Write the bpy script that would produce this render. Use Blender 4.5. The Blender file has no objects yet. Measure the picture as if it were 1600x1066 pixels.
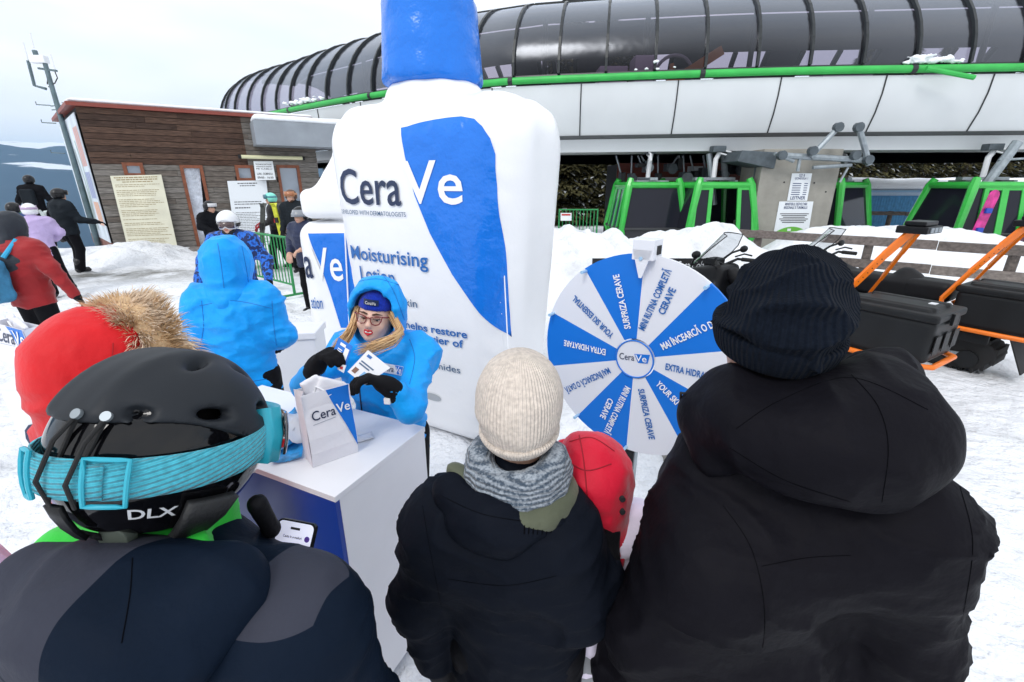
import bpy, bmesh, math, random
import numpy as np
from mathutils import Vector, Matrix
random.seed(7)
S = bpy.context.scene
C = S.collection
R = math.radians
# ---------------------------------------------------------------- camera
CAMZ, PIT, FPX = 1.95, R(19.1), 711.0
cam_data = bpy.data.cameras.new('camera')
cam_data.lens = 16.0; cam_data.sensor_width = 36.0
cam_data.clip_start = 0.02; cam_data.clip_end = 60000
cam = bpy.data.objects.new('camera', cam_data); C.objects.link(cam)
cam.location = (0, 0, CAMZ); cam.rotation_euler = (math.pi/2-PIT, 0, 0)
S.camera = cam
S.render.resolution_x, S.render.resolution_y = 1024, 682
# ---------------------------------------------------------------- overcast winter sky
SUN_EL, SUN_AZ = R(48), R(205)          # azimuth clockwise from +Y: behind the camera, a little left
w = bpy.data.worlds.new('World'); S.world = w; w.use_nodes = True
nt = w.node_tree; nt.nodes.clear()
def _n(t, ty, **kw):
    n = t.nodes.new(ty)
    for k, v in kw.items(): setattr(n, k, v)
    return n
out = _n(nt, 'ShaderNodeOutputWorld'); bg = _n(nt, 'ShaderNodeBackground')
sky = _n(nt, 'ShaderNodeTexSky', sky_type='NISHITA', sun_disc=False, sun_elevation=SUN_EL, sun_rotation=SUN_AZ, air_density=1.0, dust_density=2.0)
tc = _n(nt, 'ShaderNodeTexCoord'); mp = _n(nt, 'ShaderNodeMapping'); mp.inputs['Scale'].default_value = (1.6, 1.6, 6.0)
nz = _n(nt, 'ShaderNodeTexNoise'); nz.inputs['Scale'].default_value = 1.3; nz.inputs['Detail'].default_value = 6; nz.inputs['Roughness'].default_value = .5
rp = _n(nt, 'ShaderNodeValToRGB')
rp.color_ramp.elements[0].position = .34; rp.color_ramp.elements[0].color = (10.0, 10.6, 11.4, 1)
rp.color_ramp.elements[1].position = .62; rp.color_ramp.elements[1].color = (12.2, 12.4, 12.6, 1)
mx = _n(nt, 'ShaderNodeMix', data_type='RGBA'); mx.inputs['Factor'].default_value = .93
L = nt.links
L.new(tc.outputs['Generated'], mp.inputs['Vector']); L.new(mp.outputs[0], nz.inputs['Vector']); L.new(nz.outputs['Fac'], rp.inputs[0])
L.new(sky.outputs[0], mx.inputs['A']); L.new(rp.outputs[0], mx.inputs['B']); L.new(mx.outputs['Result'], bg.inputs[0])
bg.inputs[1].default_value = .1; L.new(bg.outputs[0], out.inputs[0])
sd = bpy.data.lights.new('sun', 'SUN'); sd.energy = 1.1; sd.angle = R(18); sd.color = (1, .97, .93)
sun = bpy.data.objects.new('sun', sd); C.objects.link(sun)
sdir = Vector((math.sin(SUN_AZ)*math.cos(SUN_EL), math.cos(SUN_AZ)*math.cos(SUN_EL), math.sin(SUN_EL)))
sun.rotation_euler = sdir.to_track_quat('Z', 'Y').to_euler()
S.view_settings.view_transform = 'Standard'; S.view_settings.look = 'None'
S.view_settings.exposure = 0.2; S.view_settings.gamma = 1.0
S.render.engine = 'CYCLES'
S.cycles.use_denoising = True; S.cycles.max_bounces = 8; S.cycles.transparent_max_bounces = 12
S.cycles.sample_clamp_indirect = 6.0

# ---------------------------------------------------------------- helpers
def ray(x, y):
    u = (533-y)/FPX
    return np.array([(x-800)/FPX, math.cos(PIT)+u*math.sin(PIT), -math.sin(PIT)+u*math.cos(PIT)])
def at_z(x, y, z):            # pixel -> point on the horizontal plane at height z
    d = ray(x, y); t = (z-CAMZ)/d[2]
    return np.array([0, 0, CAMZ])+d*t
def at_y(x, y, Y):            # pixel -> point at distance Y
    d = ray(x, y); return np.array([0, 0, CAMZ])+d*(Y/d[1])
def on_plane(x, y, p0, n):
    d = ray(x, y); n = np.array(n, float); o = np.array([0, 0, CAMZ])
    return o+d*(np.dot(np.array(p0)-o, n)/np.dot(d, n))
_rt = np.random.default_rng(3).random((32, 32, 32)).astype(np.float32)
def vnoise(P):
    P = np.asarray(P, np.float32); i = np.floor(P).astype(int); f = P-i; f = f*f*(3-2*f)
    i0 = i & 31; i1 = (i+1) & 31
    x, y, z = f[..., 0], f[..., 1], f[..., 2]
    def g(a, b, c): return _rt[a, b, c]
    X0, Y0, Z0 = i0[..., 0], i0[..., 1], i0[..., 2]; X1, Y1, Z1 = i1[..., 0], i1[..., 1], i1[..., 2]
    return ((g(X0, Y0, Z0)*(1-x)+g(X1, Y0, Z0)*x)*(1-y)+(g(X0, Y1, Z0)*(1-x)+g(X1, Y1, Z0)*x)*y)*(1-z) + \
           ((g(X0, Y0, Z1)*(1-x)+g(X1, Y0, Z1)*x)*(1-y)+(g(X0, Y1, Z1)*(1-x)+g(X1, Y1, Z1)*x)*y)*z
def fbm(P, o=4):
    P = np.asarray(P, np.float32); s = 0; a = .5
    for k in range(o): s = s+a*vnoise(P*(2**k)+k*7.3); a *= .5
    return s
# ---- materials
MATS = {}
def mat(name, col, rough=.6, metal=0, var=0, vscale=6, bump=0, bscale=60, bump2=0, b2scale=8, spec=.5, sheen=0, trans=0, coat=0, ior=1.45, emit=None, stretch=None, sss=0):
    if name in MATS: return MATS[name]
    m = bpy.data.materials.new(name); m.use_nodes = True; t = m.node_tree; b = t.nodes['Principled BSDF']; l = t.links
    c4 = tuple(col)+(1,)
    b.inputs['Base Color'].default_value = c4; b.inputs['Roughness'].default_value = rough; b.inputs['Metallic'].default_value = metal
    b.inputs['Specular IOR Level'].default_value = spec; b.inputs['IOR'].default_value = ior
    if sheen: b.inputs['Sheen Weight'].default_value = sheen; b.inputs['Sheen Roughness'].default_value = .5
    if trans: b.inputs['Transmission Weight'].default_value = trans
    if coat: b.inputs['Coat Weight'].default_value = coat; b.inputs['Coat Roughness'].default_value = .06
    if sss: b.inputs['Subsurface Weight'].default_value = sss; b.inputs['Subsurface Radius'].default_value = (.012, .005, .003)
    if emit: b.inputs['Emission Color'].default_value = tuple(emit[:3])+(1,); b.inputs['Emission Strength'].default_value = emit[3]
    tcn = _n(t, 'ShaderNodeTexCoord'); src = tcn.outputs['Object']
    if stretch:
        mpn = _n(t, 'ShaderNodeMapping'); mpn.inputs['Scale'].default_value = stretch; l.new(src, mpn.inputs[0]); src = mpn.outputs[0]
    if var:
        n = _n(t, 'ShaderNodeTexNoise'); n.inputs['Scale'].default_value = vscale; n.inputs['Detail'].default_value = 5; l.new(src, n.inputs['Vector'])
        r = _n(t, 'ShaderNodeValToRGB'); e = r.color_ramp.elements; e[0].position = .3; e[1].position = .72
        e[0].color = tuple(max(0, x*(1-var)) for x in col)+(1,); e[1].color = tuple(min(1, x*(1+var)) for x in col)+(1,)
        l.new(n.outputs['Fac'], r.inputs[0]); l.new(r.outputs[0], b.inputs['Base Color'])
    prev = None
    for st, sc in ((bump, bscale), (bump2, b2scale)):
        if not st: continue
        n = _n(t, 'ShaderNodeTexNoise'); n.inputs['Scale'].default_value = sc; n.inputs['Detail'].default_value = 4; l.new(src, n.inputs['Vector'])
        bp = _n(t, 'ShaderNodeBump'); bp.inputs['Strength'].default_value = st; bp.inputs['Distance'].default_value = .6/sc
        l.new(n.outputs['Fac'], bp.inputs['Height'])
        if prev: l.new(prev.outputs[0], bp.inputs['Normal'])
        prev = bp
    if prev: l.new(prev.outputs[0], b.inputs['Normal'])
    MATS[name] = m; return m
def fabric(name, col, rough=.62, wr=.35, ws=11, sheen=.15, spec=.35):
    new = name not in MATS
    m = mat(name, col, rough, var=.12, vscale=7, bump=.2, bscale=420, bump2=wr*.6, b2scale=ws, spec=spec, sheen=sheen)
    if new:                                   # sharp creases on top of the soft folds
        t = m.node_tree; b = t.nodes['Principled BSDF']; prev = b.inputs['Normal'].links[0].from_socket
        tcn = _n(t, 'ShaderNodeTexCoord'); mpn = _n(t, 'ShaderNodeMapping'); mpn.inputs['Scale'].default_value = (1, 1, 1.9); t.links.new(tcn.outputs['Object'], mpn.inputs[0])
        n = _n(t, 'ShaderNodeTexNoise', noise_type='RIDGED_MULTIFRACTAL'); n.inputs['Scale'].default_value = ws*.45; n.inputs['Detail'].default_value = 2.5; n.inputs['Distortion'].default_value = .7
        t.links.new(mpn.outputs[0], n.inputs['Vector'])
        bp = _n(t, 'ShaderNodeBump'); bp.inputs['Strength'].default_value = min(1, wr*1.5); bp.inputs['Distance'].default_value = .018
        t.links.new(n.outputs['Fac'], bp.inputs['Height']); t.links.new(prev, bp.inputs['Normal']); t.links.new(bp.outputs[0], b.inputs['Normal'])
    return m
def knit(name, col, ribs=90, col2=None, strength=.6, rough=.9, zs=0, spec=.2):
    if name in MATS: return MATS[name]
    m = mat(name, col, rough, var=.18, vscale=120, sheen=.2 if max(col) > .1 else .02, spec=spec); t = m.node_tree; l = t.links; b = t.nodes['Principled BSDF']
    tcn = _n(t, 'ShaderNodeTexCoord'); sp = _n(t, 'ShaderNodeSeparateXYZ'); l.new(tcn.outputs['Object'], sp.inputs[0])
    at = _n(t, 'ShaderNodeMath', operation='ARCTAN2'); l.new(sp.outputs[1], at.inputs[0]); l.new(sp.outputs[0], at.inputs[1])
    mu = _n(t, 'ShaderNodeMath', operation='MULTIPLY'); mu.inputs[1].default_value = ribs
    sn = _n(t, 'ShaderNodeMath', operation='SINE'); l.new(mu.outputs[0], sn.inputs[0])
    if zs: mu.inputs[1].default_value = zs; l.new(sp.outputs[2], mu.inputs[0])
    else: l.new(at.outputs[0], mu.inputs[0])
    nz2 = _n(t, 'ShaderNodeTexNoise'); nz2.inputs['Scale'].default_value = 260; l.new(tcn.outputs['Object'], nz2.inputs['Vector'])
    ad = _n(t, 'ShaderNodeMath', operation='ADD'); l.new(sn.outputs[0], ad.inputs[0]); l.new(nz2.outputs['Fac'], ad.inputs[1])
    bp = _n(t, 'ShaderNodeBump'); bp.inputs['Strength'].default_value = strength; bp.inputs['Distance'].default_value = .003
    l.new(ad.outputs[0], bp.inputs['Height']); l.new(bp.outputs[0], b.inputs['Normal'])
    return m
# ---- objects
def tag(o, label, cat, group=None, kind=None):
    o['label'] = label
    if cat: o['category'] = cat
    if group: o['group'] = group
    if kind: o['kind'] = kind
    return o
def thing(name, label, cat, loc=(0, 0, 0), rz=0, group=None):
    o = bpy.data.objects.new(name, None); C.objects.link(o); o.empty_display_size = .1
    o.location = loc; o.rotation_euler = (0, 0, rz)
    return tag(o, label, cat, group)
def link(name, me, mats, parent=None, loc=(0, 0, 0), smooth=False):
    for m in (mats if isinstance(mats, (list, tuple)) else [mats]): me.materials.append(m)
    o = bpy.data.objects.new(name, me); C.objects.link(o); o.location = loc
    if parent: o.parent = parent
    if smooth: me.polygons.foreach_set('use_smooth', np.ones(len(me.polygons), bool))
    return o
def struct(o):
    o['kind'] = 'structure'; return o
def stuffkind(o):
    o['kind'] = 'stuff'; return o
def copy_tree(o, parent=None):
    c = o.copy(); C.objects.link(c)
    if parent: c.parent = parent
    for ch in list(o.children): copy_tree(ch, c)
    return c
class MB:
    def __init__(s): s.v = []; s.f = []
    def add(s, v, f):
        n = len(s.v); s.v += [tuple(p) for p in v]; s.f += [tuple(n+i for i in q) for q in f]; return s
    def box(s, lo, hi, M=None):
        x0, y0, z0 = lo; x1, y1, z1 = hi
        v = [(x0, y0, z0), (x1, y0, z0), (x1, y1, z0), (x0, y1, z0), (x0, y0, z1), (x1, y0, z1), (x1, y1, z1), (x0, y1, z1)]
        if M: v = [tuple(M @ Vector(p)) for p in v]
        return s.add(v, [(3, 2, 1, 0), (4, 5, 6, 7), (0, 1, 5, 4), (1, 2, 6, 5), (2, 3, 7, 6), (3, 0, 4, 7)])
    def hexa(s, v8): return s.add(v8, [(3, 2, 1, 0), (4, 5, 6, 7), (0, 1, 5, 4), (1, 2, 6, 5), (2, 3, 7, 6), (3, 0, 4, 7)])
    def bar(s, a, b, wd, ht, up=(0, 0, 1)):
        a = Vector(a); b = Vector(b); d = (b-a).normalized(); up = Vector(up)
        if abs(d.dot(up)) > .99: up = Vector((1, 0, 0))
        r = d.cross(up).normalized()*wd/2; u = r.cross(d).normalized()*ht/2
        return s.hexa([a-r-u, a+r-u, b+r-u, b-r-u, a-r+u, a+r+u, b+r+u, b-r+u])
    def tube(s, pts, r, n=8, caps=True, closed=False):
        pts = [Vector(p) for p in pts]; rs = r if isinstance(r, (list, tuple)) else [r]*len(pts)
        base = len(s.v); prev = None; N = len(pts)
        for i, p in enumerate(pts):
            d = (pts[(i+1) % N]-pts[i-1]) if closed else (pts[min(i+1, N-1)]-pts[max(i-1, 0)])
            if d.length < 1e-9: d = Vector((0, 0, 1))
            d.normalize()
            if prev is None: prev = d.orthogonal().normalized()
            x = (prev-d*prev.dot(d)).normalized(); prev = x; y = d.cross(x)
            for k in range(n):
                a = 2*math.pi*k/n; s.v.append(tuple(p+(x*math.cos(a)+y*math.sin(a))*rs[i]))
        for i in range(N if closed else N-1):
            j = (i+1) % N
            for k in range(n):
                k2 = (k+1) % n; s.f.append((base+i*n+k, base+i*n+k2, base+j*n+k2, base+j*n+k))
        if caps and not closed:
            s.f.append(tuple(base+k for k in reversed(range(n)))); s.f.append(tuple(base+(N-1)*n+k for k in range(n)))
        return s
    def lathe(s, prof, n=20, c=(0, 0, 0)):
        base = len(s.v)
        for r, z in prof:
            for k in range(n):
                a = 2*math.pi*k/n; s.v.append((c[0]+r*math.cos(a), c[1]+r*math.sin(a), c[2]+z))
        for i in range(len(prof)-1):
            for k in range(n):
                k2 = (k+1) % n; s.f.append((base+i*n+k, base+i*n+k2, base+(i+1)*n+k2, base+(i+1)*n+k))
        s.f.append(tuple(base+k for k in reversed(range(n)))); s.f.append(tuple(base+(len(prof)-1)*n+k for k in range(n)))
        return s
    def prism(s, poly, d0, d1, fn):      # 2D polygon extruded; fn(u,v,d)->xyz
        n = len(poly); v = [fn(a, b, d0) for a, b in poly]+[fn(a, b, d1) for a, b in poly]
        return s.add(v, [tuple(range(n)), tuple(range(2*n-1, n-1, -1))]+[(i, i+n, (i+1) % n+n, (i+1) % n) for i in range(n)])
    def build(s, name, m, parent=None, loc=(0, 0, 0), smooth=False, bevel=0, fix=True):
        me = bpy.data.meshes.new(name); me.from_pydata([tuple(map(float, p)) for p in s.v], [], s.f)
        if fix or bevel:
            bm = bmesh.new(); bm.from_mesh(me); bmesh.ops.recalc_face_normals(bm, faces=bm.faces)
            if bevel: bmesh.ops.bevel(bm, geom=bm.edges[:], offset=bevel, segments=2, affect='EDGES', profile=.6)
            bm.to_mesh(me); bm.free()
        o = link(name, me, m, parent, loc, smooth)
        if smooth:
            try: me.set_sharp_from_angle(angle=R(40))
            except Exception: pass
        return o
# ---- signed distance modelling (numpy surface nets)
def V3(p): return np.array(p, np.float32)
class Sdf:
    def __init__(s): s.p = []; s.cuts = []; s.mod = None
    def _add(s, fn, lo, hi, mi, k): s.p.append((fn, np.array(lo, float), np.array(hi, float), mi, k)); return s
    def cap(s, a, b, ra, rb=None, mi=0, k=.03, flat=None, q=1.0):
        rb = ra if rb is None else rb; a = V3(a); b = V3(b); ba = b-a; L2 = float(ba @ ba)+1e-9
        wv = None if flat is None else V3(flat)/np.linalg.norm(flat)
        def fn(P):
            pa = P-a; t = np.clip((pa @ ba)/L2, 0, 1); dv = pa-t[..., None]*ba
            if wv is not None: dv = dv+((dv @ wv)*(q-1))[..., None]*wv
            d = np.sqrt((dv*dv).sum(-1))-(ra+(rb-ra)*t)
            return d if wv is None or q >= 1 else d
        m = max(ra, rb)*max(1, 1/q)
        return s._add(fn, np.minimum(a, b)-m, np.maximum(a, b)+m, mi, k)
    def ell(s, c, r, mi=0, k=.03, rot=None):
        c = V3(c); r = V3(r); Mr = None if rot is None else np.array(rot, np.float32)
        def fn(P):
            p = P-c
            if Mr is not None: p = p @ Mr
            k0 = np.sqrt(((p/r)**2).sum(-1)); k1 = np.sqrt(((p/(r*r))**2).sum(-1))+1e-6
            return k0*(k0-1)/k1
        m = r.max() if Mr is not None else r
        return s._add(fn, c-m, c+m, mi, k)
    def box(s, c, hf, rd=.02, mi=0, k=.02, rot=None):
        c = V3(c); hf = V3(hf)-rd; Mr = None if rot is None else np.array(rot, np.float32)
        def fn(P):
            p = P-c
            if Mr is not None: p = p @ Mr
            q = np.abs(p)-hf
            return np.sqrt((np.maximum(q, 0)**2).sum(-1))+np.minimum(q.max(-1), 0)-rd
        m = (np.linalg.norm(hf)+rd) if Mr is not None else hf+rd
        return s._add(fn, c-m, c+m, mi, k)
    def raw(s, fn, lo, hi, mi=0, k=.03): return s._add(fn, lo, hi, mi, k)
    def cut(s, other_fn, k=.01): s.cuts.append((other_fn, k)); return s
    def d(s, P):
        D = None
        for fn, lo, hi, mi, k in s.p:
            d = fn(P)
            D = d if D is None else smin(D, d, k)
        for fn, k in s.cuts: D = -smin(-D, fn(P), k)
        if s.mod: D = s.mod(P, D)
        return D
    def mesh(s, h, name='m'):
        lo = np.min([p[1] for p in s.p], 0)-3*h-.02; hi = np.max([p[2] for p in s.p], 0)+3*h+.02
        n = np.ceil((hi-lo)/h).astype(int)+1
        ax = [lo[i]+h*np.arange(n[i]) for i in range(3)]
        G = np.stack(np.meshgrid(*ax, indexing='ij'), -1).astype(np.float32)
        D = np.full(n, .5, np.float32)
        for fn, l, u, mi, k in s.p:
            mg = k*1.5+3*h
            a = np.maximum(np.floor((l-mg-lo)/h).astype(int), 0); b = np.minimum(np.ceil((u+mg-lo)/h).astype(int)+1, n)
            sl = tuple(slice(a[i], b[i]) for i in range(3))
            D[sl] = smin(D[sl], fn(G[sl]).astype(np.float32), k)
        for fn, k in s.cuts: D = -smin(-D, fn(G).astype(np.float32), k)
        if s.mod: D = s.mod(G, D).astype(np.float32)
        me = nets(D, lo, h, name)
        mis = set(p[3] for p in s.p)
        if len(mis) > 1:
            nf = len(me.polygons); cen = np.empty(nf*3, np.float32); me.polygons.foreach_get('center', cen); cen = cen.reshape(-1, 3)
            best = np.full(nf, 9., np.float32); idx = np.zeros(nf, np.int32)
            for fn, l, u, mi, k in s.p:
                d = fn(cen); w_ = d < best; best[w_] = d[w_]; idx[w_] = mi
            me['_mi'] = 1; me.attributes.new('mi_tmp', 'INT', 'FACE'); s.last = idx
        else: s.last = None
        return me
    def build(s, name, mats, parent=None, h=.015, loc=(0, 0, 0), disp=None, sm=0):
        me = s.mesh(h, name)
        if sm or disp: relax(me, sm, disp)
        o = link(name, me, mats, parent, loc, True)
        if s.last is not None:
            me.polygons.foreach_set('material_index', s.last); me.attributes.remove(me.attributes['mi_tmp'])
        return o
def smin(a, b, k):
    if k <= 0: return np.minimum(a, b)
    hh = np.maximum(k-np.abs(a-b), 0)/k
    return np.minimum(a, b)-hh*hh*k*.25
def nets(D, lo, h, name):
    ins = D < 0; n = np.array(D.shape)
    c = np.zeros(n-1, np.int8)
    offs = [(i, j, k) for i in (0, 1) for j in (0, 1) for k in (0, 1)]
    def cs(A, o): return A[o[0]:n[0]-1+o[0], o[1]:n[1]-1+o[1], o[2]:n[2]-1+o[2]]
    for o in offs: c += cs(ins, o)
    act = (c > 0) & (c < 8); ids = np.full(n-1, -1, np.int64); cells = np.argwhere(act); ids[act] = np.arange(len(cells))
    vals = {o: cs(D, o)[act] for o in offs}
    acc = np.zeros((len(cells), 3)); cnt = np.zeros(len(cells))
    for o in offs:
        for a in range(3):
            if o[a]: continue
            p = list(o); p[a] = 1; d0 = vals[o]; d1 = vals[tuple(p)]; m = (d0 < 0) != (d1 < 0)
            t = np.where(m, d0/np.where(m, d0-d1, 1), 0); q = np.zeros((len(cells), 3)); q[:] = o; q[:, a] = t
            acc[m] += q[m]; cnt[m] += 1
    vv = lo+h*(cells+acc/np.maximum(cnt, 1)[:, None])
    quads = []
    for a in range(3):
        b_, c_ = (a+1) % 3, (a+2) % 3
        s0 = [slice(None)]*3; s1 = [slice(None)]*3; s0[a] = slice(0, n[a]-1); s1[a] = slice(1, n[a])
        ch = ins[tuple(s0)] != ins[tuple(s1)]; first = ins[tuple(s0)]
        ii = np.argwhere(ch); ok = (ii[:, b_] > 0) & (ii[:, c_] > 0) & (ii[:, b_] < n[b_]-1) & (ii[:, c_] < n[c_]-1); ii = ii[ok]
        fl = first[tuple(ii.T)]
        def gid(db, dc):
            j = ii.copy(); j[:, b_] += db; j[:, c_] += dc; return ids[tuple(j.T)]
        Q = np.stack([gid(-1, -1), gid(0, -1), gid(0, 0), gid(-1, 0)], 1)
        Q[~fl] = Q[~fl][:, ::-1]; quads.append(Q)
    Q = np.concatenate(quads); me = bpy.data.meshes.new(name)
    me.vertices.add(len(vv)); me.vertices.foreach_set('co', vv.astype(np.float32).ravel())
    me.loops.add(len(Q)*4); me.loops.foreach_set('vertex_index', Q.astype(np.int32).ravel())
    me.polygons.add(len(Q)); me.polygons.foreach_set('loop_start', (np.arange(len(Q))*4).astype(np.int32))
    me.update(calc_edges=True); return me
def relax(me, it=2, disp=None):
    nv = len(me.vertices); co = np.empty(nv*3, np.float32); me.vertices.foreach_get('co', co); co = co.reshape(-1, 3)
    ne = len(me.edges); e = np.empty(ne*2, np.int32); me.edges.foreach_get('vertices', e); e = e.reshape(-1, 2)
    deg = np.bincount(e.ravel(), minlength=nv).astype(np.float32)[:, None]; deg[deg == 0] = 1
    for _ in range(it):
        s_ = np.zeros_like(co)
        np.add.at(s_, e[:, 0], co[e[:, 1]]); np.add.at(s_, e[:, 1], co[e[:, 0]]); co = co*.5+.5*s_/deg
    me.vertices.foreach_set('co', co.ravel()); me.update()
    if disp:
        no = np.empty(nv*3, np.float32); me.vertex_normals.foreach_get('vector', no); no = no.reshape(-1, 3)
        co = co+no*disp(co)[:, None]; me.vertices.foreach_set('co', co.astype(np.float32).ravel()); me.update()
def folds(amp, sc=(9, 9, 9), seed=0, sharp=2):
    sc = np.array(sc, np.float32)
    def f(P):
        w_ = vnoise(P*6+seed)*.6
        n = vnoise(P*sc+seed*3.1+w_[:, None]*1.5)
        r = 1-np.abs(2*n-1); n2 = vnoise(P*sc*1.9+seed*1.7+w_[:, None]*2); r2 = 1-np.abs(2*n2-1)
        return amp*(r**(sharp*2)-.35)*1.2+amp*.55*(r2**4-.3)+amp*.3*(vnoise(P*sc*3.3+seed)-.5)
    return f
def grid_mesh(name, X, Y, Z):
    ny, nx = X.shape; v = np.stack([X, Y, Z], -1).reshape(-1, 3); i = np.arange(nx*ny).reshape(ny, nx)
    Q = np.stack([i[:-1, :-1], i[:-1, 1:], i[1:, 1:], i[1:, :-1]], -1).reshape(-1, 4)
    me = bpy.data.meshes.new(name); me.vertices.add(len(v)); me.vertices.foreach_set('co', v.astype(np.float32).ravel())
    me.loops.add(len(Q)*4); me.loops.foreach_set('vertex_index', Q.astype(np.int32).ravel())
    me.polygons.add(len(Q)); me.polygons.foreach_set('loop_start', (np.arange(len(Q))*4).astype(np.int32)); me.update(calc_edges=True); return me
# ---- lettering
def text2d(s, size=1.0, bold=0, align='LEFT', space=1.0, res=3, shear=0):
    cu = bpy.data.curves.new('t', 'FONT'); cu.body = s; cu.size = size; cu.offset = bold*size; cu.align_x = align
    cu.space_character = space; cu.resolution_u = res; cu.shear = shear
    o = bpy.data.objects.new('t', cu); C.objects.link(o); dg = bpy.context.evaluated_depsgraph_get()
    me = bpy.data.meshes.new_from_object(o.evaluated_get(dg)); bpy.data.objects.remove(o); bpy.data.curves.remove(cu)
    return me
def letter(name, s, size, fn, m, parent, bold=0, align='LEFT', space=1.0, maxlen=None, loc=(0, 0, 0), width=None, shear=0):
    """flat text mesh mapped by fn(array Nx2)->Nx3; width squeezes it to a given length"""
    me = text2d(s, size, bold, align, space, shear=shear)
    if not len(me.vertices): return None
    bm = bmesh.new(); bm.from_mesh(me)
    if maxlen:
        for _ in range(5):
            es = [e for e in bm.edges if e.calc_length() > maxlen]
            if not es: break
            bmesh.ops.subdivide_edges(bm, edges=es, cuts=1); bmesh.ops.triangulate(bm, faces=bm.faces[:])
    P = np.array([v.co[:2] for v in bm.verts])
    if width:
        x0 = P[:, 0].min(); P[:, 0] = (P[:, 0]-x0)*width/(P[:, 0].max()-x0)+(0 if align == 'LEFT' else -width/2)
    Q = fn(P)
    for v, q in zip(bm.verts, Q): v.co = q
    bm.to_mesh(me); bm.free(); me.name = name
    return link(name, me, m, parent, loc)
def frame_fn(o, u, v, off=0):
    o = np.array(o, float); u = np.array(u, float); u /= np.linalg.norm(u); v = np.array(v, float); v /= np.linalg.norm(v); n = np.cross(u, v)
    return lambda P: o+P[:, :1]*u+P[:, 1:2]*v+off*n
def poly_mesh(poly, fn, name, m, parent, maxlen=None, loc=(0, 0, 0)):
    bm = bmesh.new(); vs = [bm.verts.new((a, b, 0)) for a, b in poly]; bm.faces.new(vs)
    bmesh.ops.triangulate(bm, faces=bm.faces[:])
    if maxlen:
        for _ in range(7):
            es = [e for e in bm.edges if e.calc_length() > maxlen]
            if not es: break
            bmesh.ops.subdivide_edges(bm, edges=es, cuts=1); bmesh.ops.triangulate(bm, faces=bm.faces[:])
    Q = fn(np.array([v.co[:2] for v in bm.verts]))
    for v, q in zip(bm.verts, Q): v.co = q
    me = bpy.data.meshes.new(name); bm.to_mesh(me); bm.free(); return link(name, me, m, parent, loc, True)
def rotm(ax, ang): return np.array(Matrix.Rotation(ang, 3, ax))
def yaw_of(fx, fy): return math.atan2(-fx, fy)
# ================================================================ SETTING
def sstep(a, b, x):
    t = np.clip((x-a)/(b-a), 0, 1); return t*t*(3-2*t)
def ground_h(x, y, fine=True):
    x = np.asarray(x, float); y = np.asarray(y, float)
    h = np.zeros(np.broadcast(x, y).shape)
    h = h-.55*sstep(11, 13.5, y)*sstep(-4, -1, x)                          # station apron lies a little lower
    # shovelled bank in front of the lift station
    nb = fbm(np.stack([x*.9, y*.9, x*0+2], -1), 4)
    nb2 = fbm(np.stack([x*2.6, y*2.6, x*0+5], -1), 3)
    prof = sstep(-1.2, 1.0, x)*(1-sstep(4.2, 6.6, x))
    h = h+prof*(1.02+.75*(nb-.47)+.4*(nb2-.45))*sstep(6.3, 8.7, y)*(1-sstep(9.6, 11.4, y))
    h = h+(.95+.6*(nb-.45))*sstep(5.4, 7.5, x)*(1-sstep(10.5, 13.5, x))*sstep(9.4, 11.4, y+.25*(x-8))*(1-sstep(12.4, 13.6, y+.2*(x-8)))
    # heap along the hut wall
    tt = (x+11.3)*.839+(y-13.1)*.544; dd = (x+11.3)*.544-(y-13.1)*.839
    h = h+(.28+.3*(nb-.45))*sstep(-3, -.6, tt)*(1-sstep(.9, 2.4, tt))*(1-sstep(.3, 1.5, np.abs(dd)))
    h = h+(.3+.4*(nb2-.45))*(1-sstep(.2, 1.3, np.hypot(x+10.2, y-12.3)))
    # the meadow falls away to the valley on the left; a rise behind the station
    drop = np.maximum(0, np.maximum(-x-15.5, (y-14.8)*sstep(-8.5, -12, x))); h = h-np.minimum(360, .3*drop**1.15)*sstep(-5, -11, x)
    h = h+sstep(24, 70, y)*3.0*sstep(-4, 6, x)
    if fine:
        nr = np.hypot(x, y); fa = 1-sstep(14, 40, nr)
        ft = vnoise(np.stack([x*4.3, y*3.4, x*0+3], -1)); ft2 = vnoise(np.stack([x*7.7, y*6.1, x*0+8], -1)); tr_ = fbm(np.stack([x*.5, y*.5, x*0+6], -1), 2)
        h = h-fa*(.055*sstep(.58, .70, ft)+.03*sstep(.60, .74, ft2))*sstep(.30, .48, tr_)
        h = h+fa*(.045*(fbm(np.stack([x*1.7, y*1.7, x*0], -1), 4)-.47)+.035*(fbm(np.stack([x*6, y*6, x*0+9], -1), 3)-.44))
    return h
def gz(x, y): return float(ground_h(np.array([x]), np.array([y]))[0])
def spaced(a, b, st, lo, hi):
    mid = np.arange(a, b, st); o = [b]; d = st
    while o[-1] < hi: d *= 1.13; o.append(o[-1]+d)
    p = [a-st]; d = st
    while p[-1] > lo: d *= 1.13; p.append(p[-1]-d)
    return np.concatenate([p[::-1], mid, o])
gx, gy = np.meshgrid(spaced(-12, 9, .055, -6000, 6000), spaced(1, 13, .055, -60, 9000))
m_snow = mat('packed_snow', (.80, .83, .87), .55, bump=.7, bscale=38, bump2=.8, b2scale=8, spec=.2)
t = m_snow.node_tree; bs = t.nodes['Principled BSDF']            # trodden, dirty slush in front of the hut
geo = _n(t, 'ShaderNodeNewGeometry'); sp = _n(t, 'ShaderNodeSeparateXYZ'); t.links.new(geo.outputs['Position'], sp.inputs[0])
def mnode(op, a, b=None, c=None):
    n = _n(t, 'ShaderNodeMath', operation=op)
    for i, v in enumerate((a, b, c)):
        if v is None: continue
        if isinstance(v, (int, float)): n.inputs[i].default_value = v
        else: t.links.new(v, n.inputs[i])
    return n.outputs[0]
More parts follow.
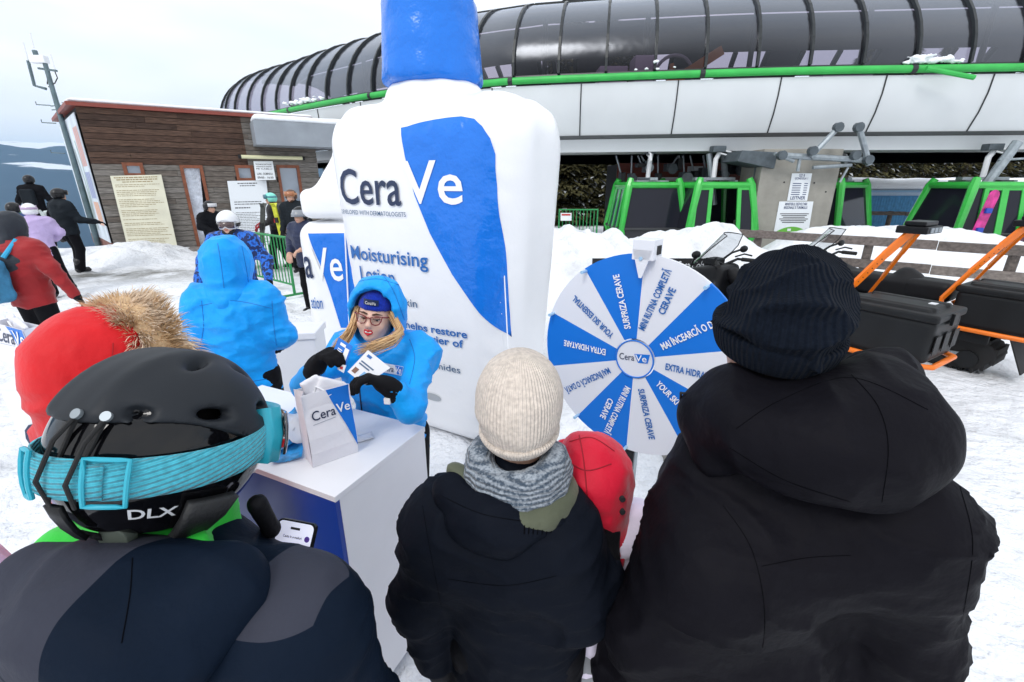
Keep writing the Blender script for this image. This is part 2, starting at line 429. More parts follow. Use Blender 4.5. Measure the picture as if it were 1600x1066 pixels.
dline = mnode('ABSOLUTE', mnode('ADD', mnode('ADD', mnode('MULTIPLY', sp.outputs[0], -.30), mnode('MULTIPLY', sp.outputs[1], .954)), -12.35))
nzz = _n(t, 'ShaderNodeTexNoise'); nzz.inputs['Scale'].default_value = 1.1; nzz.inputs['Detail'].default_value = 8; nzz.inputs['Roughness'].default_value = .65
t.links.new(geo.outputs['Position'], nzz.inputs['Vector'])
xm = mnode('LESS_THAN', sp.outputs[0], -2.2)
fac = mnode('SUBTRACT', 1.25, mnode('DIVIDE', dline, 1.1)); fac.node.use_clamp = True
fac = mnode('MULTIPLY', fac, mnode('MULTIPLY', mnode('SUBTRACT', nzz.outputs['Fac'], .36), 4.2)); fac.node.use_clamp = True
fac = mnode('MULTIPLY', fac, xm)
nz3 = _n(t, 'ShaderNodeTexNoise'); nz3.inputs['Scale'].default_value = 2.3; nz3.inputs['Detail'].default_value = 7; t.links.new(geo.outputs['Position'], nz3.inputs['Vector'])
g2 = mnode('MULTIPLY', mnode('SUBTRACT', nz3.outputs['Fac'], .5), 1.2); g2.node.use_clamp = True
tot = mnode('MAXIMUM', fac, g2)
mxs = _n(t, 'ShaderNodeMix', data_type='RGBA'); t.links.new(tot, mxs.inputs['Factor'])
mxs.inputs['A'].default_value = (.79, .81, .85, 1); mxs.inputs['B'].default_value = (.2, .2, .19, 1); t.links.new(mxs.outputs['Result'], bs.inputs['Base Color'])
g = struct(link('snow_ground', grid_mesh('snow_ground', gx, gy, ground_h(gx, gy)), m_snow, smooth=True))

# ---- far mountains with forest and clearings
m_mt = mat('forested_slope', (.035, .06, .065), .9, spec=.1)
t = m_mt.node_tree; bs = t.nodes['Principled BSDF']; geo = _n(t, 'ShaderNodeNewGeometry')
mpn = _n(t, 'ShaderNodeMapping'); mpn.inputs['Scale'].default_value = (.0011, .0006, .004); t.links.new(geo.outputs['Position'], mpn.inputs[0])
n1 = _n(t, 'ShaderNodeTexNoise'); n1.inputs['Scale'].default_value = 1.0; n1.inputs['Detail'].default_value = 7; n1.inputs['Roughness'].default_value = .55; t.links.new(mpn.outputs[0], n1.inputs['Vector'])
sp = _n(t, 'ShaderNodeSeparateXYZ'); t.links.new(geo.outputs['Position'], sp.inputs[0])
hh = mnode('MULTIPLY', mnode('ADD', sp.outputs[2], -250), .0007)
rr = _n(t, 'ShaderNodeValToRGB'); rr.color_ramp.elements[0].position = .52; rr.color_ramp.elements[1].position = .55
rr.color_ramp.elements[0].color = (.022, .05, .085, 1); rr.color_ramp.elements[1].color = (.8, .84, .9, 1)  # forest tone has haze blue painted in, besides the haze volume
t.links.new(mnode('ADD', n1.outputs['Fac'], hh), rr.inputs[0]); t.links.new(rr.outputs[0], bs.inputs['Base Color'])
aa, dd = np.meshgrid(np.linspace(R(-75), R(75), 260), np.linspace(1800, 8200, 90))
X = np.sin(aa)*dd; Y = np.cos(aa)*dd
rise = sstep(1800, 7200, dd)
Z = -420+rise*(640+420*(fbm(np.stack([X*.0006, Y*.0006, X*0+4], -1), 5)-.3))+130*(fbm(np.stack([X*.0022, Y*.0022, X*0], -1), 4)-.45)*rise
struct(link('mountain_range', grid_mesh('mountain_range', X, Y, Z), m_mt, smooth=True))

# ---- conifers
m_needle = mat('spruce_needles', (.075, .07, .03), .8, var=.55, vscale=1.2, spec=.2)
m_needle2 = mat('snowy_needles', (.5, .53, .55), .8)
m_bark = mat('bark', (.09, .065, .045), .9, bump=.5, bscale=20)
def conifer_meshes(seed, Ht=11, n=2600):
    rg = np.random.default_rng(seed); v = []; f = []; mi = []
    for i in range(n):
        tz = rg.random()**1.25; z = .5+tz*(Ht-.6); rad = (1-tz)*1.9*(.75+.25*math.sin(z*5.2+seed))+.06
        a = rg.random()*6.283; rr_ = rad*(.25+.75*rg.random()**.5); c = np.array([math.cos(a)*rr_, math.sin(a)*rr_, z-rr_*.35])
        o = np.array([math.cos(a), math.sin(a), -.5+.3*rg.random()]); sd_ = np.cross(o, [0, 0, 1]); sz = .16+.26*rg.random()
        p0 = c-sd_*sz*.35; p1 = c+sd_*sz*.35; p2 = c+o*sz*1.3+rg.normal(0, .05, 3)
        b = len(v); v += [p0, p1, p2]; f.append((b, b+1, b+2)); mi.append(1 if rg.random() < .07 else 0)
    me = bpy.data.meshes.new('crown'); me.from_pydata([tuple(p) for p in v], [], f); me.materials.append(m_needle); me.materials.append(m_needle2)
    me.polygons.foreach_set('material_index', mi)
    tk = MB().tube([(0, 0, -.6), (.03, 0, Ht*.5), (0, 0, Ht-.2)], [.2, .12, .02], 7)
    for k in range(14):
        z = 1+k*.65; a = k*2.4; l_ = (1-z/Ht)*1.5; tk.tube([(0, 0, z), (math.cos(a)*l_, math.sin(a)*l_, z-.3*l_)], [.035, .01], 4)
    return me, tk
tree_protos = [conifer_meshes(s_, h_, n_) for s_, h_, n_ in ((1, 10, 4200), (2, 12.5, 5200))]
tk_me = []
rgt = random.Random(5)
tspots = [(p, yy) for yy, ps in ((30, (862, 884, 905, 926, 948, 970)), (34, (872, 896, 917, 940, 962, 992)), (38, (866, 880, 911, 934, 955)), (43, (1315, 1345, 1378, 1407, 1440, 1470, 1503, 1535, 1570, 1600)), (48, (1300, 1330, 1362, 1392, 1424, 1455, 1487, 1520, 1552, 1585)), (26, (500, 512, 524)), (31, (505, 519, 535))) for p in ps]
where = {30: 'front row of the forest under the station at left', 34: 'second row of the forest under the station', 38: 'back row of the forest under the station', 43: 'front of the far tree line behind the blue building', 48: 'back of the far tree line behind the blue building', 26: 'behind the hut corner beside the inflatable jar', 31: 'deeper behind the hut corner'}
cnts = {}
for i, (p, yy) in enumerate(tspots):
    ps_ = at_y(p, 285, yy); k = i % 2; me, tk = tree_protos[k]
    cnts[yy] = cnts.get(yy, 0)+1
    ordn = ['first', 'second', 'third', 'fourth', 'fifth', 'sixth', 'seventh', 'eighth', 'ninth', 'tenth'][cnts[yy]-1]
    T = thing('spruce_tree', f'dark spruce, {ordn} from left, {where[yy]}', 'tree', (ps_[0], yy, gz(ps_[0], yy)-.2), rgt.random()*6, 'spruces behind the lift station')
    s_ = (.8+.35*rgt.random())*(.42 if yy in (26, 31) else 1); T.scale = (s_, s_, s_)
    cr = bpy.data.objects.new('crown', me); C.objects.link(cr); cr.parent = T
    if len(tk_me) <= k: tr = tk.build('trunk', m_bark, T); tk_me.append(tr.data)
    else: tr = bpy.data.objects.new('trunk', tk_me[k]); C.objects.link(tr); tr.parent = T

# ---- timber hut ------------------------------------------------
HA = np.array([-11.3, 13.1, 0]); HU = np.array([.839, .544, 0]); HN = np.array([.544, -.839, 0]); HL = 5.75; HT = 3.84
def hw(px, py, off=0):
    P = on_plane(px, py, HA+HN*off, HN); return float((P-HA) @ HU), float(P[2])
def hp(t_, z, off=0): return HA+HU*t_+HN*off+np.array([0, 0, z])
hut = thing('timber_hut', 'low timber hut with weathered plank wall and red roof edge', 'hut', tuple(HA))
def hl(t_, z, off=0): return tuple(hp(t_, z, off)-HA)
w_brown = [mat(f'stained_plank_{i}', c_, .8, var=.45, vscale=5, bump=.5, bscale=70, stretch=(1, 1, 9), spec=.2) for i, c_ in enumerate(((.075, .045, .034), (.095, .058, .043), (.06, .038, .03)))]
w_grey = [mat(f'weathered_plank_{i}', c_, .85, var=.4, vscale=5, bump=.5, bscale=70, stretch=(1, 1, 9), spec=.2) for i, c_ in enumerate(((.17, .155, .14), (.21, .195, .18), (.14, .12, .105)))]
w_red = mat('red_roof_edge', (.23, .05, .035), .5); m_frame = mat('rust_brown_frame', (.2, .062, .028), .5, var=.25, vscale=9)
m_dark = mat('dark_interior', (.015, .015, .018), .8); m_pane = mat('window_pane', (.22, .27, .34), .05, spec=.9, coat=1)
ops = []
for q in (((190, 254), (228, 276)), ((280, 258), (346, 402)), ((366, 258), (399, 283)), ((431, 258), (483, 372))):
    (a, b), (c, d) = q; t0, z1 = hw(a, b); t1, z0 = hw(c, d); t0b, _ = hw((a+c)/2-(c-a)/2+((d-b)*.2 if d-b > 60 else 3), d)
    ops.append([t0, t1, max(.12, z0), z1])
ops[1][2] = .12; ops[3][2] = .12
prng = random.Random(11)
nrow = 25; rh = HT/nrow
for r_ in range(nrow):
    z0, z1 = r_*rh, (r_+1)*rh-.012
    cuts = [0, HL]+[prng.uniform(.8, HL-.8) for _ in range(2)]
    segs = list(zip(sorted(cuts)[:-1], sorted(cuts)[1:]))
    for t0, t1 in segs:
        pieces = [(t0, t1)]
        for o0, o1, oz0, oz1 in ops:
            if oz0 < (z0+z1)/2 < oz1:
                np_ = []
                for a, b in pieces:
                    if b <= o0 or a >= o1: np_.append((a, b)); continue
                    if a < o0: np_.append((a, o0))
                    if b > o1: np_.append((o1, b))
                pieces = np_
        for a, b in pieces:
            if b-a < .06: continue
            th = .028+prng.random()*.012
            upper = z0 > 2.42 and (b+a)/2 < 3.72
            m_ = prng.choice(w_brown) if upper else prng.choice(w_grey)
            a2, b2 = a+.003, b-.003
            if z0 > 2.42 and a < 3.72 < b:
                MB().hexa([hl(a2, z0, 0), hl(3.72, z0, 0), hl(3.72, z0, th), hl(a2, z0, th), hl(a2, z1, 0), hl(3.72, z1, 0), hl(3.72, z1, th), hl(a2, z1, th)]).build('plank', prng.choice(w_brown), hut)
                a2 = 3.723; m_ = prng.choice(w_grey)
            MB().hexa([hl(a2, z0, 0), hl(b2, z0, 0), hl(b2, z0, th), hl(a2, z0, th), hl(a2, z1, 0), hl(b2, z1, 0), hl(b2, z1, th), hl(a2, z1, th)]).build('plank', m_, hut)
HB = np.array([-14.67, 16.25, 0]); back = [HB+np.array([2.2, 3.4, 0]), hp(HL, 0)+np.array([-1.8, 2.8, 0])]
sh = [hp(0, 0, -.1), hp(HL, 0, -.1), back[1], back[0], HB]
core = MB(); core.prism([tuple((p-HA)[:2]) for p in sh], .0, HT-.01, lambda a, b, d: (a, b, d)); core.build('wall_core', m_dark, hut)  # near-black block: darkness of the unlit room is put into its colour
for i, (o0, o1, z0, z1) in enumerate(ops):
    fr = MB(); f_ = .085
    for a, b, c, d in ((o0, o0+f_, z0, z1), (o1-f_, o1, z0, z1), (o0+f_, o1-f_, z1-f_, z1)):
        fr.hexa([hl(a, c, -.05), hl(b, c, -.05), hl(b, c, .06), hl(a, c, .06), hl(a, d, -.05), hl(b, d, -.05), hl(b, d, .06), hl(a, d, .06)])
    if i in (0, 2): fr.hexa([hl(o0+f_, z0, -.05), hl(o1-f_, z0, -.05), hl(o1-f_, z0, .06), hl(o0+f_, z0, .06), hl(o0+f_, z0+f_, -.05), hl(o1-f_, z0+f_, -.05), hl(o1-f_, z0+f_, .06), hl(o0+f_, z0+f_, .06)])
    nm = 'window' if i in (0, 2) else 'door'
    F = fr.build(nm, m_frame, hut)
    pz = z0+(f_ if nm == 'window' else (.5 if i == 3 else .02)); e1 = o1-f_
    if i == 1:      # doorway half closed with crumpled plastic film
        n_ = 26; TT, ZZ = np.meshgrid(np.linspace(0, 1, n_), np.linspace(pz, z1-f_, 50))
        wd = (e1-o0-f_)*(1-.62*(1-(ZZ-pz)/(z1-pz))**1.2); tpos = o0+f_+TT*wd
        off = -.03+.05*(fbm(np.stack([tpos*5, ZZ*3, tpos*0], -1), 4)-.45)
        P = HU*tpos[..., None]+HN*off[..., None]; P[..., 2] += ZZ
        m_film = mat('plastic_film', (.52, .56, .64), .25, var=.25, vscale=6, bump=.8, bscale=14, spec=.7)
        link('plastic_sheet', grid_mesh('plastic_sheet', P[..., 0], P[..., 1], P[..., 2]), m_film, F, smooth=True)
    else:
        MB().hexa([hl(o0+f_, pz, -.03), hl(e1, pz, -.03), hl(e1, pz, -.015), hl(o0+f_, pz, -.015), hl(o0+f_, z1-f_, -.03), hl(e1, z1-f_, -.03), hl(e1, z1-f_, -.015), hl(o0+f_, z1-f_, -.015)]).build('pane', m_pane, F)
        if i == 3: MB().hexa([hl(o0+f_, z0, -.04), hl(e1, z0, -.04), hl(e1, z0, .03), hl(o0+f_, z0, .03), hl(o0+f_, pz, -.04), hl(e1, pz, -.04), hl(e1, pz, .03), hl(o0+f_, pz, .03)]).build('kick_panel', m_frame, F)
MB().hexa([hl(.9, 0, 0), hl(3.2, 0, 0), hl(3.2, 0, .5), hl(.9, 0, .5), hl(.9, .12, 0), hl(3.2, .12, 0), hl(3.2, .12, .5), hl(.9, .12, .5)]).build('door_step', mat('step_concrete', (.22, .2, .19), .9, var=.3, bump=.4), hut)
# roof, fascia, snow load
rp_ = [hp(-.15, 0, .14), hp(HL+.1, 0, .14), back[1]+HU*.2, back[0], HB+np.array([-.2, -.02, 0])]
rp2 = [tuple((p-HA)[:2]) for p in rp_]
MB().prism(rp2, HT, HT+.09, lambda a, b, d: (a, b, d)).build('roof', w_red, hut)
m_roofsnow = mat('roof_snow', (.82, .85, .89), .6, bump=.3, bscale=30, spec=.2)
def snow_cap(name, poly, z, th, parent, org, h=.07):
    """thick rounded snow lying on a convex polygon"""
    cx = np.mean([p[0] for p in poly]); cy = np.mean([p[1] for p in poly])
    pl = []
    for i in range(len(poly)):
        a = np.array(poly[i][:2]); b = np.array(poly[(i+1) % len(poly)][:2]); d = b-a; n_ = np.array([d[1], -d[0]])/np.linalg.norm(d)
        if n_ @ (np.array([cx, cy])-a) > 0: n_ = -n_
        pl.append((n_, float(n_ @ a)))
    def fn(P):
        D = None
        for n_, c_ in pl:
            e = P[..., 0]*n_[0]+P[..., 1]*n_[1]-c_+.02; D = e if D is None else np.maximum(D, e)
        top = P[..., 2]-(z+th*(.75+.5*fbm(P*np.array([.8, .8, 0], np.float32)+3, 3)))
        q = np.maximum(D, top); r_ = th*.6
        qa = np.maximum(D+r_, 0); qb = np.maximum(top+r_, 0); q = np.where((qa > 0) & (qb > 0), np.hypot(qa, qb)-r_, q)
        return np.maximum(q, z-P[..., 2])
    s_ = Sdf(); xs = [p[0] for p in poly]; ys = [p[1] for p in poly]
    s_.raw(fn, (min(xs)-.1, min(ys)-.1, z-.02), (max(xs)+.1, max(ys)+.1, z+th*1.5), 0, 0)
    return s_.build(name, m_roofsnow, parent, h=h, sm=2)
snow_cap('roof_snow', rp2, HT+.09, .12, hut, HA, .09)
# side wall banner (piste map) and its printed panels
SU = (HB-HA)/np.linalg.norm(HB-HA); SN = np.array([SU[1], -SU[0], 0]); SN = -SN if SN[1] > 0 else SN
ban = thing('map_banner', 'tall pale piste map banner covering the side wall of the hut', 'banner', tuple(HA))
def sl(t_, z, off=.05): return tuple(SU*t_+SN*off+np.array([0, 0, z]))
m_ban = mat('banner_print', (.62, .69, .76), .6, var=.18, vscale=1.4)
MB().hexa([sl(.12, .35, .03), sl(4.3, .35, .03), sl(4.3, .35, .05), sl(.12, .35, .05), sl(.12, 3.7, .03), sl(4.3, 3.7, .03), sl(4.3, 3.7, .05), sl(.12, 3.7, .05)]).build('sheet', m_ban, ban)
for z0, z1, c_ in ((2.4, 3.4, (.68, .42, .4)), (1.55, 2.25, (.36, .41, .62)), (.8, 1.45, (.75, .45, .33))):
    pm = mat('banner_table_%d' % int(z0*10), c_, .6); pn_ = MB()
    for k in range(3):
        pn_.add([sl(.3+k*.32, z0, .056), sl(.55+k*.32, z0, .056), sl(.55+k*.32, z1, .056), sl(.3+k*.32, z1, .056)], [(0, 1, 2, 3)])
    pn_.build('printed_table', pm, ban)
pm = mat('banner_pistes', (.3, .42, .36), .6)
for k in range(5):
    pts = [(1.5+k*.45+.25*math.sin(z*2+k), z) for z in np.linspace(.6, 3.1-.2*k, 9)]
    pn_ = MB()
    for (a, z), (b, y_) in zip(pts[:-1], pts[1:]): pn_.add([sl(a, z, .056), sl(a+.1, z, .056), sl(b+.1, y_, .056), sl(b, y_, .056)], [(0, 1, 2, 3)])
    pn_.build('piste_line', pm, ban)
MB().hexa([sl(.02, 0, 0), sl(4.6, 0, 0), sl(4.6, 0, .03), sl(.02, 0, .03), sl(.02, .34, 0), sl(4.6, .34, 0), sl(4.6, .34, .03), sl(.02, .34, .03)]).build('side_plinth', mat('side_plinth_red', (.2, .09, .07), .8, var=.3), hut)
# boards on the wall
m_ink = mat('print_ink', (.06, .06, .07), .6); m_ink2 = mat('print_ink_ochre', (.33, .25, .12), .6)
def board(name, label, quad, m_, lines, off=.09, inkm=None):
    P = [np.array(on_plane(x, y, HA+HN*o_, HN)) for (x, y), o_ in zip(quad, (off, off, off+.18, off+.18))]
    org = P[3]; T = thing(name, label, 'notice board', tuple(org))
    q = [p-org for p in P]; n_ = HN*.02
    MB().hexa([q[3]-n_, q[2]-n_, q[2], q[3], q[0]-n_, q[1]-n_, q[1], q[0]]).build('panel', m_, T)
    mb = MB(); rr_ = random.Random(4)
    for v0, hgt, a, b in lines:
        u = a
        while u < b:
            e = min(b, u+rr_.uniform(.02, .09))
            pts = []
            for uu, vv in ((u, v0), (e, v0), (e, v0-hgt), (u, v0-hgt)):
                L_ = q[3]*vv+q[0]*(1-vv); Rr = q[2]*vv+q[1]*(1-vv)
                pts.append(L_+(Rr-L_)*uu+HN*.004)
            mb.add(pts, [(0, 1, 2, 3)]); u = e+.012
    if lines: stuffkind(mb.build('printed_text', inkm or m_ink, T))
    return T, q
rl = random.Random(2); lines = [(.03, .012, .06, .92), (.055, .012, .1, .9), (.08, .01, .2, .8)]
v = .11
while v < .96:
    lines.append((v, .006, .05, rl.uniform(.6, .95))); v += .021 if rl.random() > .25 else .045
m_cream = mat('aged_cream_board', (.72, .70, .56), .6, var=.12, vscale=2)
board('notice_board', 'large aged cream notice board leaning on the hut wall', ((172, 275), (252, 273), (281, 402), (204, 405)), m_cream, lines, inkm=m_ink2)
lines = [(.04, .012, .25, .75), (.07, .01, .3, .7), (.28, .01, .1, .8), (.31, .01, .1, .9), (.36, .014, .1, .5)]
v = .42
while v < .9: lines.append((v, .006, .1, rl.uniform(.5, .92))); v += .022
m_wb = mat('white_board', (.74, .78, .82), .5)
board('notice_board', 'large white notice board beside the hut door', ((355, 283), (416, 282), (430, 398), (372, 400)), m_wb, lines)
T, q = board('opening_hours_sign', 'small white opening hours sign above the white notice board', ((396, 252), (426, 252), (431, 281), (400, 282)), m_wb, [])
T['category'] = 'sign'
for s_, v_, sz in (('PROGRAM DE FUNCTIONARE', .8, .05), ('A INSTALATIEI DE TRANSPORT', .68, .05), ('PE CABLU', .56, .05), ('LUNI - DUMINICA', .28, .085), ('09:00 - 16:30', .08, .085)):
    c_ = (q[3]*(1-v_)+q[0]*v_)*.5+(q[2]*(1-v_)+q[1]*v_)*.5
    letter('lettering', s_, sz, frame_fn(c_+HN*.006, HU, (0, 0, 1)), m_ink, T, bold=.012, align='CENTER', width=.44)
# grey canopy box over the door, tube lamp, small box
can = thing('entrance_canopy', 'grey metal canopy box with snow above the hut door', 'canopy', tuple(HA))
cp = [hl(3.95, 0, .02), hl(6.6, 0, .02), hl(6.6, 0, 1.0), hl(3.95, 0, 1.0)]
MB().prism([(p[0], p[1]) for p in cp], 3.02, 3.68, lambda a, b, d: (a, b, d)).build('housing', mat('canopy_grey', (.27, .3, .34), .45, var=.12, vscale=2), can, bevel=.01)
snow_cap('snow_load', [(p[0], p[1]) for p in cp], 3.68, .2, can, HA, .06)
lamp = thing('tube_lamp', 'long pale tube lamp mounted under the canopy on the planks', 'lamp', tuple(HA))
MB().tube([hl(3.55, 2.72, .12), hl(5.3, 2.72, .12)], .055, 10).build('diffuser', mat('lamp_cream', (.72, .7, .45), .35), lamp, smooth=True)
MB().tube([hl(3.48, 2.72, .12), hl(3.56, 2.72, .12)], .06, 10).tube([hl(5.29, 2.72, .12), hl(5.36, 2.72, .12)], .06, 10).build('end_cap', m_dark, lamp)
# ---- radio mast
MP = at_y(100, 200, 14.6); MP[2] = 0
mast = thing('radio_mast', 'tall grey radio mast with whip antennas beside the hut', 'mast', (MP[0], MP[1], -.4))
mst = mat('mast_steel', (.12, .17, .19), .5, metal=.3, var=.2); m_white = mat('white_plastic', (.75, .77, .8), .4)
mtop = 7.0
def mpt(px, py): P = at_y(px, py, MP[1]); return (P[0]-MP[0], 0, P[2]+.4)
MB().tube([(0, 0, 0), (0, 0, mpt(60, 92)[2])], [.085, .055], 10).build('pole', mst, mast, smooth=True)
a = mpt(57, 135); b = mpt(70, 135)
MB().tube([mpt(72, 139), mpt(54, 134), mpt(44, 95)], .04, 6).build('side_arm', mst, mast)
MB().tube([mpt(44, 95), mpt(36, 66)], .018, 6).build('whip_antenna', m_white, mast)
MB().tube([mpt(53, 75), mpt(47, 51)], .016, 6).build('whip_antenna', m_white, mast)
MB().tube([mpt(57, 88), mpt(54, 79)], .06, 8).build('antenna_base', mst, mast)
p = mpt(61, 93); MB().box((p[0]-.2, -.1, p[2]-.1), (p[0]+.22, .08, p[2]+.09)).build('radio_unit', m_white, mast, bevel=.02)
MB().bar(mpt(60, 107), mpt(89, 111), .05, .05).build('cross_arm', mst, mast)
p = mpt(84, 103); MB().tube([(p[0], 0, p[2]-.1), (p[0], 0, p[2]+.28)], .02, 6).build('stub_antenna', m_white, mast)
MB().tube([mpt(86, 112), mpt(90, 122), mpt(86, 130), mpt(76, 136)], .014, 5).build('cable', m_dark, mast)
MB().tube([mpt(73, 100), mpt(75, 118), mpt(74, 132)], .014, 5).build('cable', m_dark, mast)
for py_, dx in ((165, -1), (166, 1), (193, -1), (240, -1), (172, 1)):
    c_ = mpt(79+(py_-165)*.3, py_); MB().tube([c_, (c_[0]+dx*.38, -.02, c_[2]+.02), (c_[0]+dx*.38, -.02, c_[2]+.1)], .014, 5).build('step_rung', mst, mast)
# ---- haze is added at the end (needs all structures)
# ================================================================ LIFT STATION
ctrl = [(21, 12.7), (13.1, 13.3), (6.8, 13.8), (.9, 14.8), (-1., 15.4), (-4., 16.8), (-7.9, 19.6), (-10.4, 21.7), (-14., 24.6), (-16.5, 28.)]
def resample(pts, st):
    P = np.array(pts, float); out_ = []
    n = len(P)
    for i in range(n-1):
        p0, p1, p2, p3 = P[max(i-1, 0)], P[i], P[i+1], P[min(i+2, n-1)]
        for t_ in np.linspace(0, 1, 40, endpoint=False):
            out_.append(.5*((2*p1)+(-p0+p2)*t_+(2*p0-5*p1+4*p2-p3)*t_**2+(-p0+3*p1-3*p2+p3)*t_**3))
    out_ = np.array(out_+[P[-1]]); d = np.r_[0, np.cumsum(np.linalg.norm(np.diff(out_, axis=0), axis=1))]
    s_ = np.arange(0, d[-1], st); return np.stack([np.interp(s_, d, out_[:, 0]), np.interp(s_, d, out_[:, 1])], 1)
ST = resample(ctrl, .33)
tg = np.gradient(ST, axis=0); tg /= np.linalg.norm(tg, axis=1)[:, None]
SNI = np.stack([tg[:, 1], -tg[:, 0]], 1)                 # inward (away from the camera)
SNI = np.where((SNI[:, 1] < 0)[:, None], -SNI, SNI)
ORG = np.array([0, 14., 0])
sta = thing('lift_station', 'long gondola lift station with curved tinted glass roof and white panels', 'lift station', tuple(ORG))
def sp_(i, b, z): i = min(i, len(ST)-1); return (ST[i, 0]+SNI[i, 0]*b-ORG[0], ST[i, 1]+SNI[i, 1]*b-ORG[1], z)
def strip(i0, i1, prof, thick=0):
    m = len(prof); v = []; f = []
    ids = list(range(i0, min(i1, len(ST)-1)+1))
    for i in ids: v += [sp_(i, b, z) for b, z in prof]
    for a in range(len(ids)-1):
        for k in range(m-1): f.append((a*m+k, a*m+k+1, (a+1)*m+k+1, (a+1)*m+k))
    if thick:
        n = len(v)
        for i in ids: v += [sp_(i, b+thick, z) for b, z in prof]
        f += [tuple(n+j for j in reversed(q)) for q in f[:]]
        N = len(ids)
        for a in range(N-1):
            f.append((a*m, (a+1)*m, n+(a+1)*m, n+a*m)); f.append((a*m+m-1, n+a*m+m-1, n+(a+1)*m+m-1, (a+1)*m+m-1))
        for k in range(m-1):
            f.append((k, n+k, n+k+1, k+1)); e = (N-1)*m; f.append((e+k, e+k+1, n+e+k+1, n+e+k))
    return MB().add(v, f)
GP = [(.06+2.9*(1-math.cos(a)), 4.9+2.45*math.sin(a)) for a in np.linspace(0, R(84), 12)]
m_tint = bpy.data.materials.new('tinted_glass'); m_tint.use_nodes = True
t = m_tint.node_tree; t.nodes.clear(); o_ = _n(t, 'ShaderNodeOutputMaterial'); mxn = _n(t, 'ShaderNodeMixShader')
tr = _n(t, 'ShaderNodeBsdfTransparent'); tr.inputs[0].default_value = (.36, .32, .39, 1); gl = _n(t, 'ShaderNodeBsdfGlossy'); gl.inputs['Roughness'].default_value = .2; gl.inputs[0].default_value = (.8, .85, .95, 1)
fr_ = _n(t, 'ShaderNodeLayerWeight'); fr_.inputs[0].default_value = .22
tcn = _n(t, 'ShaderNodeTexCoord'); nzn = _n(t, 'ShaderNodeTexNoise'); nzn.inputs['Scale'].default_value = 1.5; t.links.new(tcn.outputs['Object'], nzn.inputs['Vector'])
bpn = _n(t, 'ShaderNodeBump'); bpn.inputs['Strength'].default_value = .15; bpn.inputs['Distance'].default_value = .1; t.links.new(nzn.outputs['Fac'], bpn.inputs['Height']); t.links.new(bpn.outputs[0], gl.inputs['Normal'])
t.links.new(fr_.outputs['Facing'], mxn.inputs[0]); t.links.new(tr.outputs[0], mxn.inputs[1]); t.links.new(gl.outputs[0], mxn.inputs[2]); t.links.new(mxn.outputs[0], o_.inputs[0])
m_rib = mat('black_rib', (.018, .022, .025), .35); m_green = mat('green_paint', (.035, .42, .075), .4, var=.12, vscale=3)
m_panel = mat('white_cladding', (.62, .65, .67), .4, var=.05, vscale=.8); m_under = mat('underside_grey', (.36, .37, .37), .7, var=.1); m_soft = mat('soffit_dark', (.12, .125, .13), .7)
NS = len(ST)-1
for i in range(0, NS-4, 4):
    strip(i, i+4, GP).build('glass_pane', m_tint, sta, smooth=True)
    rb = MB(); pr = [sp_(i, b-.05, z) for b, z in GP]
    for a, b in zip(pr[:-1], pr[1:]): rb.bar(a, b, .07, .09, up=(SNI[i, 0], SNI[i, 1], .2))
    rb.build('roof_rib', m_rib, sta)
PP = [(.0, 4.62), (.03, 4.2), (.14, 3.75), (.34, 3.3)]
for i in range(2, NS-8, 8):
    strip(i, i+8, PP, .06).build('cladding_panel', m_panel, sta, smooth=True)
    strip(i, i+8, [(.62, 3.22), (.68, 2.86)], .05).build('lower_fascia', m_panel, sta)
    jt = MB(); pr = [sp_(i, b-.012, z) for b, z in PP]
    for a, b in zip(pr[:-1], pr[1:]): jt.bar(a, b, .03, .02, up=(SNI[i, 0], SNI[i, 1], .2))
    jt.build('panel_joint', m_rib, sta)
for i in range(0, NS, 16):
    gpts = [sp_(j, -.03, 4.755) for j in range(i, min(i+16, NS)+1)]
    MB().tube(gpts, .095, 10).build('green_gutter', m_green, sta, smooth=True)
    MB().tube([sp_(i, -.03, 4.755), (np.array(sp_(i, -.03, 4.755))*.6+np.array(sp_(min(i+1, NS), -.03, 4.755))*.4)], .105, 10).build('gutter_clamp', m_rib, sta)
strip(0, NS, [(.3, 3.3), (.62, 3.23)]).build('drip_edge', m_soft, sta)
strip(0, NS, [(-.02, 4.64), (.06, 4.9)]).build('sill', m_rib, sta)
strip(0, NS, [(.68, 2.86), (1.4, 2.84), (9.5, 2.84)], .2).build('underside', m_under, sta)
tp = [sp_(j, 2.75, 7.38) for j in range(0, NS+1)]
rail = MB()
for a, b in zip(tp[::4][:-1], tp[::4][1:]): rail.bar(a, b, .34, .16)
rail.build('ridge_rail', m_rib, sta)
strip(0, NS, [(2.8, 7.36), (4.3, 7.36)], .06).build('roof_deck', mat('roof_deck', (.05, .05, .06), .6), sta)
RP = [(4.3+2.6*math.sin(a), 4.9+2.4*math.cos(a)) for a in np.linspace(0, R(88), 9)]
for i in range(0, NS-4, 4):                                   # rear roof: dark upper shell, open bays below
    strip(i, i+4, RP[:5]).build('rear_shell', m_soft, sta)
    rb = MB(); pr = [sp_(i, b, z) for b, z in RP[4:]]
    for a, b in zip(pr[:-1], pr[1:]): rb.bar(a, b, .16, .12, up=(SNI[i, 0], SNI[i, 1], .2))
    if (i//4) % 3 == 2: strip(i, i+4, RP[4:]).build('rear_shell', m_soft, sta)
    rb.build('rear_rib', m_rib, sta)
strip(0, NS, [(6.9, 2.9), (6.9, 5.0)]).build('rear_wall', mat('rear_wall', (.14, .13, .14), .7), sta)
strip(0, NS, [(.7, 4.5), (6.85, 4.5)]).build('machine_deck', m_soft, sta)
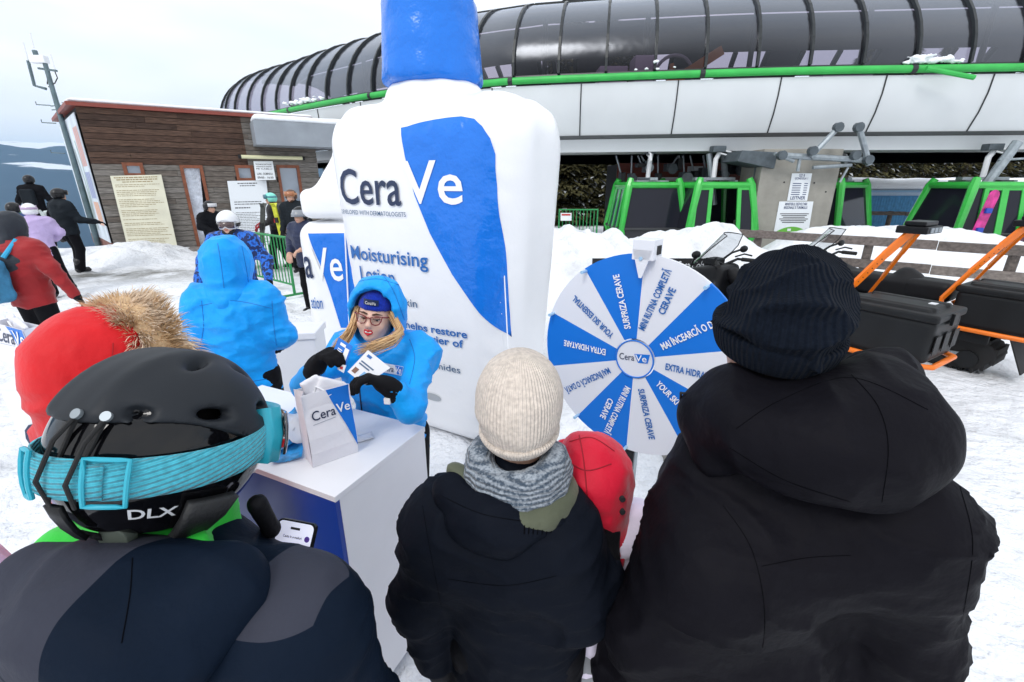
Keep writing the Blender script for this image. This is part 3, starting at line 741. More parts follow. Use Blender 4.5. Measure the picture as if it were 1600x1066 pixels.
# machinery behind the glass
for px_, w_, h_, c_ in ((960, .9, 1.0, (.55, .5, .55)), (1010, .7, 1.3, (.5, .45, .5)), (1160, 1.5, .7, (.1, .1, .12)), (1330, 1.6, .9, (.45, .42, .47)), (1480, 1.3, .8, (.4, .38, .42)), (890, 1.0, .8, (.12, .12, .14))):
    P = at_y(px_, 95, 16.6); MB().box((P[0]-w_/2, 2.6, 4.5), (P[0]+w_/2, 3.4, 4.5+h_)).build('machine_cabinet', mat('cabinet_%d' % px_, c_, .5), sta, bevel=.03)
P = at_y(1090, 90, 15.6)
MB().bar((P[0]-.85, 1.7, 4.75), (P[0]+.8, 1.9, 5.75), .18, .26).bar((P[0]-.6, 1.65, 4.7), (P[0]-.75, 1.65, 5.35), .12, .12).build('orange_lever', mat('machine_orange', (.42, .17, .04), .5), sta)
P = at_y(1055, 95, 16.2); MB().tube([(P[0]+.6*math.cos(a), 2.2, 5.1+.6*math.sin(a)) for a in np.linspace(0, 6.28, 28)[:-1]], .05, 6, closed=True).build('bull_wheel', mat('wheel_grey', (.3, .3, .32), .5), sta)
for k in range(9):
    i = 8+k*11; MB().tube([sp_(i, 3.6, 4.5), sp_(i, 3.6, 7.3)], .09, 8).build('inner_column', m_rib, sta)
# loose gutter end and snow on the gutter
P = at_y(1485, 115, 13.1)-ORG
MB().tube([(P[0]-.6, P[1]+.05, P[2]+.12), (P[0]+.5, P[1]-.15, P[2]-.12)], .06, 8).build('loose_gutter_end', m_green, sta)
sn = Sdf(); rg = np.random.default_rng(9)
for px0, n_ in ((1435, 34), (1470, 26), (1020, 6), (480, 26), (462, 26)):
    for k in range(n_):
        P = at_y(px0+rg.normal(0, 11), 108, 1); i = int(np.argmin(np.abs(ST[:, 0]/ST[:, 1]-P[0]/P[1])))
        c_ = sp_(i, -.05+rg.normal(0, .03), 4.9+abs(rg.normal(0, .07))); r_ = .022+.045*rg.random()**2; sn.ell((c_[0]+rg.normal(0, .1), c_[1], c_[2]), (r_*1.8, r_, r_*.8), 0, .05)
sn.build('gutter_snow', m_roofsnow, sta, h=.022, disp=folds(.02, (14, 14, 14), 4)).__setitem__('kind', 'stuff')
# ---- things below the station
m_steel = mat('galvanised_steel', (.3, .34, .37), .45, metal=.6, var=.2, vscale=8); m_dsteel = mat('dark_steel', (.09, .11, .125), .5, metal=.4, var=.2)
m_blk_u = mat('machine_black', (.02, .022, .025), .5)
m_conc = mat('raw_concrete', (.3, .29, .26), .9, var=.15, vscale=2.5, bump=.3, bscale=40)
YB = 13.55
def yb(px, py, Y=YB): return at_y(px, py, Y)
blk = thing('concrete_pier', 'broad raw concrete pier under the station carrying two white signs', 'pier', (yb(1245, 350)[0], YB, -.6))
bx = blk.location.x
a = yb(1190, 263); b = yb(1312, 265)
MB().box((a[0]-bx, 0, 0), (b[0]-bx, 1.2, 3.45)).build('block', m_conc, blk, bevel=.02)
for px_, py_ in ((1225, 285), (1272, 286), (1215, 330), (1290, 300)):
    p = yb(px_, py_); MB().tube([(p[0]-bx, -.012, p[2]+.6), (p[0]-bx, .02, p[2]+.6)], .022, 10).build('tie_hole', m_dark, blk)
def flat_sign(name, label, quad, Y, base, texts, cat='sign', m_=None):
    P = [yb(x, y, Y) for x, y in quad]; org = P[3]; T = thing(name, label, cat, tuple(org)); q = [p-org for p in P]; d = np.array([0, .02, 0])
    MB().hexa([q[3], q[2], q[2]+d, q[3]+d, q[0], q[1], q[1]+d, q[0]+d]).build('panel', m_ or m_wb, T)
    for s_, v_, sz, wd, mt_ in texts:
        c_ = (q[3]*(1-v_)+q[0]*v_+q[2]*(1-v_)+q[1]*v_)*.5
        letter('lettering', s_, sz, frame_fn(c_+np.array([0, -.006, 0]), (1, 0, 0), (0, 0, 1)), mt_, T, bold=.012, align='CENTER', width=wd)
    return T, q
m_navy = mat('print_navy', (.012, .03, .13), .5)
T, q = flat_sign('capacity_sign', 'upper white sign on the concrete pier listing lift data', ((1238, 271), (1269, 271), (1261, 314), (1230, 314)), YB-.03, 0,
    (('GD 8', .88, .1, .16, m_navy), ('GONDOLA 1', .78, .08, .36, m_navy), ('LEITNER', .05, .13, .42, m_navy)))
ml = MB()
for k in range(6):
    v_ = .62-k*.08; A_ = q[3]*(1-v_)+q[0]*v_; B_ = q[2]*(1-v_)+q[1]*v_
    for u0, u1 in ((.12, .55), (.7, .88)):
        p0 = A_+(B_-A_)*u0; p1 = A_+(B_-A_)*u1; dz_ = np.array([0, 0, .02]); o2 = np.array([0, -.005, 0]); ml.add([p0+o2, p1+o2, p1+dz_+o2, p0+dz_+o2], [(0, 1, 2, 3)])
ml.build('printed_lines', m_navy, T)
T, q = flat_sign('funding_sign', 'lower white sign with green curve on the concrete pier', ((1218, 315), (1271, 315), (1263, 364), (1209, 364)), YB-.03, 0,
    (('MINISTERUL DEZVOLTARII', .88, .1, .62, m_navy), ('REGIONALE SI TURISMULUI', .77, .1, .66, m_navy)))
ml = MB()
for k in range(6):
    v_ = .6-k*.055; A_ = q[3]*(1-v_)+q[0]*v_; B_ = q[2]*(1-v_)+q[1]*v_; a_ = .08+.05*(k % 3)
    p0 = A_+(B_-A_)*a_; p1 = A_+(B_-A_)*(1-a_); dz_ = np.array([0, 0, .022]); o2 = np.array([0, -.005, 0]); ml.add([p0+o2, p1+o2, p1+dz_+o2, p0+dz_+o2], [(0, 1, 2, 3)])
ml.build('printed_lines', m_ink, T)
arc = [(u, .2*(1-(2*u-1)**2)+.0) for u in np.linspace(.0, 1, 14)]
pv = []
for u, v_ in arc: pv.append(q[3]+(q[2]-q[3])*u+(q[0]-q[3])*max(v_, .001)+np.array([0, -.005, 0]))
MB().add(pv, [tuple(range(len(pv)))]).build('green_curve', mat('sign_green', (.13, .42, .05), .5), T)
MB().box((.37, -.012, .05), (.47, -.007, .12)).build('emblem', m_white, T)
# steel posts and the arms hanging from the cladding
def steel(name, label, bars, cat='steel post', m_=None):
    o = np.array(bars[0][0]); T = thing(name, label, cat, tuple(o))
    for i, (a, b, w_) in enumerate(bars):
        MB().tube([np.array(a)-o, np.array(b)-o], w_, 8).build('member', m_ or m_steel, T, smooth=True)
    return T
steel('steel_post', 'dark steel post standing left of the concrete pier', [(yb(1170, 372, 13.9), yb(1186, 250, 13.9), .1)], m_=m_dsteel)
steel('steel_post', 'steel post pair behind the gondola with open doors', [(yb(1116, 320, 14.6), yb(1108, 240, 14.6), .09), (yb(1135, 320, 16), yb(1129, 215, 16), .1)])
steel('bracing_arm', 'heavy slanted steel arm right of the gondolas with a bracket', [(yb(1538, 292, 13.2), yb(1590, 222, 13.2), .12), (yb(1560, 250, 13.2), yb(1600, 248, 13.2), .03)], 'steel arm')
T = steel('guide_frame', 'grey steel guide frame with two pipes hanging below the white cladding', [(yb(1266, 246, 13.1), yb(1310, 199, 13.1), .07), (yb(1358, 258, 13.1), yb(1342, 199, 13.1), .075), (yb(1218, 243, 13.2), yb(1362, 251, 13.2), .08), (yb(1250, 246, 13.2), yb(1246, 268, 13.2), .045), (yb(1325, 262, 13.2), yb(1312, 285, 13.2), .03), (yb(1210, 240, 13.2), yb(1240, 252, 13.2), .05), (yb(1270, 262, 13.2), yb(1330, 258, 13.2), .05)], 'steel frame')
o = np.array(T.location)
for px_, py_ in ((1310, 199), (1342, 199), (1270, 236), (1357, 250), (1222, 243), (1337, 243)):
    c_ = yb(px_, py_, 13.05)-o; MB().tube([c_-np.array([.0, .06, 0]), c_+np.array([0, .08, 0])], .12, 10).build('flange', m_dsteel, T, smooth=True)
a = yb(1155, 236, 13.4); T = thing('drive_housing', 'dark grey tapered steel housing left of the guide frame', 'housing', tuple(a))
q = [np.array(yb(x, y, 13.4))-a for x, y in ((1152, 252), (1210, 264), (1216, 238), (1160, 235))]; d = np.array([0, 1.0, 0])
MB().hexa([q[0], q[1], q[1]+d, q[0]+d, q[3], q[2], q[2]+d, q[3]+d]).build('shell', m_dsteel, T, bevel=.02)
# red timber control room behind the cabins
P0 = yb(962, 300, 18.5); P1 = yb(1188, 300, 18.5)
ctl = thing('control_room', 'red brown timber control room deep under the station', 'booth', (P0[0], 18.5, -.55)); wd = P1[0]-P0[0]
for k in range(12):
    MB().box((0, 0, k*.27), (wd, .05, k*.27+.262)).build('plank', mat('red_timber', (.13, .028, .018), .6, var=.25, stretch=(1, 1, 8)), ctl)
MB().box((.1, .06, 0), (wd-.1, 2.5, 3.2)).build('room_core', m_dark, ctl)
for a, b in ((.16, .42), (.55, .8)):
    MB().box((wd*a, -.03, 1.2), (wd*b, -.005, 2.35)).build('window', mat('booth_glass', (.12, .15, .16), .1, coat=1), ctl)
MB().box((wd*.1, -.05, 2.6), (wd*.62, -.01, 2.72)).build('strip_lamp', m_white, ctl)
for px_, w_, py_ in ((1075, .55, 260), (1095, .5, 266), (1165, .9, 282)):
    p = yb(px_, py_, 17.6); T = thing('info_board', {1075: 'pale info board left behind the door gondola', 1095: 'narrow info board hung beside the pale one', 1165: 'white poster on the booth right of the door gondola'}[px_], 'sign', tuple(p))
    MB().box((0, 0, -.6), (w_, .03, .0)).build('panel', m_wb, T); MB().box((.02, -.008, -.3), (w_-.02, -.003, -.2)).build('printed_band', mat('band_green', (.1, .35, .2), .5), T)
rgm = random.Random(8)                                         # dark drive machinery under the deck
mch = thing('drive_machinery', 'dark clutter of pulleys and cable trays hanging behind the cabins', 'machinery', (0, 16.6, 2.0))
for k in range(16):
    p_ = yb(975+k*14+rgm.uniform(-6, 6), 262+rgm.uniform(-8, 16), 16.6); w_ = rgm.uniform(.12, .45); h_ = rgm.uniform(.1, .4)
    MB().box((p_[0]-w_/2, -.2, p_[2]-2-h_/2), (p_[0]+w_/2, .2, p_[2]-2+h_/2)).build('gearbox' if k % 3 else 'cable_tray', m_dsteel if k % 2 else m_blk_u, mch, bevel=.02)
    if k % 2: MB().tube([(p_[0], -.25, p_[2]-2-.05), (p_[0], -.32, p_[2]-2-.05)], rgm.uniform(.1, .2), 14).build('pulley', m_dsteel if k % 4 == 1 else m_steel, mch)
    MB().tube([(p_[0], 0, p_[2]-2), (p_[0]+rgm.uniform(-.3, .3), 0, .84)], .03, 6).build('hanger_rod', m_steel, mch)
# ---- gondola cabins
m_cabg = mat('cabin_green', (.035, .44, .06), .35, var=.08, coat=.4); m_cabglass = mat('cabin_glass', (.016, .017, .026), .06, spec=.25, coat=.0); m_cabdark = mat('cabin_dark', (.035, .037, .042), .5)
def gondola(label, px_, Y, yaw, open_door=False, white_low=False):
    P = yb(px_, 300, Y); z0 = -.12
    T = thing('gondola_cabin', label, 'gondola', (P[0], Y, z0), yaw, 'green gondola cabins under the station')
    LV = [(0., .74, .74), (.75, 1.0, .98), (2.02, .76, .78)]
    def cr(l, sx, sy): return (sx*LV[l][1], sy*LV[l][2], LV[l][0])
    def face(side, l):      # quads of one side between level l and l+1
        if side == 0: return [cr(l, -1, -1), cr(l, 1, -1), cr(l+1, 1, -1), cr(l+1, -1, -1)]
        if side == 1: return [cr(l, 1, -1), cr(l, 1, 1), cr(l+1, 1, 1), cr(l+1, 1, -1)]
        if side == 2: return [cr(l, 1, 1), cr(l, -1, 1), cr(l+1, -1, 1), cr(l+1, 1, 1)]
        return [cr(l, -1, 1), cr(l, -1, -1), cr(l+1, -1, -1), cr(l+1, -1, 1)]
    m_low = m_panel if white_low else m_cabdark
    for side in range(4):
        q = [np.array(p) for p in face(side, 1)]; c_ = sum(q)/4
        if side != 0 or not open_door:
            MB().add(q, [(0, 1, 2, 3)]).build('window_pane', m_cabglass, T)
        q0 = face(side, 0)
        if side != 0: MB().add(q0, [(0, 1, 2, 3)]).build('lower_panel', m_low, T)
    fr2 = MB()
    for sx in (-1, 1):
        for sy in (-1, 1):
            pts = [Vector(cr(0, sx, sy)), Vector(cr(1, sx, sy)), Vector(cr(2, sx, sy)), Vector((sx*.7, sy*.72, 2.2))]
            fr2.tube(pts, [.07, .09, .115, .09], 8)
    for l, rr_ in ((0, .07), (2, .095)):
        pts = [cr(l, -1, -1), cr(l, 1, -1), cr(l, 1, 1), cr(l, -1, 1)]
        for a, b in zip(pts, pts[1:]+pts[:1]): fr2.tube([a, b], rr_, 8)
    fr2.build('frame', m_cabg, T, smooth=True)
    MB().box((-.72, -.74, 2.0), (.72, .74, 2.08)).build('roof', m_cabdark, T, bevel=.02)
    MB().box((-.72, -.72, -.02), (.72, .72, .04)).build('floor', m_cabdark, T)
    bmp = MB()
    for s_ in (0, 1, 2, 3):
        a, b = face(s_, 1)[:2]; bmp.tube([np.array(a)*1.01, np.array(b)*1.01], .045, 6)
    bmp.build('bumper', m_cabdark, T)
    for sx in (-1, 1):      # two door leaves on the front side
        off = .42 if open_door else 0
        for tag_ in (0,):
            dl = MB(); y_ = -1.03
            x0, x1 = (sx*(.03+off), sx*(.50+off*.95)); zt, zb = 1.95, .08
            def dp(x, z): return (x*(1.0-.10*abs(z-.75)/1.2), -(LV[1][2]+.03)+(abs(z-.75)*.16 if z > .75 else abs(z-.75)*.3), z)
            for (xa, za), (xb, zb_) in (((x0, zb), (x0, .75)), ((x0, .75), (x0, zt)), ((x1, zb), (x1, .75)), ((x1, .75), (x1, zt)), ((x0, zt), (x1, zt)), ((x0, zb), (x1, zb))):
                dl.bar(dp(xa, za), dp(xb, zb_), .11, .05, up=(0, -1, 0))
            D_ = dl.build('door_leaf', m_cabg, T)
            q = [dp(x0, zb), dp(x1, zb), dp(x1, .75), dp(x0, .75)]; q2 = [dp(x0, .75), dp(x1, .75), dp(x1, zt), dp(x0, zt)]
            MB().add(q, [(0, 1, 2, 3)]).add(q2, [(0, 1, 2, 3)]).build('door_pane', m_cabglass, D_)
    # roof carrier, hanger arm and grip
    MB().box((-.6, -.12, 2.16), (.6, .12, 2.24)).box((-.5, -.5, 2.1), (-.42, .5, 2.16)).box((.42, -.5, 2.1), (.5, .5, 2.16)).build('carrier', m_steel, T)
    MB().tube([(0, 0, 2.2), (0, .02, 2.75), (.12, 0, 3.0)], .07, 8).build('hanger_arm', m_white, T, smooth=True)
    MB().tube([(.05, -.1, 3.0), (.38, -.1, 2.92), (.5, -.1, 2.72), (.42, -.1, 2.66), (.3, -.1, 2.84), (.05, -.1, 2.9)], .025, 6).build('grip_lever', m_white, T)
    MB().box((-.18, -.14, 2.93), (.2, .14, 3.1)).build('grip', m_dsteel, T, bevel=.02)
    return T
gondola('green gondola cabin with wide dark window, leftmost under the station', 1010, 15.2, R(-88))
gondola('green gondola cabin with open double doors between post and leftmost cabin', 1112, 14.4, R(2), True)
G3 = gondola('green gondola cabin half hidden behind the concrete pier', 1292, 15.6, R(-60), False, True)
gondola('large green gondola cabin at right edge with closed doors and ski racks', 1528, 13.6, R(-6))
ringo = yb(1304, 345, 14.4); gl_ = G3.matrix_basis.inverted() @ Vector(ringo)
# ski racks with gear on the right cabin
P = yb(1545, 330, 12.45)
def snowboard(label, px_, py_, col, col2, tilt):
    P = yb(px_, py_, 12.35); T = thing('snowboard', label, 'snowboard', (P[0], 12.35, P[2]))
    pts = []
    for a in np.linspace(0, math.pi, 9): pts.append((.14*math.cos(a), .62+.16*math.sin(a)))
    for a in np.linspace(math.pi, 2*math.pi, 9): pts.append((.14*math.cos(a), -.62+.16*math.sin(a)))
    ca, sa = math.cos(tilt), math.sin(tilt)
    MB().prism(pts, 0, .014, lambda u, v_, d: (u*ca-v_*sa, d, u*sa+v_*ca)).build('deck', mat('deck_'+label[:8], col, .3, var=.6, vscale=5), T)
    for z in (-.25, .25): MB().box((-z*sa-.08, -.07, z*ca-.06), (-z*sa+.08, -.004, z*ca+.07)).build('binding', mat('bind_'+label[:8], col2, .5), T, bevel=.015)
snowboard('magenta and black snowboard standing in the right cabin rack', 1535, 345, (.5, .03, .22), (.02, .06, .4), R(-8))
snowboard('dark patterned snowboard at the right picture edge by the cabin', 1594, 372, (.08, .03, .06), (.3, .3, .35), R(-30))
# ---- blue building beyond, snow roofed
P = yb(1318, 300, 23)
blu = thing('blue_building', 'low blue boarded building with snowy roof beyond the fence', 'building', (P[0], 23, gz(P[0], 23)))
for k in range(26):
    MB().box((.3+k*.135, 0, .3), (.3+k*.135+.115, .04, 1.95)).build('board', mat('blue_board', (.05, .25, .48), .6, var=.2), blu)
MB().box((0, .045, 0), (14, 4, 2.1)).build('wall', mat('pale_blue_wall', (.45, .55, .66), .7, var=.05), blu)
MB().box((-.3, -.2, 2.1), (14.3, 4.2, 2.2)).build('eave', mat('blue_eave', (.25, .42, .6), .6), blu)
snow_cap('roof_snow', [(-.35, -.25), (14.4, -.25), (14.4, 4.2), (-.35, 4.2)], 2.2, .55, blu, None, .16)
# ---- wooden rail fences
m_rail = [mat(f'grey_rail_{i}', c_, .85, var=.35, vscale=4, bump=.4, bscale=60, stretch=(1, 6, 6)) for i, c_ in enumerate(((.15, .125, .115), (.12, .1, .09), (.18, .155, .14)))]
def fence(name, label, A_, B_, zs, nposts, hgt=.14):
    A_ = np.array(A_); B_ = np.array(B_); T = thing(name, label, 'fence', (A_[0], A_[1], 0)); d = B_-A_; u = d/np.linalg.norm(d); n_ = np.array([u[1], -u[0], 0]); n_ = -n_ if n_[1] > 0 else n_
    for i in range(nposts):
        p = d*(i+.5)/nposts; g_ = gz(A_[0]+p[0], A_[1]+p[1])
        MB().tube([p+np.array([0, 0, g_-.3]), p+np.array([0, 0, zs[0]+.08])], .075, 9).build('post', m_rail[1], T, smooth=True)
    for j, z in enumerate(zs):
        for i in range(max(1, nposts//2)):
            k0, k1 = i/max(1, nposts//2), (i+1)/max(1, nposts//2)
            a = d*k0+n_*.1+np.array([0, 0, z]); b = d*k1-u*.01+n_*.1+np.array([0, 0, z+.01])
            MB().bar(a, b, .06, hgt).build('rail', m_rail[(i+j) % 3], T, bevel=.012)
    return T
fence('rail_fence', 'weathered two rail wooden fence behind the snowmobiles', (4.6, 10.65, 0), (10.4, 5.6, 0), (.92, .5), 4, .16)
fence('rail_fence', 'far wooden rail fence in front of the blue building', tuple(np.r_[yb(1325, 345, 17)[:2], 0]), tuple(np.r_[yb(1500, 345, 16)[:2], 0]), (.95,), 4, .13)
# metal crowd barriers
def barrier(label, A_, B_, m_, hgt=1.05, nb=13):
    A_ = np.array(A_, float); B_ = np.array(B_, float); T = thing('crowd_barrier', label, 'barrier', tuple(A_)); d = B_-A_
    z = np.array([0, 0, 1.])
    MB().tube([z*.02, z*hgt, d+z*hgt, d+z*.02], .026, 8).build('frame', m_, T)
    MB().tube([z*.2, d+z*.2], .02, 6).build('lower_rail', m_, T)
    for k in range(1, nb): MB().tube([d*k/nb+z*.2, d*k/nb+z*hgt], .011, 5).build('bar', m_, T)
    pr = np.array([-d[1], d[0], 0])/np.linalg.norm(d)*.3
    for e in (0*d, d): MB().bar(e-pr+z*.02, e+pr+z*.02, .06, .03).build('foot', m_, T)
m_barg = mat('barrier_green', (.02, .24, .07), .45)
barrier('green metal crowd barrier in front of the hut door', at_z(398, 463, 0)+np.array([-.5, 1.0, 0]), at_z(461, 462, 0), m_barg)
barrier('dark metal crowd barrier beside the forest', np.r_[yb(874, 330, 12.4)[:2], .35], np.r_[yb(934, 330, 12.4)[:2], .35], m_barg, .95, 11)
T, q = flat_sign('warning_sign', 'small white and red sign hung on the dark barrier', ((876, 333), (893, 333), (893, 345), (876, 345)), 12.3, 0, ())
MB().box((.02, -.008, .13), (.25, -.004, .17)).build('red_stripe', mat('stripe_red', (.5, .03, .03), .5), T)
# drinks banner in the snow
P0 = yb(926, 402, 7.0); P1 = yb(1112, 401, 7.0)
T = thing('drinks_banner', 'low black advertising banner behind the prize wheel', 'banner', (P0[0], 7.0, P0[2]-.45))
MB().box((0, 0, 0), (P1[0]-P0[0], .02, .43)).build('sheet', mat('banner_black', (.012, .012, .014), .6), T)
c_ = yb(1078, 417, 6.98); letter('lettering', 'Coca-Cola', .17, frame_fn((c_[0]-P0[0], -.02, c_[2]-P0[2]+.42), (1, 0, 0), (0, 0, 1)), m_white, T, align='CENTER', shear=.35, width=.42)
# ================================================================ PROMOTION STAND
m_gloss = mat('white_laminate', (.78, .79, .83), .3, var=.02, spec=.4); m_blue = mat('brand_blue', (.006, .17, .66), .4, spec=.4); m_vinyl_w = mat('white_vinyl', (.83, .84, .86), .32, bump2=.08, b2scale=4, bump=.03, bscale=30, spec=.4)
m_vblue = mat('blue_vinyl', (.008, .17, .68), .25, bump2=.3, b2scale=5, bump=.06, bscale=28, spec=.5); m_ink_navy = mat('logo_navy', (.012, .025, .075), .35); m_ink_white = mat('logo_white', (.85, .86, .88), .35)
m_ink_blue = mat('text_blue', (.015, .13, .42), .4); m_ink_slate = mat('text_slate', (.06, .12, .22), .4)
# ---- tall inflatable bottle
BR = R(-30); BC = np.array([-.505, 3.62, 0]); bu = np.array([math.cos(BR), math.sin(BR), 0]); bd = np.array([-math.sin(BR), math.cos(BR), 0])
bott = thing('inflatable_bottle', 'tall inflatable white lotion bottle with blue cap and blue wedge label', 'inflatable', (BC[0], BC[1], .0), BR)
BW, BD, BHt = .84, .43, 2.5
def bottle_fn(P):
    z = P[..., 2]; x = P[..., 0]; y = P[..., 1]
    ins = .83+.17*np.clip(z/2.1, 0, 1)**.8-.05*np.clip(.3-z, 0, .3)/.3
    hx, hy, r2 = BW*ins, (BD+.075*np.cos(np.clip(x/BW, -1, 1)*1.5)*np.cos(np.clip((z-1.2)/1.3, -1, 1)*1.4))*ins, .27
    qx = np.abs(x)-hx+r2; qy = np.abs(y)-hy+r2
    d2 = np.sqrt(np.maximum(qx, 0)**2+np.maximum(qy, 0)**2)+np.minimum(np.maximum(qx, qy), 0)-r2
    dz_ = np.abs(z-BHt/2)-BHt/2; rr_ = np.where(z > 1.2, .30, .14)
    a = np.maximum(d2+rr_, 0); b = np.maximum(dz_+rr_, 0)
    d = np.sqrt(a*a+b*b)+np.minimum(np.maximum(d2, dz_)+rr_, 0)-rr_
    pk = np.exp(-((z-2.38)/.16)**2)+.7*np.exp(-(d2+.05)**2/.02)*0
    pk2 = np.exp(-(np.abs(x)-BW+.16)**2/.004)*.5
    ed = np.exp(-(np.abs(np.abs(x)-hx+.12)/.07)**2)+np.exp(-(np.abs(np.abs(z-1.25)-1.12)/.12)**2)
    return d+.013*pk*np.sin(38*(x+.6*y)+5*vnoise(P*3))*(vnoise(P*5)-.1)+.007*ed*np.sin(34*z+21*x+9*vnoise(P*2.6))*(vnoise(P*3.7)-.15)
sb = Sdf(); sb.raw(bottle_fn, (-BW-.08, -BD-.12, 0), (BW+.08, BD+.12, BHt+.02), 0, 0)
sb.ell((-.05, 0, 2.52), (.36, .33, .16), 0, .06)
bott_body = sb.build('body', m_vinyl_w, bott, h=.022, sm=1)
def front_fn(S_, off=.006, y0=-.9, xm=.74):
    """maps (x,z) on the front of a solid to its surface"""
    def f(P):
        Q = np.stack([np.clip(P[:, 0], -xm, xm), np.full(len(P), y0), P[:, 1]], -1).astype(np.float32)
        for _ in range(60):
            d = S_.d(Q); Q[:, 1] += np.clip(d, -.05, .1)*.8
        Q[:, 1] -= off; return Q
    return f
bfn = front_fn(sb)
FP = BC-bd*(BD+.05)
def bx_(px_, py_):
    P = on_plane(px_, py_, FP, bd); return float((P-BC) @ bu), float(P[2])
edge = [(622, 199), (632, 245), (648, 305), (672, 365), (705, 430), (745, 495), (789, 556), (784, 500), (776, 420), (768, 340), (765, 280), (764, 240), (758, 215), (747, 196), (733, 184), (712, 180), (690, 182), (655, 189)]
poly_mesh([bx_(*p) for p in edge], bfn, 'label_wedge', m_vblue, bott, .05)
def btext(name, s, px_end, py_base, px_h, m_, bold=0, px_start=None, space=1.0):
    xe, z = bx_(px_end, py_base); _, zt = bx_(px_end, py_base-px_h); size = (zt-z)/.73
    wd = None
    if px_start: wd = xe-bx_(px_start, py_base)[0]
    f2 = lambda P: front_fn(sb, .011)(P+np.array([xe-P[:, 0].max(), z]))
    letter(name, s, size, f2, m_, bott, bold, 'LEFT', space, .045, width=wd)
btext('logo_lettering', 'Cera', 629, 321, 62, m_ink_navy, .008, 531)
btext('logo_lettering', 'Ve', 722, 319, 74, m_ink_white, .008, 633)
btext('tagline', 'DEVELOPED WITH DERMATOLOGISTS', 636, 339, 7.5, m_ink_slate, .004, 528)
btext('product_name', 'Moisturising', 670, 418, 24, m_ink_blue, .012, 547)
btext('product_name', 'Lotion', 618, 444, 22, m_ink_blue, .012, 562)
btext('description', 'For Dry to Very Dry Skin', 652, 481, 13, m_ink_slate, .006, 505)
btext('description', 'Moisturises and helps restore', 726, 531, 12.5, m_ink_blue, .022, 540)
btext('description', 'the protective barrier of', 720, 546, 12.5, m_ink_blue, .022, 560)
btext('description', 'with 3 Essential Ceramides', 714, 587, 11, m_ink_slate, .006, 560)
xc, zc = bx_(668, 625); poly_mesh([(xc+.085*math.cos(a), zc+.032*math.sin(a)) for a in np.linspace(0, 6.283, 25)[:-1]], bfn, 'volume_mark', mat('mark_grey', (.38, .41, .44), .5), bott, .05)
for xs_ in (-.66, .70):
    Qs = front_fn(sb, -.002, xm=.8)(np.stack([np.full(40, xs_), np.linspace(.15, 2.3, 40)], 1)); MB().tube([tuple(q_) for q_ in Qs], .004, 5).build('welded_seam', m_vinyl_w, bott, smooth=True)
cap = Sdf()
def cap_fn(P):
    r_ = np.hypot((P[..., 0]+.06)/1.0, P[..., 1]/1.0); z = P[..., 2]-2.86
    R_ = .335-.02*(z/.26)+.01*np.sin(np.arctan2(P[..., 1], P[..., 0])*9)*np.exp(-((np.abs(z)-.26)/.07)**2)
    a = r_-R_+.06; b = np.abs(z)-.275+.06
    d = np.sqrt(np.maximum(a, 0)**2+np.maximum(b, 0)**2)+np.minimum(np.maximum(a, b), 0)-.06
    return d+.006*np.sin(P[..., 2]*40+6*vnoise(P*4))*(vnoise(P*6)-.3)
cap.raw(cap_fn, (-.43, -.37, 2.56), (.31, .37, 3.16), 0, 0); cap.build('cap', m_vblue, bott, h=.022, sm=1)
for lx, z in ((.66, 2.05), (-.70, 1.9), (.70, 1.15)):
    MB().tube([(lx+.04*math.cos(a), -.28 if lx > 0 else -.2, z+.04*math.sin(a)) for a in np.linspace(0, 6.28, 16)[:-1]], .006, 5, closed=True).build('tether_ring', m_ink_white, bott)
MB().tube([(.66, -.3, 2.01), (.72, -.34, 1.4), (.85, -.5, .8), (1.0, -.75, .02)], .004, 5).build('tether_cord', m_ink_white, bott)
# ---- smaller inflatable jar behind
jc = at_y(556, 400, 5.2); JX = jc[0]
jar = thing('inflatable_jar', 'smaller inflatable white jar with blue label half behind the tall bottle', 'inflatable', (JX, 5.2, .0))
sj = Sdf(); sj.box((0, 0, .78), (.50, .36, .79), .17, 0, 0)
sj.box((0, 0, 1.75), (.42, .34, .15), .09, 0, .02); sj.cap((0, 0, 1.88), (.03, 0, 2.2), .34, .16, 0, .08, (0, 1, 0), 1.2)
sj.build('body', m_vinyl_w, jar, h=.024, sm=1, disp=folds(.003, (6, 6, 9), 3))
jfn = front_fn(sj, .008, xm=.44)
FJ = np.array([JX, 4.84, 0])
def jx(px_, py_): P = on_plane(px_, py_, FJ, (0, 1, 0)); return float(P[0]-JX), float(P[2])
poly_mesh([jx(*p) for p in ((481, 365), (560, 364), (566, 420), (568, 470), (560, 512), (533, 512), (517, 460), (500, 412), (488, 385))], jfn, 'label_wedge', m_vblue, jar, .035)
def jtext(s, px_end, py_, px_h, m_, px_start, bold=0.008):
    xe, z = jx(px_end, py_); _, zt = jx(px_end, py_-px_h)
    letter('logo_lettering', s, (zt-z)/.73, lambda P: front_fn(sj, .014, xm=.47)(P+np.array([xe-P[:, 0].max(), z])), m_, jar, bold, 'LEFT', 1, .03, width=xe-jx(px_start, py_)[0])
jtext('a', 491, 434, 52, m_ink_navy, 476); jtext('Ve', 538, 438, 54, m_ink_white, 489); jtext('ation', 506, 482, 20, m_ink_blue, 486)
MB().tube([jx(541, 350)+(0,)] and [(jx(540, 352)[0], -.39, jx(540, 352)[1]), (jx(547, 505)[0], -.39, jx(547, 505)[1])], .008, 5).build('white_seam', m_ink_white, jar)
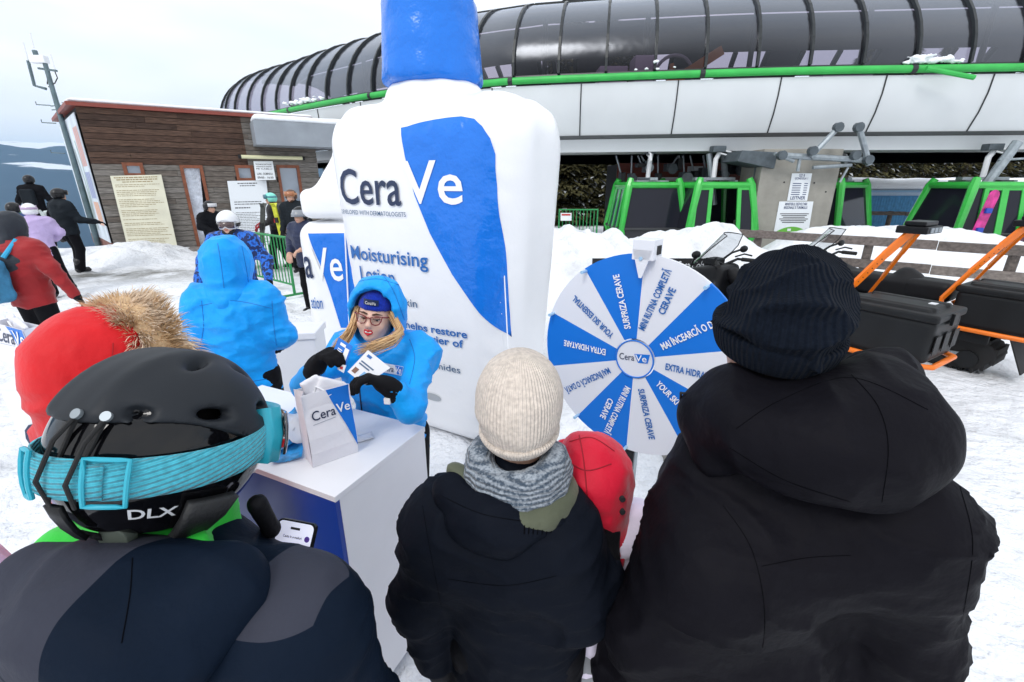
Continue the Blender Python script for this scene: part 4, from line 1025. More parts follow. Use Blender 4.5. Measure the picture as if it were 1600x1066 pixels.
# ---- prize wheel
WB = R(-37); wc = at_y(993, 560, 1.83); wu = np.array([math.cos(WB), math.sin(WB), 0]); wd_ = np.array([-math.sin(WB), math.cos(WB), 0])
wh = thing('prize_wheel', 'round blue and white prize wheel on a black stand', 'prize wheel', (wc[0], wc[1], 0), WB); WZ = wc[2]; WR = .447
seg = ['MINI RUTINA COMPLETĂ|CERAVE', 'MAI ÎNCEARCĂ O DATĂ', 'EXTRA HIDRATARE', 'YOUR SKI ESSENTIAL', 'SURPRIZA CERAVE']*2
m_wheelw = mat('wheel_white', (.74, .76, .82), .35)
for k in range(10):
    a0 = R(90-36*k); a1 = R(90-36*(k+1)); n_ = 9
    blue = k % 2 == 1
    poly = [(.09*math.cos(a), .09*math.sin(a)) for a in np.linspace(a0, a1, 4)]+[(WR*math.cos(a), WR*math.sin(a)) for a in np.linspace(a1, a0, n_)]
    w_ = MB().prism(poly, -.008, .008, lambda u, v_, d: (u, d, WZ+v_)).build('wheel_segment', m_blue if blue else m_wheelw, wh)
    am = (a0+a1)/2; du = np.array([math.cos(am), 0, math.sin(am)]); dv = np.array([-math.sin(am), 0, math.cos(am)])
    parts = seg[k].split('|'); tm = m_ink_white if blue else m_ink_blue
    for j, s_ in enumerate(parts):
        off = .012 if len(parts) == 2 and j == 0 else (-.034 if len(parts) == 2 else -.014)
        ln = {'CERAVE': .115, 'MINI RUTINA COMPLETĂ': .275, 'MAI ÎNCEARCĂ O DATĂ': .275, 'EXTRA HIDRATARE': .215, 'YOUR SKI ESSENTIAL': .25, 'SURPRIZA CERAVE': .235}[s_]
        st = .135 if s_ != 'CERAVE' else .235
        letter('lettering', s_, .040, frame_fn(np.array([0, -.0125, WZ])+du*st+dv*off, du, dv), tm, w_, bold=.026, width=ln)
    pa = a1; c_ = np.array([math.cos(pa)*WR*.97, 0, WZ+math.sin(pa)*WR*.97])
    MB().tube([c_+np.array([0, .01, 0]), c_+np.array([0, -.05, 0])], [.006, .0075], 8).build('peg', mat('peg_blue', (.35, .55, .75), .3), wh, smooth=True)
hub = MB().tube([(0, .012, WZ), (0, -.012, WZ)], .083, 40).build('hub', m_wheelw, wh)
MB().tube([(.083*math.cos(a), -.013, WZ+.083*math.sin(a)) for a in np.linspace(0, 6.283, 41)[:-1]], .0035, 5, closed=True).build('hub_ring', m_blue, hub)
hx = [(-.002, .024), (.066, .035), (.06, -.006), (.018, -.012)]
poly_mesh(hx, lambda P: np.stack([P[:, 0], np.full(len(P), -.0145), WZ+P[:, 1]], -1), 'logo_wedge', m_blue, hub)
letter('lettering', 'Cera', .042, frame_fn((-.067, -.0145, WZ-.014), (1, 0, .1), (-.1, 0, 1)), m_ink_navy, hub, .004, width=.068)
letter('lettering', 'Ve', .042, frame_fn((.006, -.0165, WZ-.006), (1, 0, .1), (-.1, 0, 1)), m_ink_white, hub, .006, width=.05)
MB().box((-.03, .012, .0), (.03, .055, WZ+.1)).build('stand_post', mat('stand_black', (.012, .012, .014), .35), wh)
MB().box((.0305, .014, .3), (.036, .05, WZ-.2)).build('post_trim', m_steel, wh)
MB().box((-.3, -.2, .0), (.3, .3, .025)).build('base_plate', mat('stand_black', (0, 0, 0)), wh, bevel=.005)
MB().box((-.038, -.045, WZ+WR-.02), (.048, .055, WZ+WR+.06)).box((-.02, .02, WZ+.05), (.02, .055, WZ+WR)).build('pointer_housing', m_wheelw, wh, bevel=.003)
MB().box((.0485, -.01, WZ+WR+.0), (.051, .035, WZ+WR+.035)).build('housing_slot', m_dark, wh)
MB().prism([(-.036, .02), (.044, .02), (.008, -.09), (-.002, -.09)], -.045, -.038, lambda u, v_, d: (u, d, WZ+WR+v_)).build('pointer', m_wheelw, wh)
# ---- counters
CT = 1.0
def counter(name, label, P1, P2, depth, front_m, side_m):
    """P1 left front corner, P2 right front corner on the floor plan"""
    P1 = np.array(P1); P2 = np.array(P2); u = (P2-P1)/np.linalg.norm(P2-P1); rz = math.atan2(u[1], u[0]); W_ = float(np.linalg.norm(P2-P1))
    T = thing(name, label, 'counter', (P1[0], P1[1], 0), rz)
    MB().box((0, 0, CT-.022), (W_, depth, CT)).build('top', m_gloss, T, bevel=.002)
    MB().box((.004, .002, 0), (W_-.004, .02, CT-.0225)).build('front_panel', front_m, T)
    MB().box((W_-.02, .0205, 0), (W_-.003, depth-.003, CT-.0225)).build('side_panel', side_m, T)
    MB().box((.003, .0205, 0), (.02, depth-.003, CT-.0225)).build('side_panel', side_m, T)
    MB().box((.0205, .03, .4), (W_-.0205, depth-.01, .42)).build('shelf', m_gloss, T)
    return T, W_
cA = at_z(523, 777, CT)[:2]; cB = at_z(664, 667, CT)[:2]
dpt = cB-cA; dn = dpt/np.linalg.norm(dpt); lf = np.array([-dn[1], dn[0]])
m_cblue = mat('counter_blue', (.004, .04, .30), .3, spec=.5)
ct, cw = counter('promo_counter', 'white promotion counter with deep blue front holding the gift bag', cA+lf*.98, cA, float(np.linalg.norm(dpt)), m_cblue, m_gloss)
letter('logo_lettering', 'CeraVe', .27, frame_fn((.02, -.004, .50), (1, 0, 0), (0, 0, 1)), m_ink_white, ct, .01, width=.84)
c2 = at_z(-4, 603, CT)[:2]
ct2, cw2 = counter('promo_counter', 'second white promotion counter at the left picture edge', c2, c2+np.array([.92, -.12]), .45, m_gloss, m_gloss)
letter('logo_lettering', 'CeraVe', .26, frame_fn((.05, -.004, .62), (1, 0, 0), (0, 0, 1)), m_ink_navy, ct2, .008, width=.8)
# ---- paper bags
m_paper = mat('bag_paper', (.76, .76, .82), .45, bump2=.15, b2scale=10)
def paper_bag(label, P1, P2, ht, dp, lean, z0):
    """front face from P1 to P2 (viewer left to right)"""
    P1 = np.array(P1)[:2]; P2 = np.array(P2)[:2]; u = (P2-P1)/np.linalg.norm(P2-P1); W_ = float(np.linalg.norm(P2-P1)); T = thing('paper_bag', label, 'bag', (P1[0], P1[1], z0+.001), math.atan2(u[1], u[0]))
    def fc(x, z): return (x+lean*z*0+(.004*math.sin(z*20) if z > .05 else 0), -.0+.012*math.sin(z*9), z)
    n_ = 6; zs = np.linspace(0, ht, n_)
    def panel(name, a, b):
        v = []; f = []
        for z in zs:
            k = z/ht; v.append((a[0], a[1]+.010*math.sin(k*5)*(1 if a[1] else -1), z)); v.append((b[0], b[1]+.010*math.sin(k*5+.5)*(1 if b[1] else -1), z))
        for i in range(n_-1): f.append((2*i, 2*i+1, 2*i+3, 2*i+2))
        o = MB().add(v, f).build(name, m_paper, T); sl_ = o.modifiers.new('t', 'SOLIDIFY'); sl_.thickness = .0015; return o
    panel('front_panel', (0, 0), (W_, 0)); panel('back_panel', (0, dp), (W_, dp)); 
    for x, nm in ((0, 'side_panel'), (W_, 'side_panel')):
        mid = dp/2; xi = .02 if x == 0 else -.02
        MB().add([(x, 0, 0), (x, mid, 0), (x, dp, 0), (x, 0, ht), (x+xi, mid, ht), (x, dp, ht)], [(0, 1, 4, 3), (1, 2, 5, 4)]).build(nm, m_paper, T)
    MB().add([(0, 0, .002), (W_, 0, .002), (W_, dp, .002), (0, dp, .002)], [(0, 1, 2, 3)]).build('bottom', m_paper, T)
    pf = lambda o: (lambda P: np.stack([P[:, 0], -.010*np.sin(np.clip(P[:, 1]/ht, 0, 1)*5+.5*P[:, 0]/W_)-o, P[:, 1]], -1))
    poly_mesh([(W_*.50, ht-.001), (W_-.001, ht-.001), (W_-.001, ht*.12), (W_*.80, ht*.48), (W_*.62, ht*.78)], pf(.004), 'label_wedge', m_blue, T, .02)
    s_ = W_/.21
    letter('logo_lettering', 'Cera', .062*s_, lambda P: pf(.005)(P+np.array([W_*.14, ht*.64])), m_ink_navy, T, .006, maxlen=.02, width=.105*s_)
    letter('logo_lettering', 'Ve', .062*s_, lambda P: pf(.0075)(P+np.array([W_*.66, ht*.655])), m_ink_white, T, .01, maxlen=.02, width=.062*s_)
    poly_mesh([(W_*.14, ht*.585), (W_*.62, ht*.60), (W_*.62, ht*.608), (W_*.14, ht*.593)], pf(.003), 'tagline', mat('tag_grey', (.35, .38, .45), .5), T, .03)
    MB().tube([(W_*.3, dp*.5, ht*.8), (W_*.36, dp*.4, ht+.01), (W_*.5, dp*.3, ht*.97), (W_*.55, dp*.5, ht*.8)], .003, 5).build('cord_handle', m_ink_white, T)
    pp = Sdf(); pp.box((W_*.6, dp*.5, ht*.86), (.05, .012, .06), .006, 0, 0, rotm('Y', .5)); pp.box((W_*.4, dp*.6, ht*.9), (.035, .008, .07), .005, 0, 0, rotm('Y', -.3)); 
    pp.build('tissue_paper', m_paper, T, h=.008)
    return T
b1 = at_z(489, 731, CT); b2 = at_z(559, 705, CT)
tl = on_plane(472, 621, b1, np.array([-(b2-b1)[1], (b2-b1)[0], 0]))
paper_bag('white and blue paper gift bag standing on the main counter', b1, b2, float(tl[2]-CT), .085, 0, CT)
e1 = at_z(-14, 585, CT); e2 = at_z(34, 604, CT)
paper_bag('white and blue paper gift bag on the second counter at left edge', e1+np.array([-.02, .09, 0]), e2+np.array([0, .09, 0]), .26, .09, 0, CT)
# ---- leaflets on the counter
m_leaf_b = mat('leaflet_blue', (.03, .3, .68), .25, var=.5, vscale=25); m_leaf_w = mat('leaflet_white', (.76, .77, .82), .4)
def leaflet(label, px_, py_, sz, rz, m_, z, curl=.0, tilt=0):
    p = at_z(px_, py_, CT); T = thing('leaflet', label, 'leaflet', (p[0], p[1], CT+z), rz, 'leaflets scattered on the counter')
    n_ = 6; v = []; f = []
    for j in range(n_):
        for i in range(n_):
            a = (i/(n_-1)-.5)*sz[0]; b = (j/(n_-1)-.5)*sz[1]; v.append((a, b, curl*((a/sz[0])**2*4)+tilt*(b/sz[1]+.5)+.002*math.sin(a*60+j)))
    for j in range(n_-1):
        for i in range(n_-1): f.append((j*n_+i, j*n_+i+1, (j+1)*n_+i+1, (j+1)*n_+i))
    o = MB().add(v, f).build('sheet', m_, T, smooth=True); so = o.modifiers.new('t', 'SOLIDIFY'); so.thickness = .001
    return T
for lb, a in (('glossy blue leaflet lying nearest the helmet on the counter', (452, 706, (.10, .15), .35, m_leaf_b, .004, .01)), ('second blue leaflet under the paper pile', (446, 692, (.1, .15), -.3, m_leaf_b, .012, .008)),
              ('crumpled white leaflet leaning against the gift bag', (463, 690, (.08, .12), .9, m_leaf_w, .02, .02, .035)), ('white leaflet on top of the pile left of the gift bag', (455, 676, (.07, .13), .15, m_leaf_w, .03, .015, .02)),
              ('plain white leaflet half under the gift bag at right', (568, 685, (.075, .055), .45, m_leaf_w, .004, .003)), ('folded blue leaflet at the back of the pile', (452, 668, (.08, .1), .6, m_leaf_b, .02, .02, .02))):
    leaflet(lb, *a)
# ---- foam cooler behind
p1 = at_z(424, 590, 0); T = thing('foam_cooler', 'white lidded foam box standing on the snow between promoters', 'box', (at_y(468, 545, 3.6)[0], 3.6, .0), R(8))
cz = at_y(470, 512, 3.6)[2]
MB().box((-.18, -.15, 0), (.18, .15, cz-.06)).build('tub', m_gloss, T, bevel=.012); MB().box((-.195, -.165, cz-.058), (.195, .165, cz)).build('lid', m_gloss, T, bevel=.01)
# stone half buried beside the wheel
p = at_z(1075, 712, .0); T = thing('concrete_footing', 'grey concrete block half sunk in snow behind the prize wheel', 'footing', (p[0], p[1], 0))
q = Sdf(); q.box((0, 0, .03), (.2, .13, .09), .03, 0, 0); q.build('stone', m_conc, T, h=.02, disp=folds(.008, (8, 8, 8), 2))
# ================================================================ SNOWMOBILES
m_blk = mat('black_plastic', (.007, .0075, .009), .36, bump=.08, bscale=200, spec=.22); m_blk2 = mat('satin_black', (.012, .013, .0145), .45, spec=.22, var=.15, vscale=6, bump=.1, bscale=220); m_rub = mat('rubber', (.012, .012, .013), .8)
m_seat = mat('seat_vinyl', (.008, .008, .0095), .5, spec=.25, bump=.15, bscale=260); m_org = mat('orange_coat', (.78, .17, .008), .35, var=.08, vscale=4, spec=.5)
m_clear = bpy.data.materials.new('clear_screen'); m_clear.use_nodes = True; t = m_clear.node_tree; t.nodes.clear()
o_ = _n(t, 'ShaderNodeOutputMaterial'); mxn = _n(t, 'ShaderNodeMixShader'); tr = _n(t, 'ShaderNodeBsdfTransparent'); tr.inputs[0].default_value = (.84, .86, .87, 1); gl = _n(t, 'ShaderNodeBsdfGlossy'); gl.inputs['Roughness'].default_value = .05
lw_ = _n(t, 'ShaderNodeLayerWeight'); lw_.inputs[0].default_value = .25; t.links.new(lw_.outputs['Facing'], mxn.inputs[0]); t.links.new(tr.outputs[0], mxn.inputs[1]); t.links.new(gl.outputs[0], mxn.inputs[2]); t.links.new(mxn.outputs[0], o_.inputs[0])
def snowmobile(label, loc, yaw, grp='snowmobiles parked by the fence', mast=True):
    """forward is +Y, origin under the rear end of the track"""
    T = thing('snowmobile', label, 'snowmobile', loc, yaw, grp)
    # track with lugs and wheels
    prof = [(.0, .22), (.12, .06), (.3, .03), (1.35, .03), (1.55, .08), (1.75, .3), (1.6, .42), (.25, .40), (.06, .34)]
    tkm = MB().prism(prof, -.19, .19, lambda y, z, d: (d, y, z)); tko = tkm.build('track', m_rub, T, bevel=.02)
    lug = MB()
    for i in range(len(prof)):
        a = np.array(prof[i]); b = np.array(prof[(i+1) % len(prof)]); n_ = max(1, int(np.linalg.norm(b-a)/.075))
        for k in range(n_):
            c_ = a+(b-a)*(k+.5)/n_; lug.bar((-.185, c_[0], c_[1]), (.185, c_[0], c_[1]), .03, .075)
    stuffkind(lug.build('track_lugs', m_rub, T))
    for y in (.22, .55, .85, 1.15):
        for sx in (-1, 1): MB().tube([(sx*.2, y, .16), (sx*.235, y, .16)], .095 if y < .3 else .07, 14).build('bogie_wheel', m_blk2, T)
    MB().bar((-.215, .2, .2), (-.215, 1.4, .12), .02, .05).bar((.215, .2, .2), (.215, 1.4, .12), .02, .05).build('slide_rail', m_steel, T)
    MB().box((-.21, -.02, .44), (.21, 1.7, .60)).build('tunnel', m_blk, T, bevel=.02)
    MB().add([(-.22, -.03, .5), (.22, -.03, .5), (.2, -.2, .12), (-.2, -.2, .12)], [(0, 1, 2, 3)]).build('snow_flap', m_rub, T).modifiers.new('t', 'SOLIDIFY').thickness = .012
    # running boards
    for sx in (-1, 1):
        rb = MB(); rb.box((sx*.34-.11, .45, .33), (sx*.34+.11, 1.9, .345)); rb.tube([(sx*.45, .45, .35), (sx*.45, 1.9, .36)], .018, 6)
        for k in range(16): rb.bar((sx*.24, .5+k*.085, .352), (sx*.44, .54+k*.085, .352), .015, .014)
        rb.build('running_board', m_blk, T)
        MB().box((sx*.245-.03, .1, .36), (sx*.245+.03, 1.6, .46)).build('side_rail', m_blk2, T, bevel=.01)
    # seat in two sections
    s1 = Sdf(); s1.box((0, 1.25, .78), (.17, .42, .13), .07, 0, .05); s1.cap((0, .95, .86), (0, 1.0, .9), .13, .12, 0, .06); s1.cap((0, 1.6, .84), (0, 1.75, .92), .1, .09, 0, .06); s1.build('seat', m_seat, T, h=.025, sm=1)
    s2 = Sdf(); s2.box((0, .75, .80), (.18, .22, .12), .07, 0, .05); s2.build('passenger_seat', m_seat, T, h=.025, sm=1)
    # bodywork
    bd_ = Sdf(); bd_.box((0, 2.2, .62), (.33, .45, .2), .1, 0, .08); bd_.box((0, 2.1, .86), (.24, .32, .12), .08, 0, .1, rotm('X', R(-14))); bd_.cap((0, 2.5, .6), (0, 2.85, .5), .22, .12, 0, .1, (0, 0, 1), 1.3)
    for sx in (-1, 1): bd_.box((sx*.3, 2.0, .55), (.08, .4, .16), .04, 0, .05, rotm('Z', sx*R(8)))
    bd_.build('cowl', m_blk, T, h=.03, sm=1)
    for sx in (-1, 1):
        MB().add([(sx*.37, 1.78, .64), (sx*.385, 2.25, .66), (sx*.37, 2.35, .8), (sx*.33, 1.85, .78)], [(0, 1, 2, 3)]).build('side_panel', m_blk2, T).modifiers.new('t', 'SOLIDIFY').thickness = .02
        for k in range(3): MB().bar((sx*.392, 1.9+k*.09, .70), (sx*.392, 1.94+k*.09, .77), .008, .03).build('side_vent', m_dsteel, T)
        MB().box((sx*.395-.004, 2.12, .68), (sx*.395+.004, 2.18, .77)).build('warning_label', m_white, T)
        MB().tube([(sx*.2, 2.62, .62), (sx*.2, 2.68, .6)], .06, 12).build('headlight', m_steel, T)
    # windscreen, handlebar, mirrors
    v = []; f = []; n_ = 9
    for j, (z, y, w_) in enumerate(((.93, 2.36, .27), (1.08, 2.2, .29), (1.25, 2.05, .26), (1.40, 1.94, .15))):
        for i in range(n_):
            a = (i/(n_-1)-.5)*2; v.append((a*w_, y-.13*a*a, z-.02*a*a))
    for j in range(3):
        for i in range(n_-1): f.append((j*n_+i, j*n_+i+1, (j+1)*n_+i+1, (j+1)*n_+i))
    ws = MB().add(v, f).build('windscreen', m_clear, T, smooth=True)
    MB().tube([v[0], v[n_], v[2*n_], v[3*n_]]+[v[3*n_+i] for i in range(1, n_)]+[v[3*n_-1], v[2*n_-1], v[n_-1]], .006, 5).build('screen_edge', m_blk2, ws)
    hb = MB().tube([(-.36, 1.72, 1.06), (-.2, 1.86, 1.08), (0, 1.9, 1.02), (.2, 1.86, 1.08), (.36, 1.72, 1.06)], .016, 8).build('handlebar', m_blk2, T)
    for sx in (-1, 1):
        MB().tube([(sx*.24, 1.83, 1.075), (sx*.37, 1.715, 1.06)], .024, 8).build('grip', m_rub, hb)
        MB().tube([(sx*.2, 1.9, 1.1), (sx*.26, 1.82, 1.14), (sx*.33, 1.76, 1.12)], .01, 6).build('lever', m_blk2, hb)
        MB().tube([(sx*.27, 2.15, 1.0), (sx*.36, 2.05, 1.12), (sx*.42, 1.98, 1.16)], .014, 6).build('mirror_stalk', m_blk2, T)
        mr = Sdf(); mr.ell((sx*.46, 1.96, 1.17), (.075, .03, .045), 0, 0); mr.build('mirror', m_blk, T, h=.012)
    MB().box((-.1, 1.95, 1.0), (.1, 2.1, 1.09)).build('instrument_pod', m_blk2, T, bevel=.02)
    MB().tube([(.0, 1.9, .8), (0, 1.93, 1.05)], .03, 8).build('steering_column', m_blk2, T)
    # skis
    for sx in (-1, 1):
        sk = [(1.9, .03), (2.1, .02), (2.7, .02), (2.95, .08), (3.1, .2), (3.08, .22), (2.92, .11), (2.7, .05), (2.1, .05), (1.9, .06)]
        MB().prism(sk, -.07, .07, lambda y, z, d, s=sx: (s*.5+d, y, z)).build('ski', m_blk, T)
        MB().tube([(sx*.5, 2.45, .06), (sx*.44, 2.4, .32), (sx*.28, 2.3, .5)], .028, 8).build('suspension_arm', m_dsteel, T)
    # orange rear frame and cargo box
    org = MB(); zf = .50
    org.tube([(-.33, .46, zf), (-.33, -.18, zf), (-.24, -.29, zf), (.24, -.29, zf), (.33, -.18, zf), (.33, .46, zf)], .024, 10)
    org.tube([(-.33, .46, zf), (-.30, .6, .66)], .024, 8).tube([(.33, .46, zf), (.30, .6, .66)], .024, 8)
    org.build('rear_rack', m_org, T, smooth=True)
    cb = Sdf(); cb.box((0, .10, .70), (.30, .35, .19), .05, 0, 0); cbo = cb.build('cargo_box', m_blk2, T, h=.016)
    lid = Sdf(); lid.box((0, .10, .905), (.315, .365, .035), .02, 0, .01); lid.box((0, .10, .94), (.22, .27, .025), .015, 0, .015); lid.box((.15, .10, .945), (.035, .29, .03), .012, 0, .01); lid.box((-.15, .10, .945), (.035, .29, .03), .012, 0, .01)
    ld = lid.build('lid', m_blk2, cbo, h=.012); MB().box((.02, -.12, .955), (.10, -.07, .9695)).build('warning_label', m_white, ld)
    MB().box((-.05, -.285, .83), (.05, -.262, .93)).build('latch', m_blk, cbo, bevel=.005)
    if mast:
        for sx, wv in ((-1, .05), (1, .04)):
            mm = MB(); pts = [(sx*.32, .52, .55), (sx*.335, .54, .78), (sx*.28, .40, 1.08), (sx*.18, .26, 1.36), (sx*.09, .15, 1.56)]
            for a, b in zip(pts[:-1], pts[1:]): mm.bar(a, np.array(b)+(np.array(b)-np.array(a))*.03, .072, .026, up=(0, -1, .6))
            mo = mm.build('mast_bar', m_org, T, bevel=.004)
            for k in range(6):
                p = np.array([sx*.28, .40, 1.08])+(np.array([sx*.18, .26, 1.36])-np.array([sx*.28, .40, 1.08]))*(.1+.15*k)
                MB().tube([p+np.array([0, -.016, .009]), p+np.array([0, .014, -.008])], .008, 8).build('bolt_hole', m_dark, mo)
        lt = MB().box((-.16, .02, 1.55), (.16, .24, 1.61)).box((-.13, .05, 1.612), (.13, .2, 1.65)).build('light_head', m_blk, T, bevel=.01)
        for x in (-.08, .0, .08): MB().box((x-.03, .012, 1.56), (x+.03, .019, 1.60)).build('lamp', m_steel, lt)
    for sx in (-1, 1):                     # livery, cables and snow dust
        MB().add([(sx*.393, 1.82, .655), (sx*.4, 2.1, .66), (sx*.4, 2.13, .675), (sx*.392, 1.84, .68)], [(0, 1, 2, 3)]).build('decal', m_org, T)
        MB().add([(sx*.394, 2.2, .7), (sx*.39, 2.3, .72), (sx*.388, 2.28, .76), (sx*.39, 2.22, .75)], [(0, 1, 2, 3)]).build('decal', m_steel, T)
        MB().tube([(sx*.2, 1.86, 1.07), (sx*.16, 1.98, .98), (sx*.2, 2.08, .93)], .007, 5).build('cable', m_rub, T)
    for k in range(3): MB().box((-.2+.2*k-.06, -.268, .6), (-.2+.2*k+.06, -.262, .76)).build('box_rib', m_blk2, cbo, bevel=.002)
    sd2 = Sdf(); rq = np.random.default_rng(int(loc[0]*10))
    for k in range(26): sd2.ell((rq.uniform(-.42, .42), rq.uniform(.5, 1.9), .36+rq.uniform(0, .01)), (rq.uniform(.03, .07), rq.uniform(.03, .09), rq.uniform(.01, .025)), 0, .02)
    stuffkind(sd2.build('loose_snow', m_roofsnow, T, h=.02))
    MB().box((-.14, -.05, .6), (.14, -.03, .66)).build('tail_light', mat('tail_red', (.35, .01, .01), .3), T)
    return T
SMY = yaw_of(-.52, .85)
snowmobile('black snowmobile with orange mast and cargo box, nearest behind the parka man', (3.55, 3.88, 0), SMY)
snowmobile('black snowmobile with orange mast cut by the right picture edge', (5.2, 4.5, 0), SMY)
# ================================================================ PEOPLE
m_skin = mat('skin', (.56, .33, .24), .5, var=.1, vscale=14, sss=.15, bump=.05, bscale=200)
m_eyew = mat('eye_white', (.75, .73, .72), .2); m_iris = mat('iris_dark', (.03, .02, .015), .15); m_lip = mat('lip', (.4, .13, .11), .4); m_lens = mat('goggle_lens', (.03, .025, .03), .05, coat=1, spec=.9)
m_glove = mat('glove_black', (.008, .008, .010), .6, spec=.15, bump=.2, bscale=180, bump2=.2, b2scale=22); m_boot = mat('boot_black', (.014, .014, .016), .4, var=.2); m_trblk = fabric('trousers_black', (.008, .008, .010), spec=.05, sheen=0); m_helm_b = mat('helmet_black', (.010, .010, .012), .3, spec=.3, coat=.2)
def unit(v): v = np.array(v, float); return v/np.linalg.norm(v)
def hand_sdf(s, wr, d, nrm, side, sc=1.0, curl=.5, mi=0, rf=.0115, spread=.0):
    """palm, four unequal jointed fingers and a thumb leaving the side of the palm"""
    wr = np.array(wr, float); d = unit(d); nrm = unit(np.array(nrm)-d*np.dot(nrm, d)); ac = np.cross(d, nrm)*side     # ac points to the thumb side
    s.cap(wr-d*.02*sc, wr+d*.03*sc, .032*sc, .034*sc, mi, .02)
    for k in (-.022, 0, .022): s.cap(wr+d*.03*sc+ac*k*sc, wr+d*.085*sc+ac*k*1.15*sc, .018*sc, .017*sc, mi, .015)
    for i, (o, L_) in enumerate(((.033, .9), (.011, 1.05), (-.011, 1.0), (-.032, .8))):
        p = wr+d*.09*sc+ac*o*sc; a = .15
        for sg in (.04, .028, .022):
            a += curl*.62; dir_ = d*math.cos(a)+nrm*math.sin(a)+ac*spread*o*8; q = p+dir_*sg*L_*sc
            s.cap(p, q, rf*sc, rf*.92*sc, mi, .006); p = q
    p = wr+d*.022*sc+ac*.036*sc; q = p+(ac*.75+d*.55+nrm*.35)*.035*sc; r_ = q+(d*.8+ac*.2+nrm*.6)*.034*sc
    s.cap(p, q, .015*sc, .0135*sc, mi, .012); s.cap(q, r_, .0135*sc, .011*sc, mi, .006)
def head_parts(T, hc, s, h, fwd=(0, 1, 0), tilt=None, beard=None, face=True, skin=None, hairm=None, expr=True):
    pass
class Person: pass
def person(label, head, facing, jacket, trousers=None, group=None, arms=None, hood=None, legs=None, h=.016, hj=None, gloves=None, boots=None, lean=0, puff=1.0, face=True, collar=None, sink=None, beard=None, skinm=None, gh=.009, curl=.5, fold=.009, trimat=None, wide=1.0, gaiter=None, hoodmat=None, armr=1.0, armsw=None, hrot=None, hem=.80, hs=1.0, drop=0, ho=1.0, kk=1.0, shw=None, girth=1.0, ck=1.0):
    """head: world position of the head centre; facing: plan direction. Local frame: +Y is forward."""
    hx_, hy_, hz_ = head; rz = yaw_of(*facing); g_ = gz(hx_, hy_) if sink is None else sink
    s = (hz_-g_)/1.60; c_, s_ = math.cos(rz), math.sin(rz)
    off = np.array([0, .03*s+lean*s, 0]); loc = (hx_-(c_*off[0]-s_*off[1]), hy_-(s_*off[0]+c_*off[1]), g_)
    T = thing('person', label, 'person', loc, rz, group)
    pr = Person(); pr.T = T; pr.s = s; pr.rz = rz; pr.loc = np.array(loc)
    def to_local(P): q = np.array(P, float)-pr.loc; return np.array([c_*q[0]+s_*q[1], -s_*q[0]+c_*q[1], q[2]])
    pr.tl = to_local
    V = lambda x, y, z: np.array([x*s, y*s, z*s])
    ly = lean
    hip = V(.095, 0, .9); J = dict(pel=V(0, 0, .96), chest=V(0, ly*.6, 1.27-drop), neck=V(0, ly*.9, 1.45-drop), head=V(0, .03+ly, 1.60))
    shL, shR = V(-.185*wide, ly*.8-.005, 1.395-drop), V(.185*wide, ly*.8-.005, 1.395-drop)
    if shw: shL, shR = to_local(shw[0]), to_local(shw[1])
    A = {'L': [V(-.27*wide, -.03, 1.12), V(-.25*wide, .12, .90)], 'R': [V(.27*wide, -.03, 1.12), V(.25*wide, .12, .90)]}
    if arms:
        for k, v in arms.items(): A[k] = [np.array(v[0]), np.array(v[1])]+list(v[2:])
    if armsw:
        for k, v in armsw.items():
            rv = lambda d: np.array([c_*d[0]+s_*d[1], -s_*d[0]+c_*d[1], d[2]])
            A[k] = [to_local(v[0]), to_local(v[1])]+[rv(d) for d in v[2:]]
    HM = np.eye(3) if hrot is None else np.array(hrot, float); Hd = lambda x, y, z: J['head']+HM @ V(x, y, z); hr = None if hrot is None else HM
    pr.Hd = Hd; pr.HM = HM
    Lg = {'L': [V(-.095, .03, .49), V(-.11, -.02, .1)], 'R': [V(.095, .03, .49), V(.11, -.02, .1)]}
    if legs:
        for k, v in legs.items(): Lg[k] = [V(*v[0]), V(*v[1])]
    mt = [skinm or m_skin, trousers or m_trblk, boots or m_boot]
    b = Sdf()                                        # the body: one continuous figure
    b.ell(Hd(0, 0, .01), V(.077, .096, .112), 0, 0, hr); b.ell(Hd(0, .03, -.055), V(.056, .062, .058), 0, .04*s, hr)
    if face:
        b.cap(Hd(0, .088, .01), Hd(0, .106, -.022), .010*s, .0145*s, 0, .018*s)
        b.ell(Hd(0, .078, -.085), V(.026, .022, .02), 0, .02*s, hr)
        for sx in (-1, 1): b.ell(Hd(sx*.078, -.004, -.008), V(.012, .026, .034), 0, .01*s, hr); b.ell(Hd(sx*.035, .078, -.035), V(.024, .018, .02), 0, .02*s, hr)
    b.cap(J['neck']-V(0, 0, .05), J['head']-V(0, .01, .06), .058*s, .054*s, 0, .03*s)
    b.cap(J['pel'], J['chest'], .13*s, .14*s, 1, .05*s, (0, 1, 0), 1.35); b.cap(shL, shR, .06*s, .06*s, 1, .06*s)
    for sd_, sh_ in (('L', shL), ('R', shR)):
        b.cap(sh_, A[sd_][0], .05*s, .042*s, 1, .03*s); b.cap(A[sd_][0], A[sd_][1], .042*s, .03*s, 1, .02*s)
        hp_ = hip*np.array([-1 if sd_ == 'L' else 1, 1, 1])
        b.cap(hp_, Lg[sd_][0], .105*s, .085*s, 1, .05*s); b.cap(Lg[sd_][0], Lg[sd_][1], .084*s, .085*s, 1, .03*s)
        an = Lg[sd_][1]; b.cap(an+V(0, -.03, -.04), an+V(0, .15, -.055), .045*s, .04*s, 2, .02*s); b.cap(an, an+V(0, -.01, .14), .06*s, .068*s, 2, .02*s); b.cap(an+V(0, -.05, -.05), an+V(0, 0, .02), .05*s, .055*s, 2, .02*s)
    pr.body = b.build('body', mt, T, h=h, sm=1)
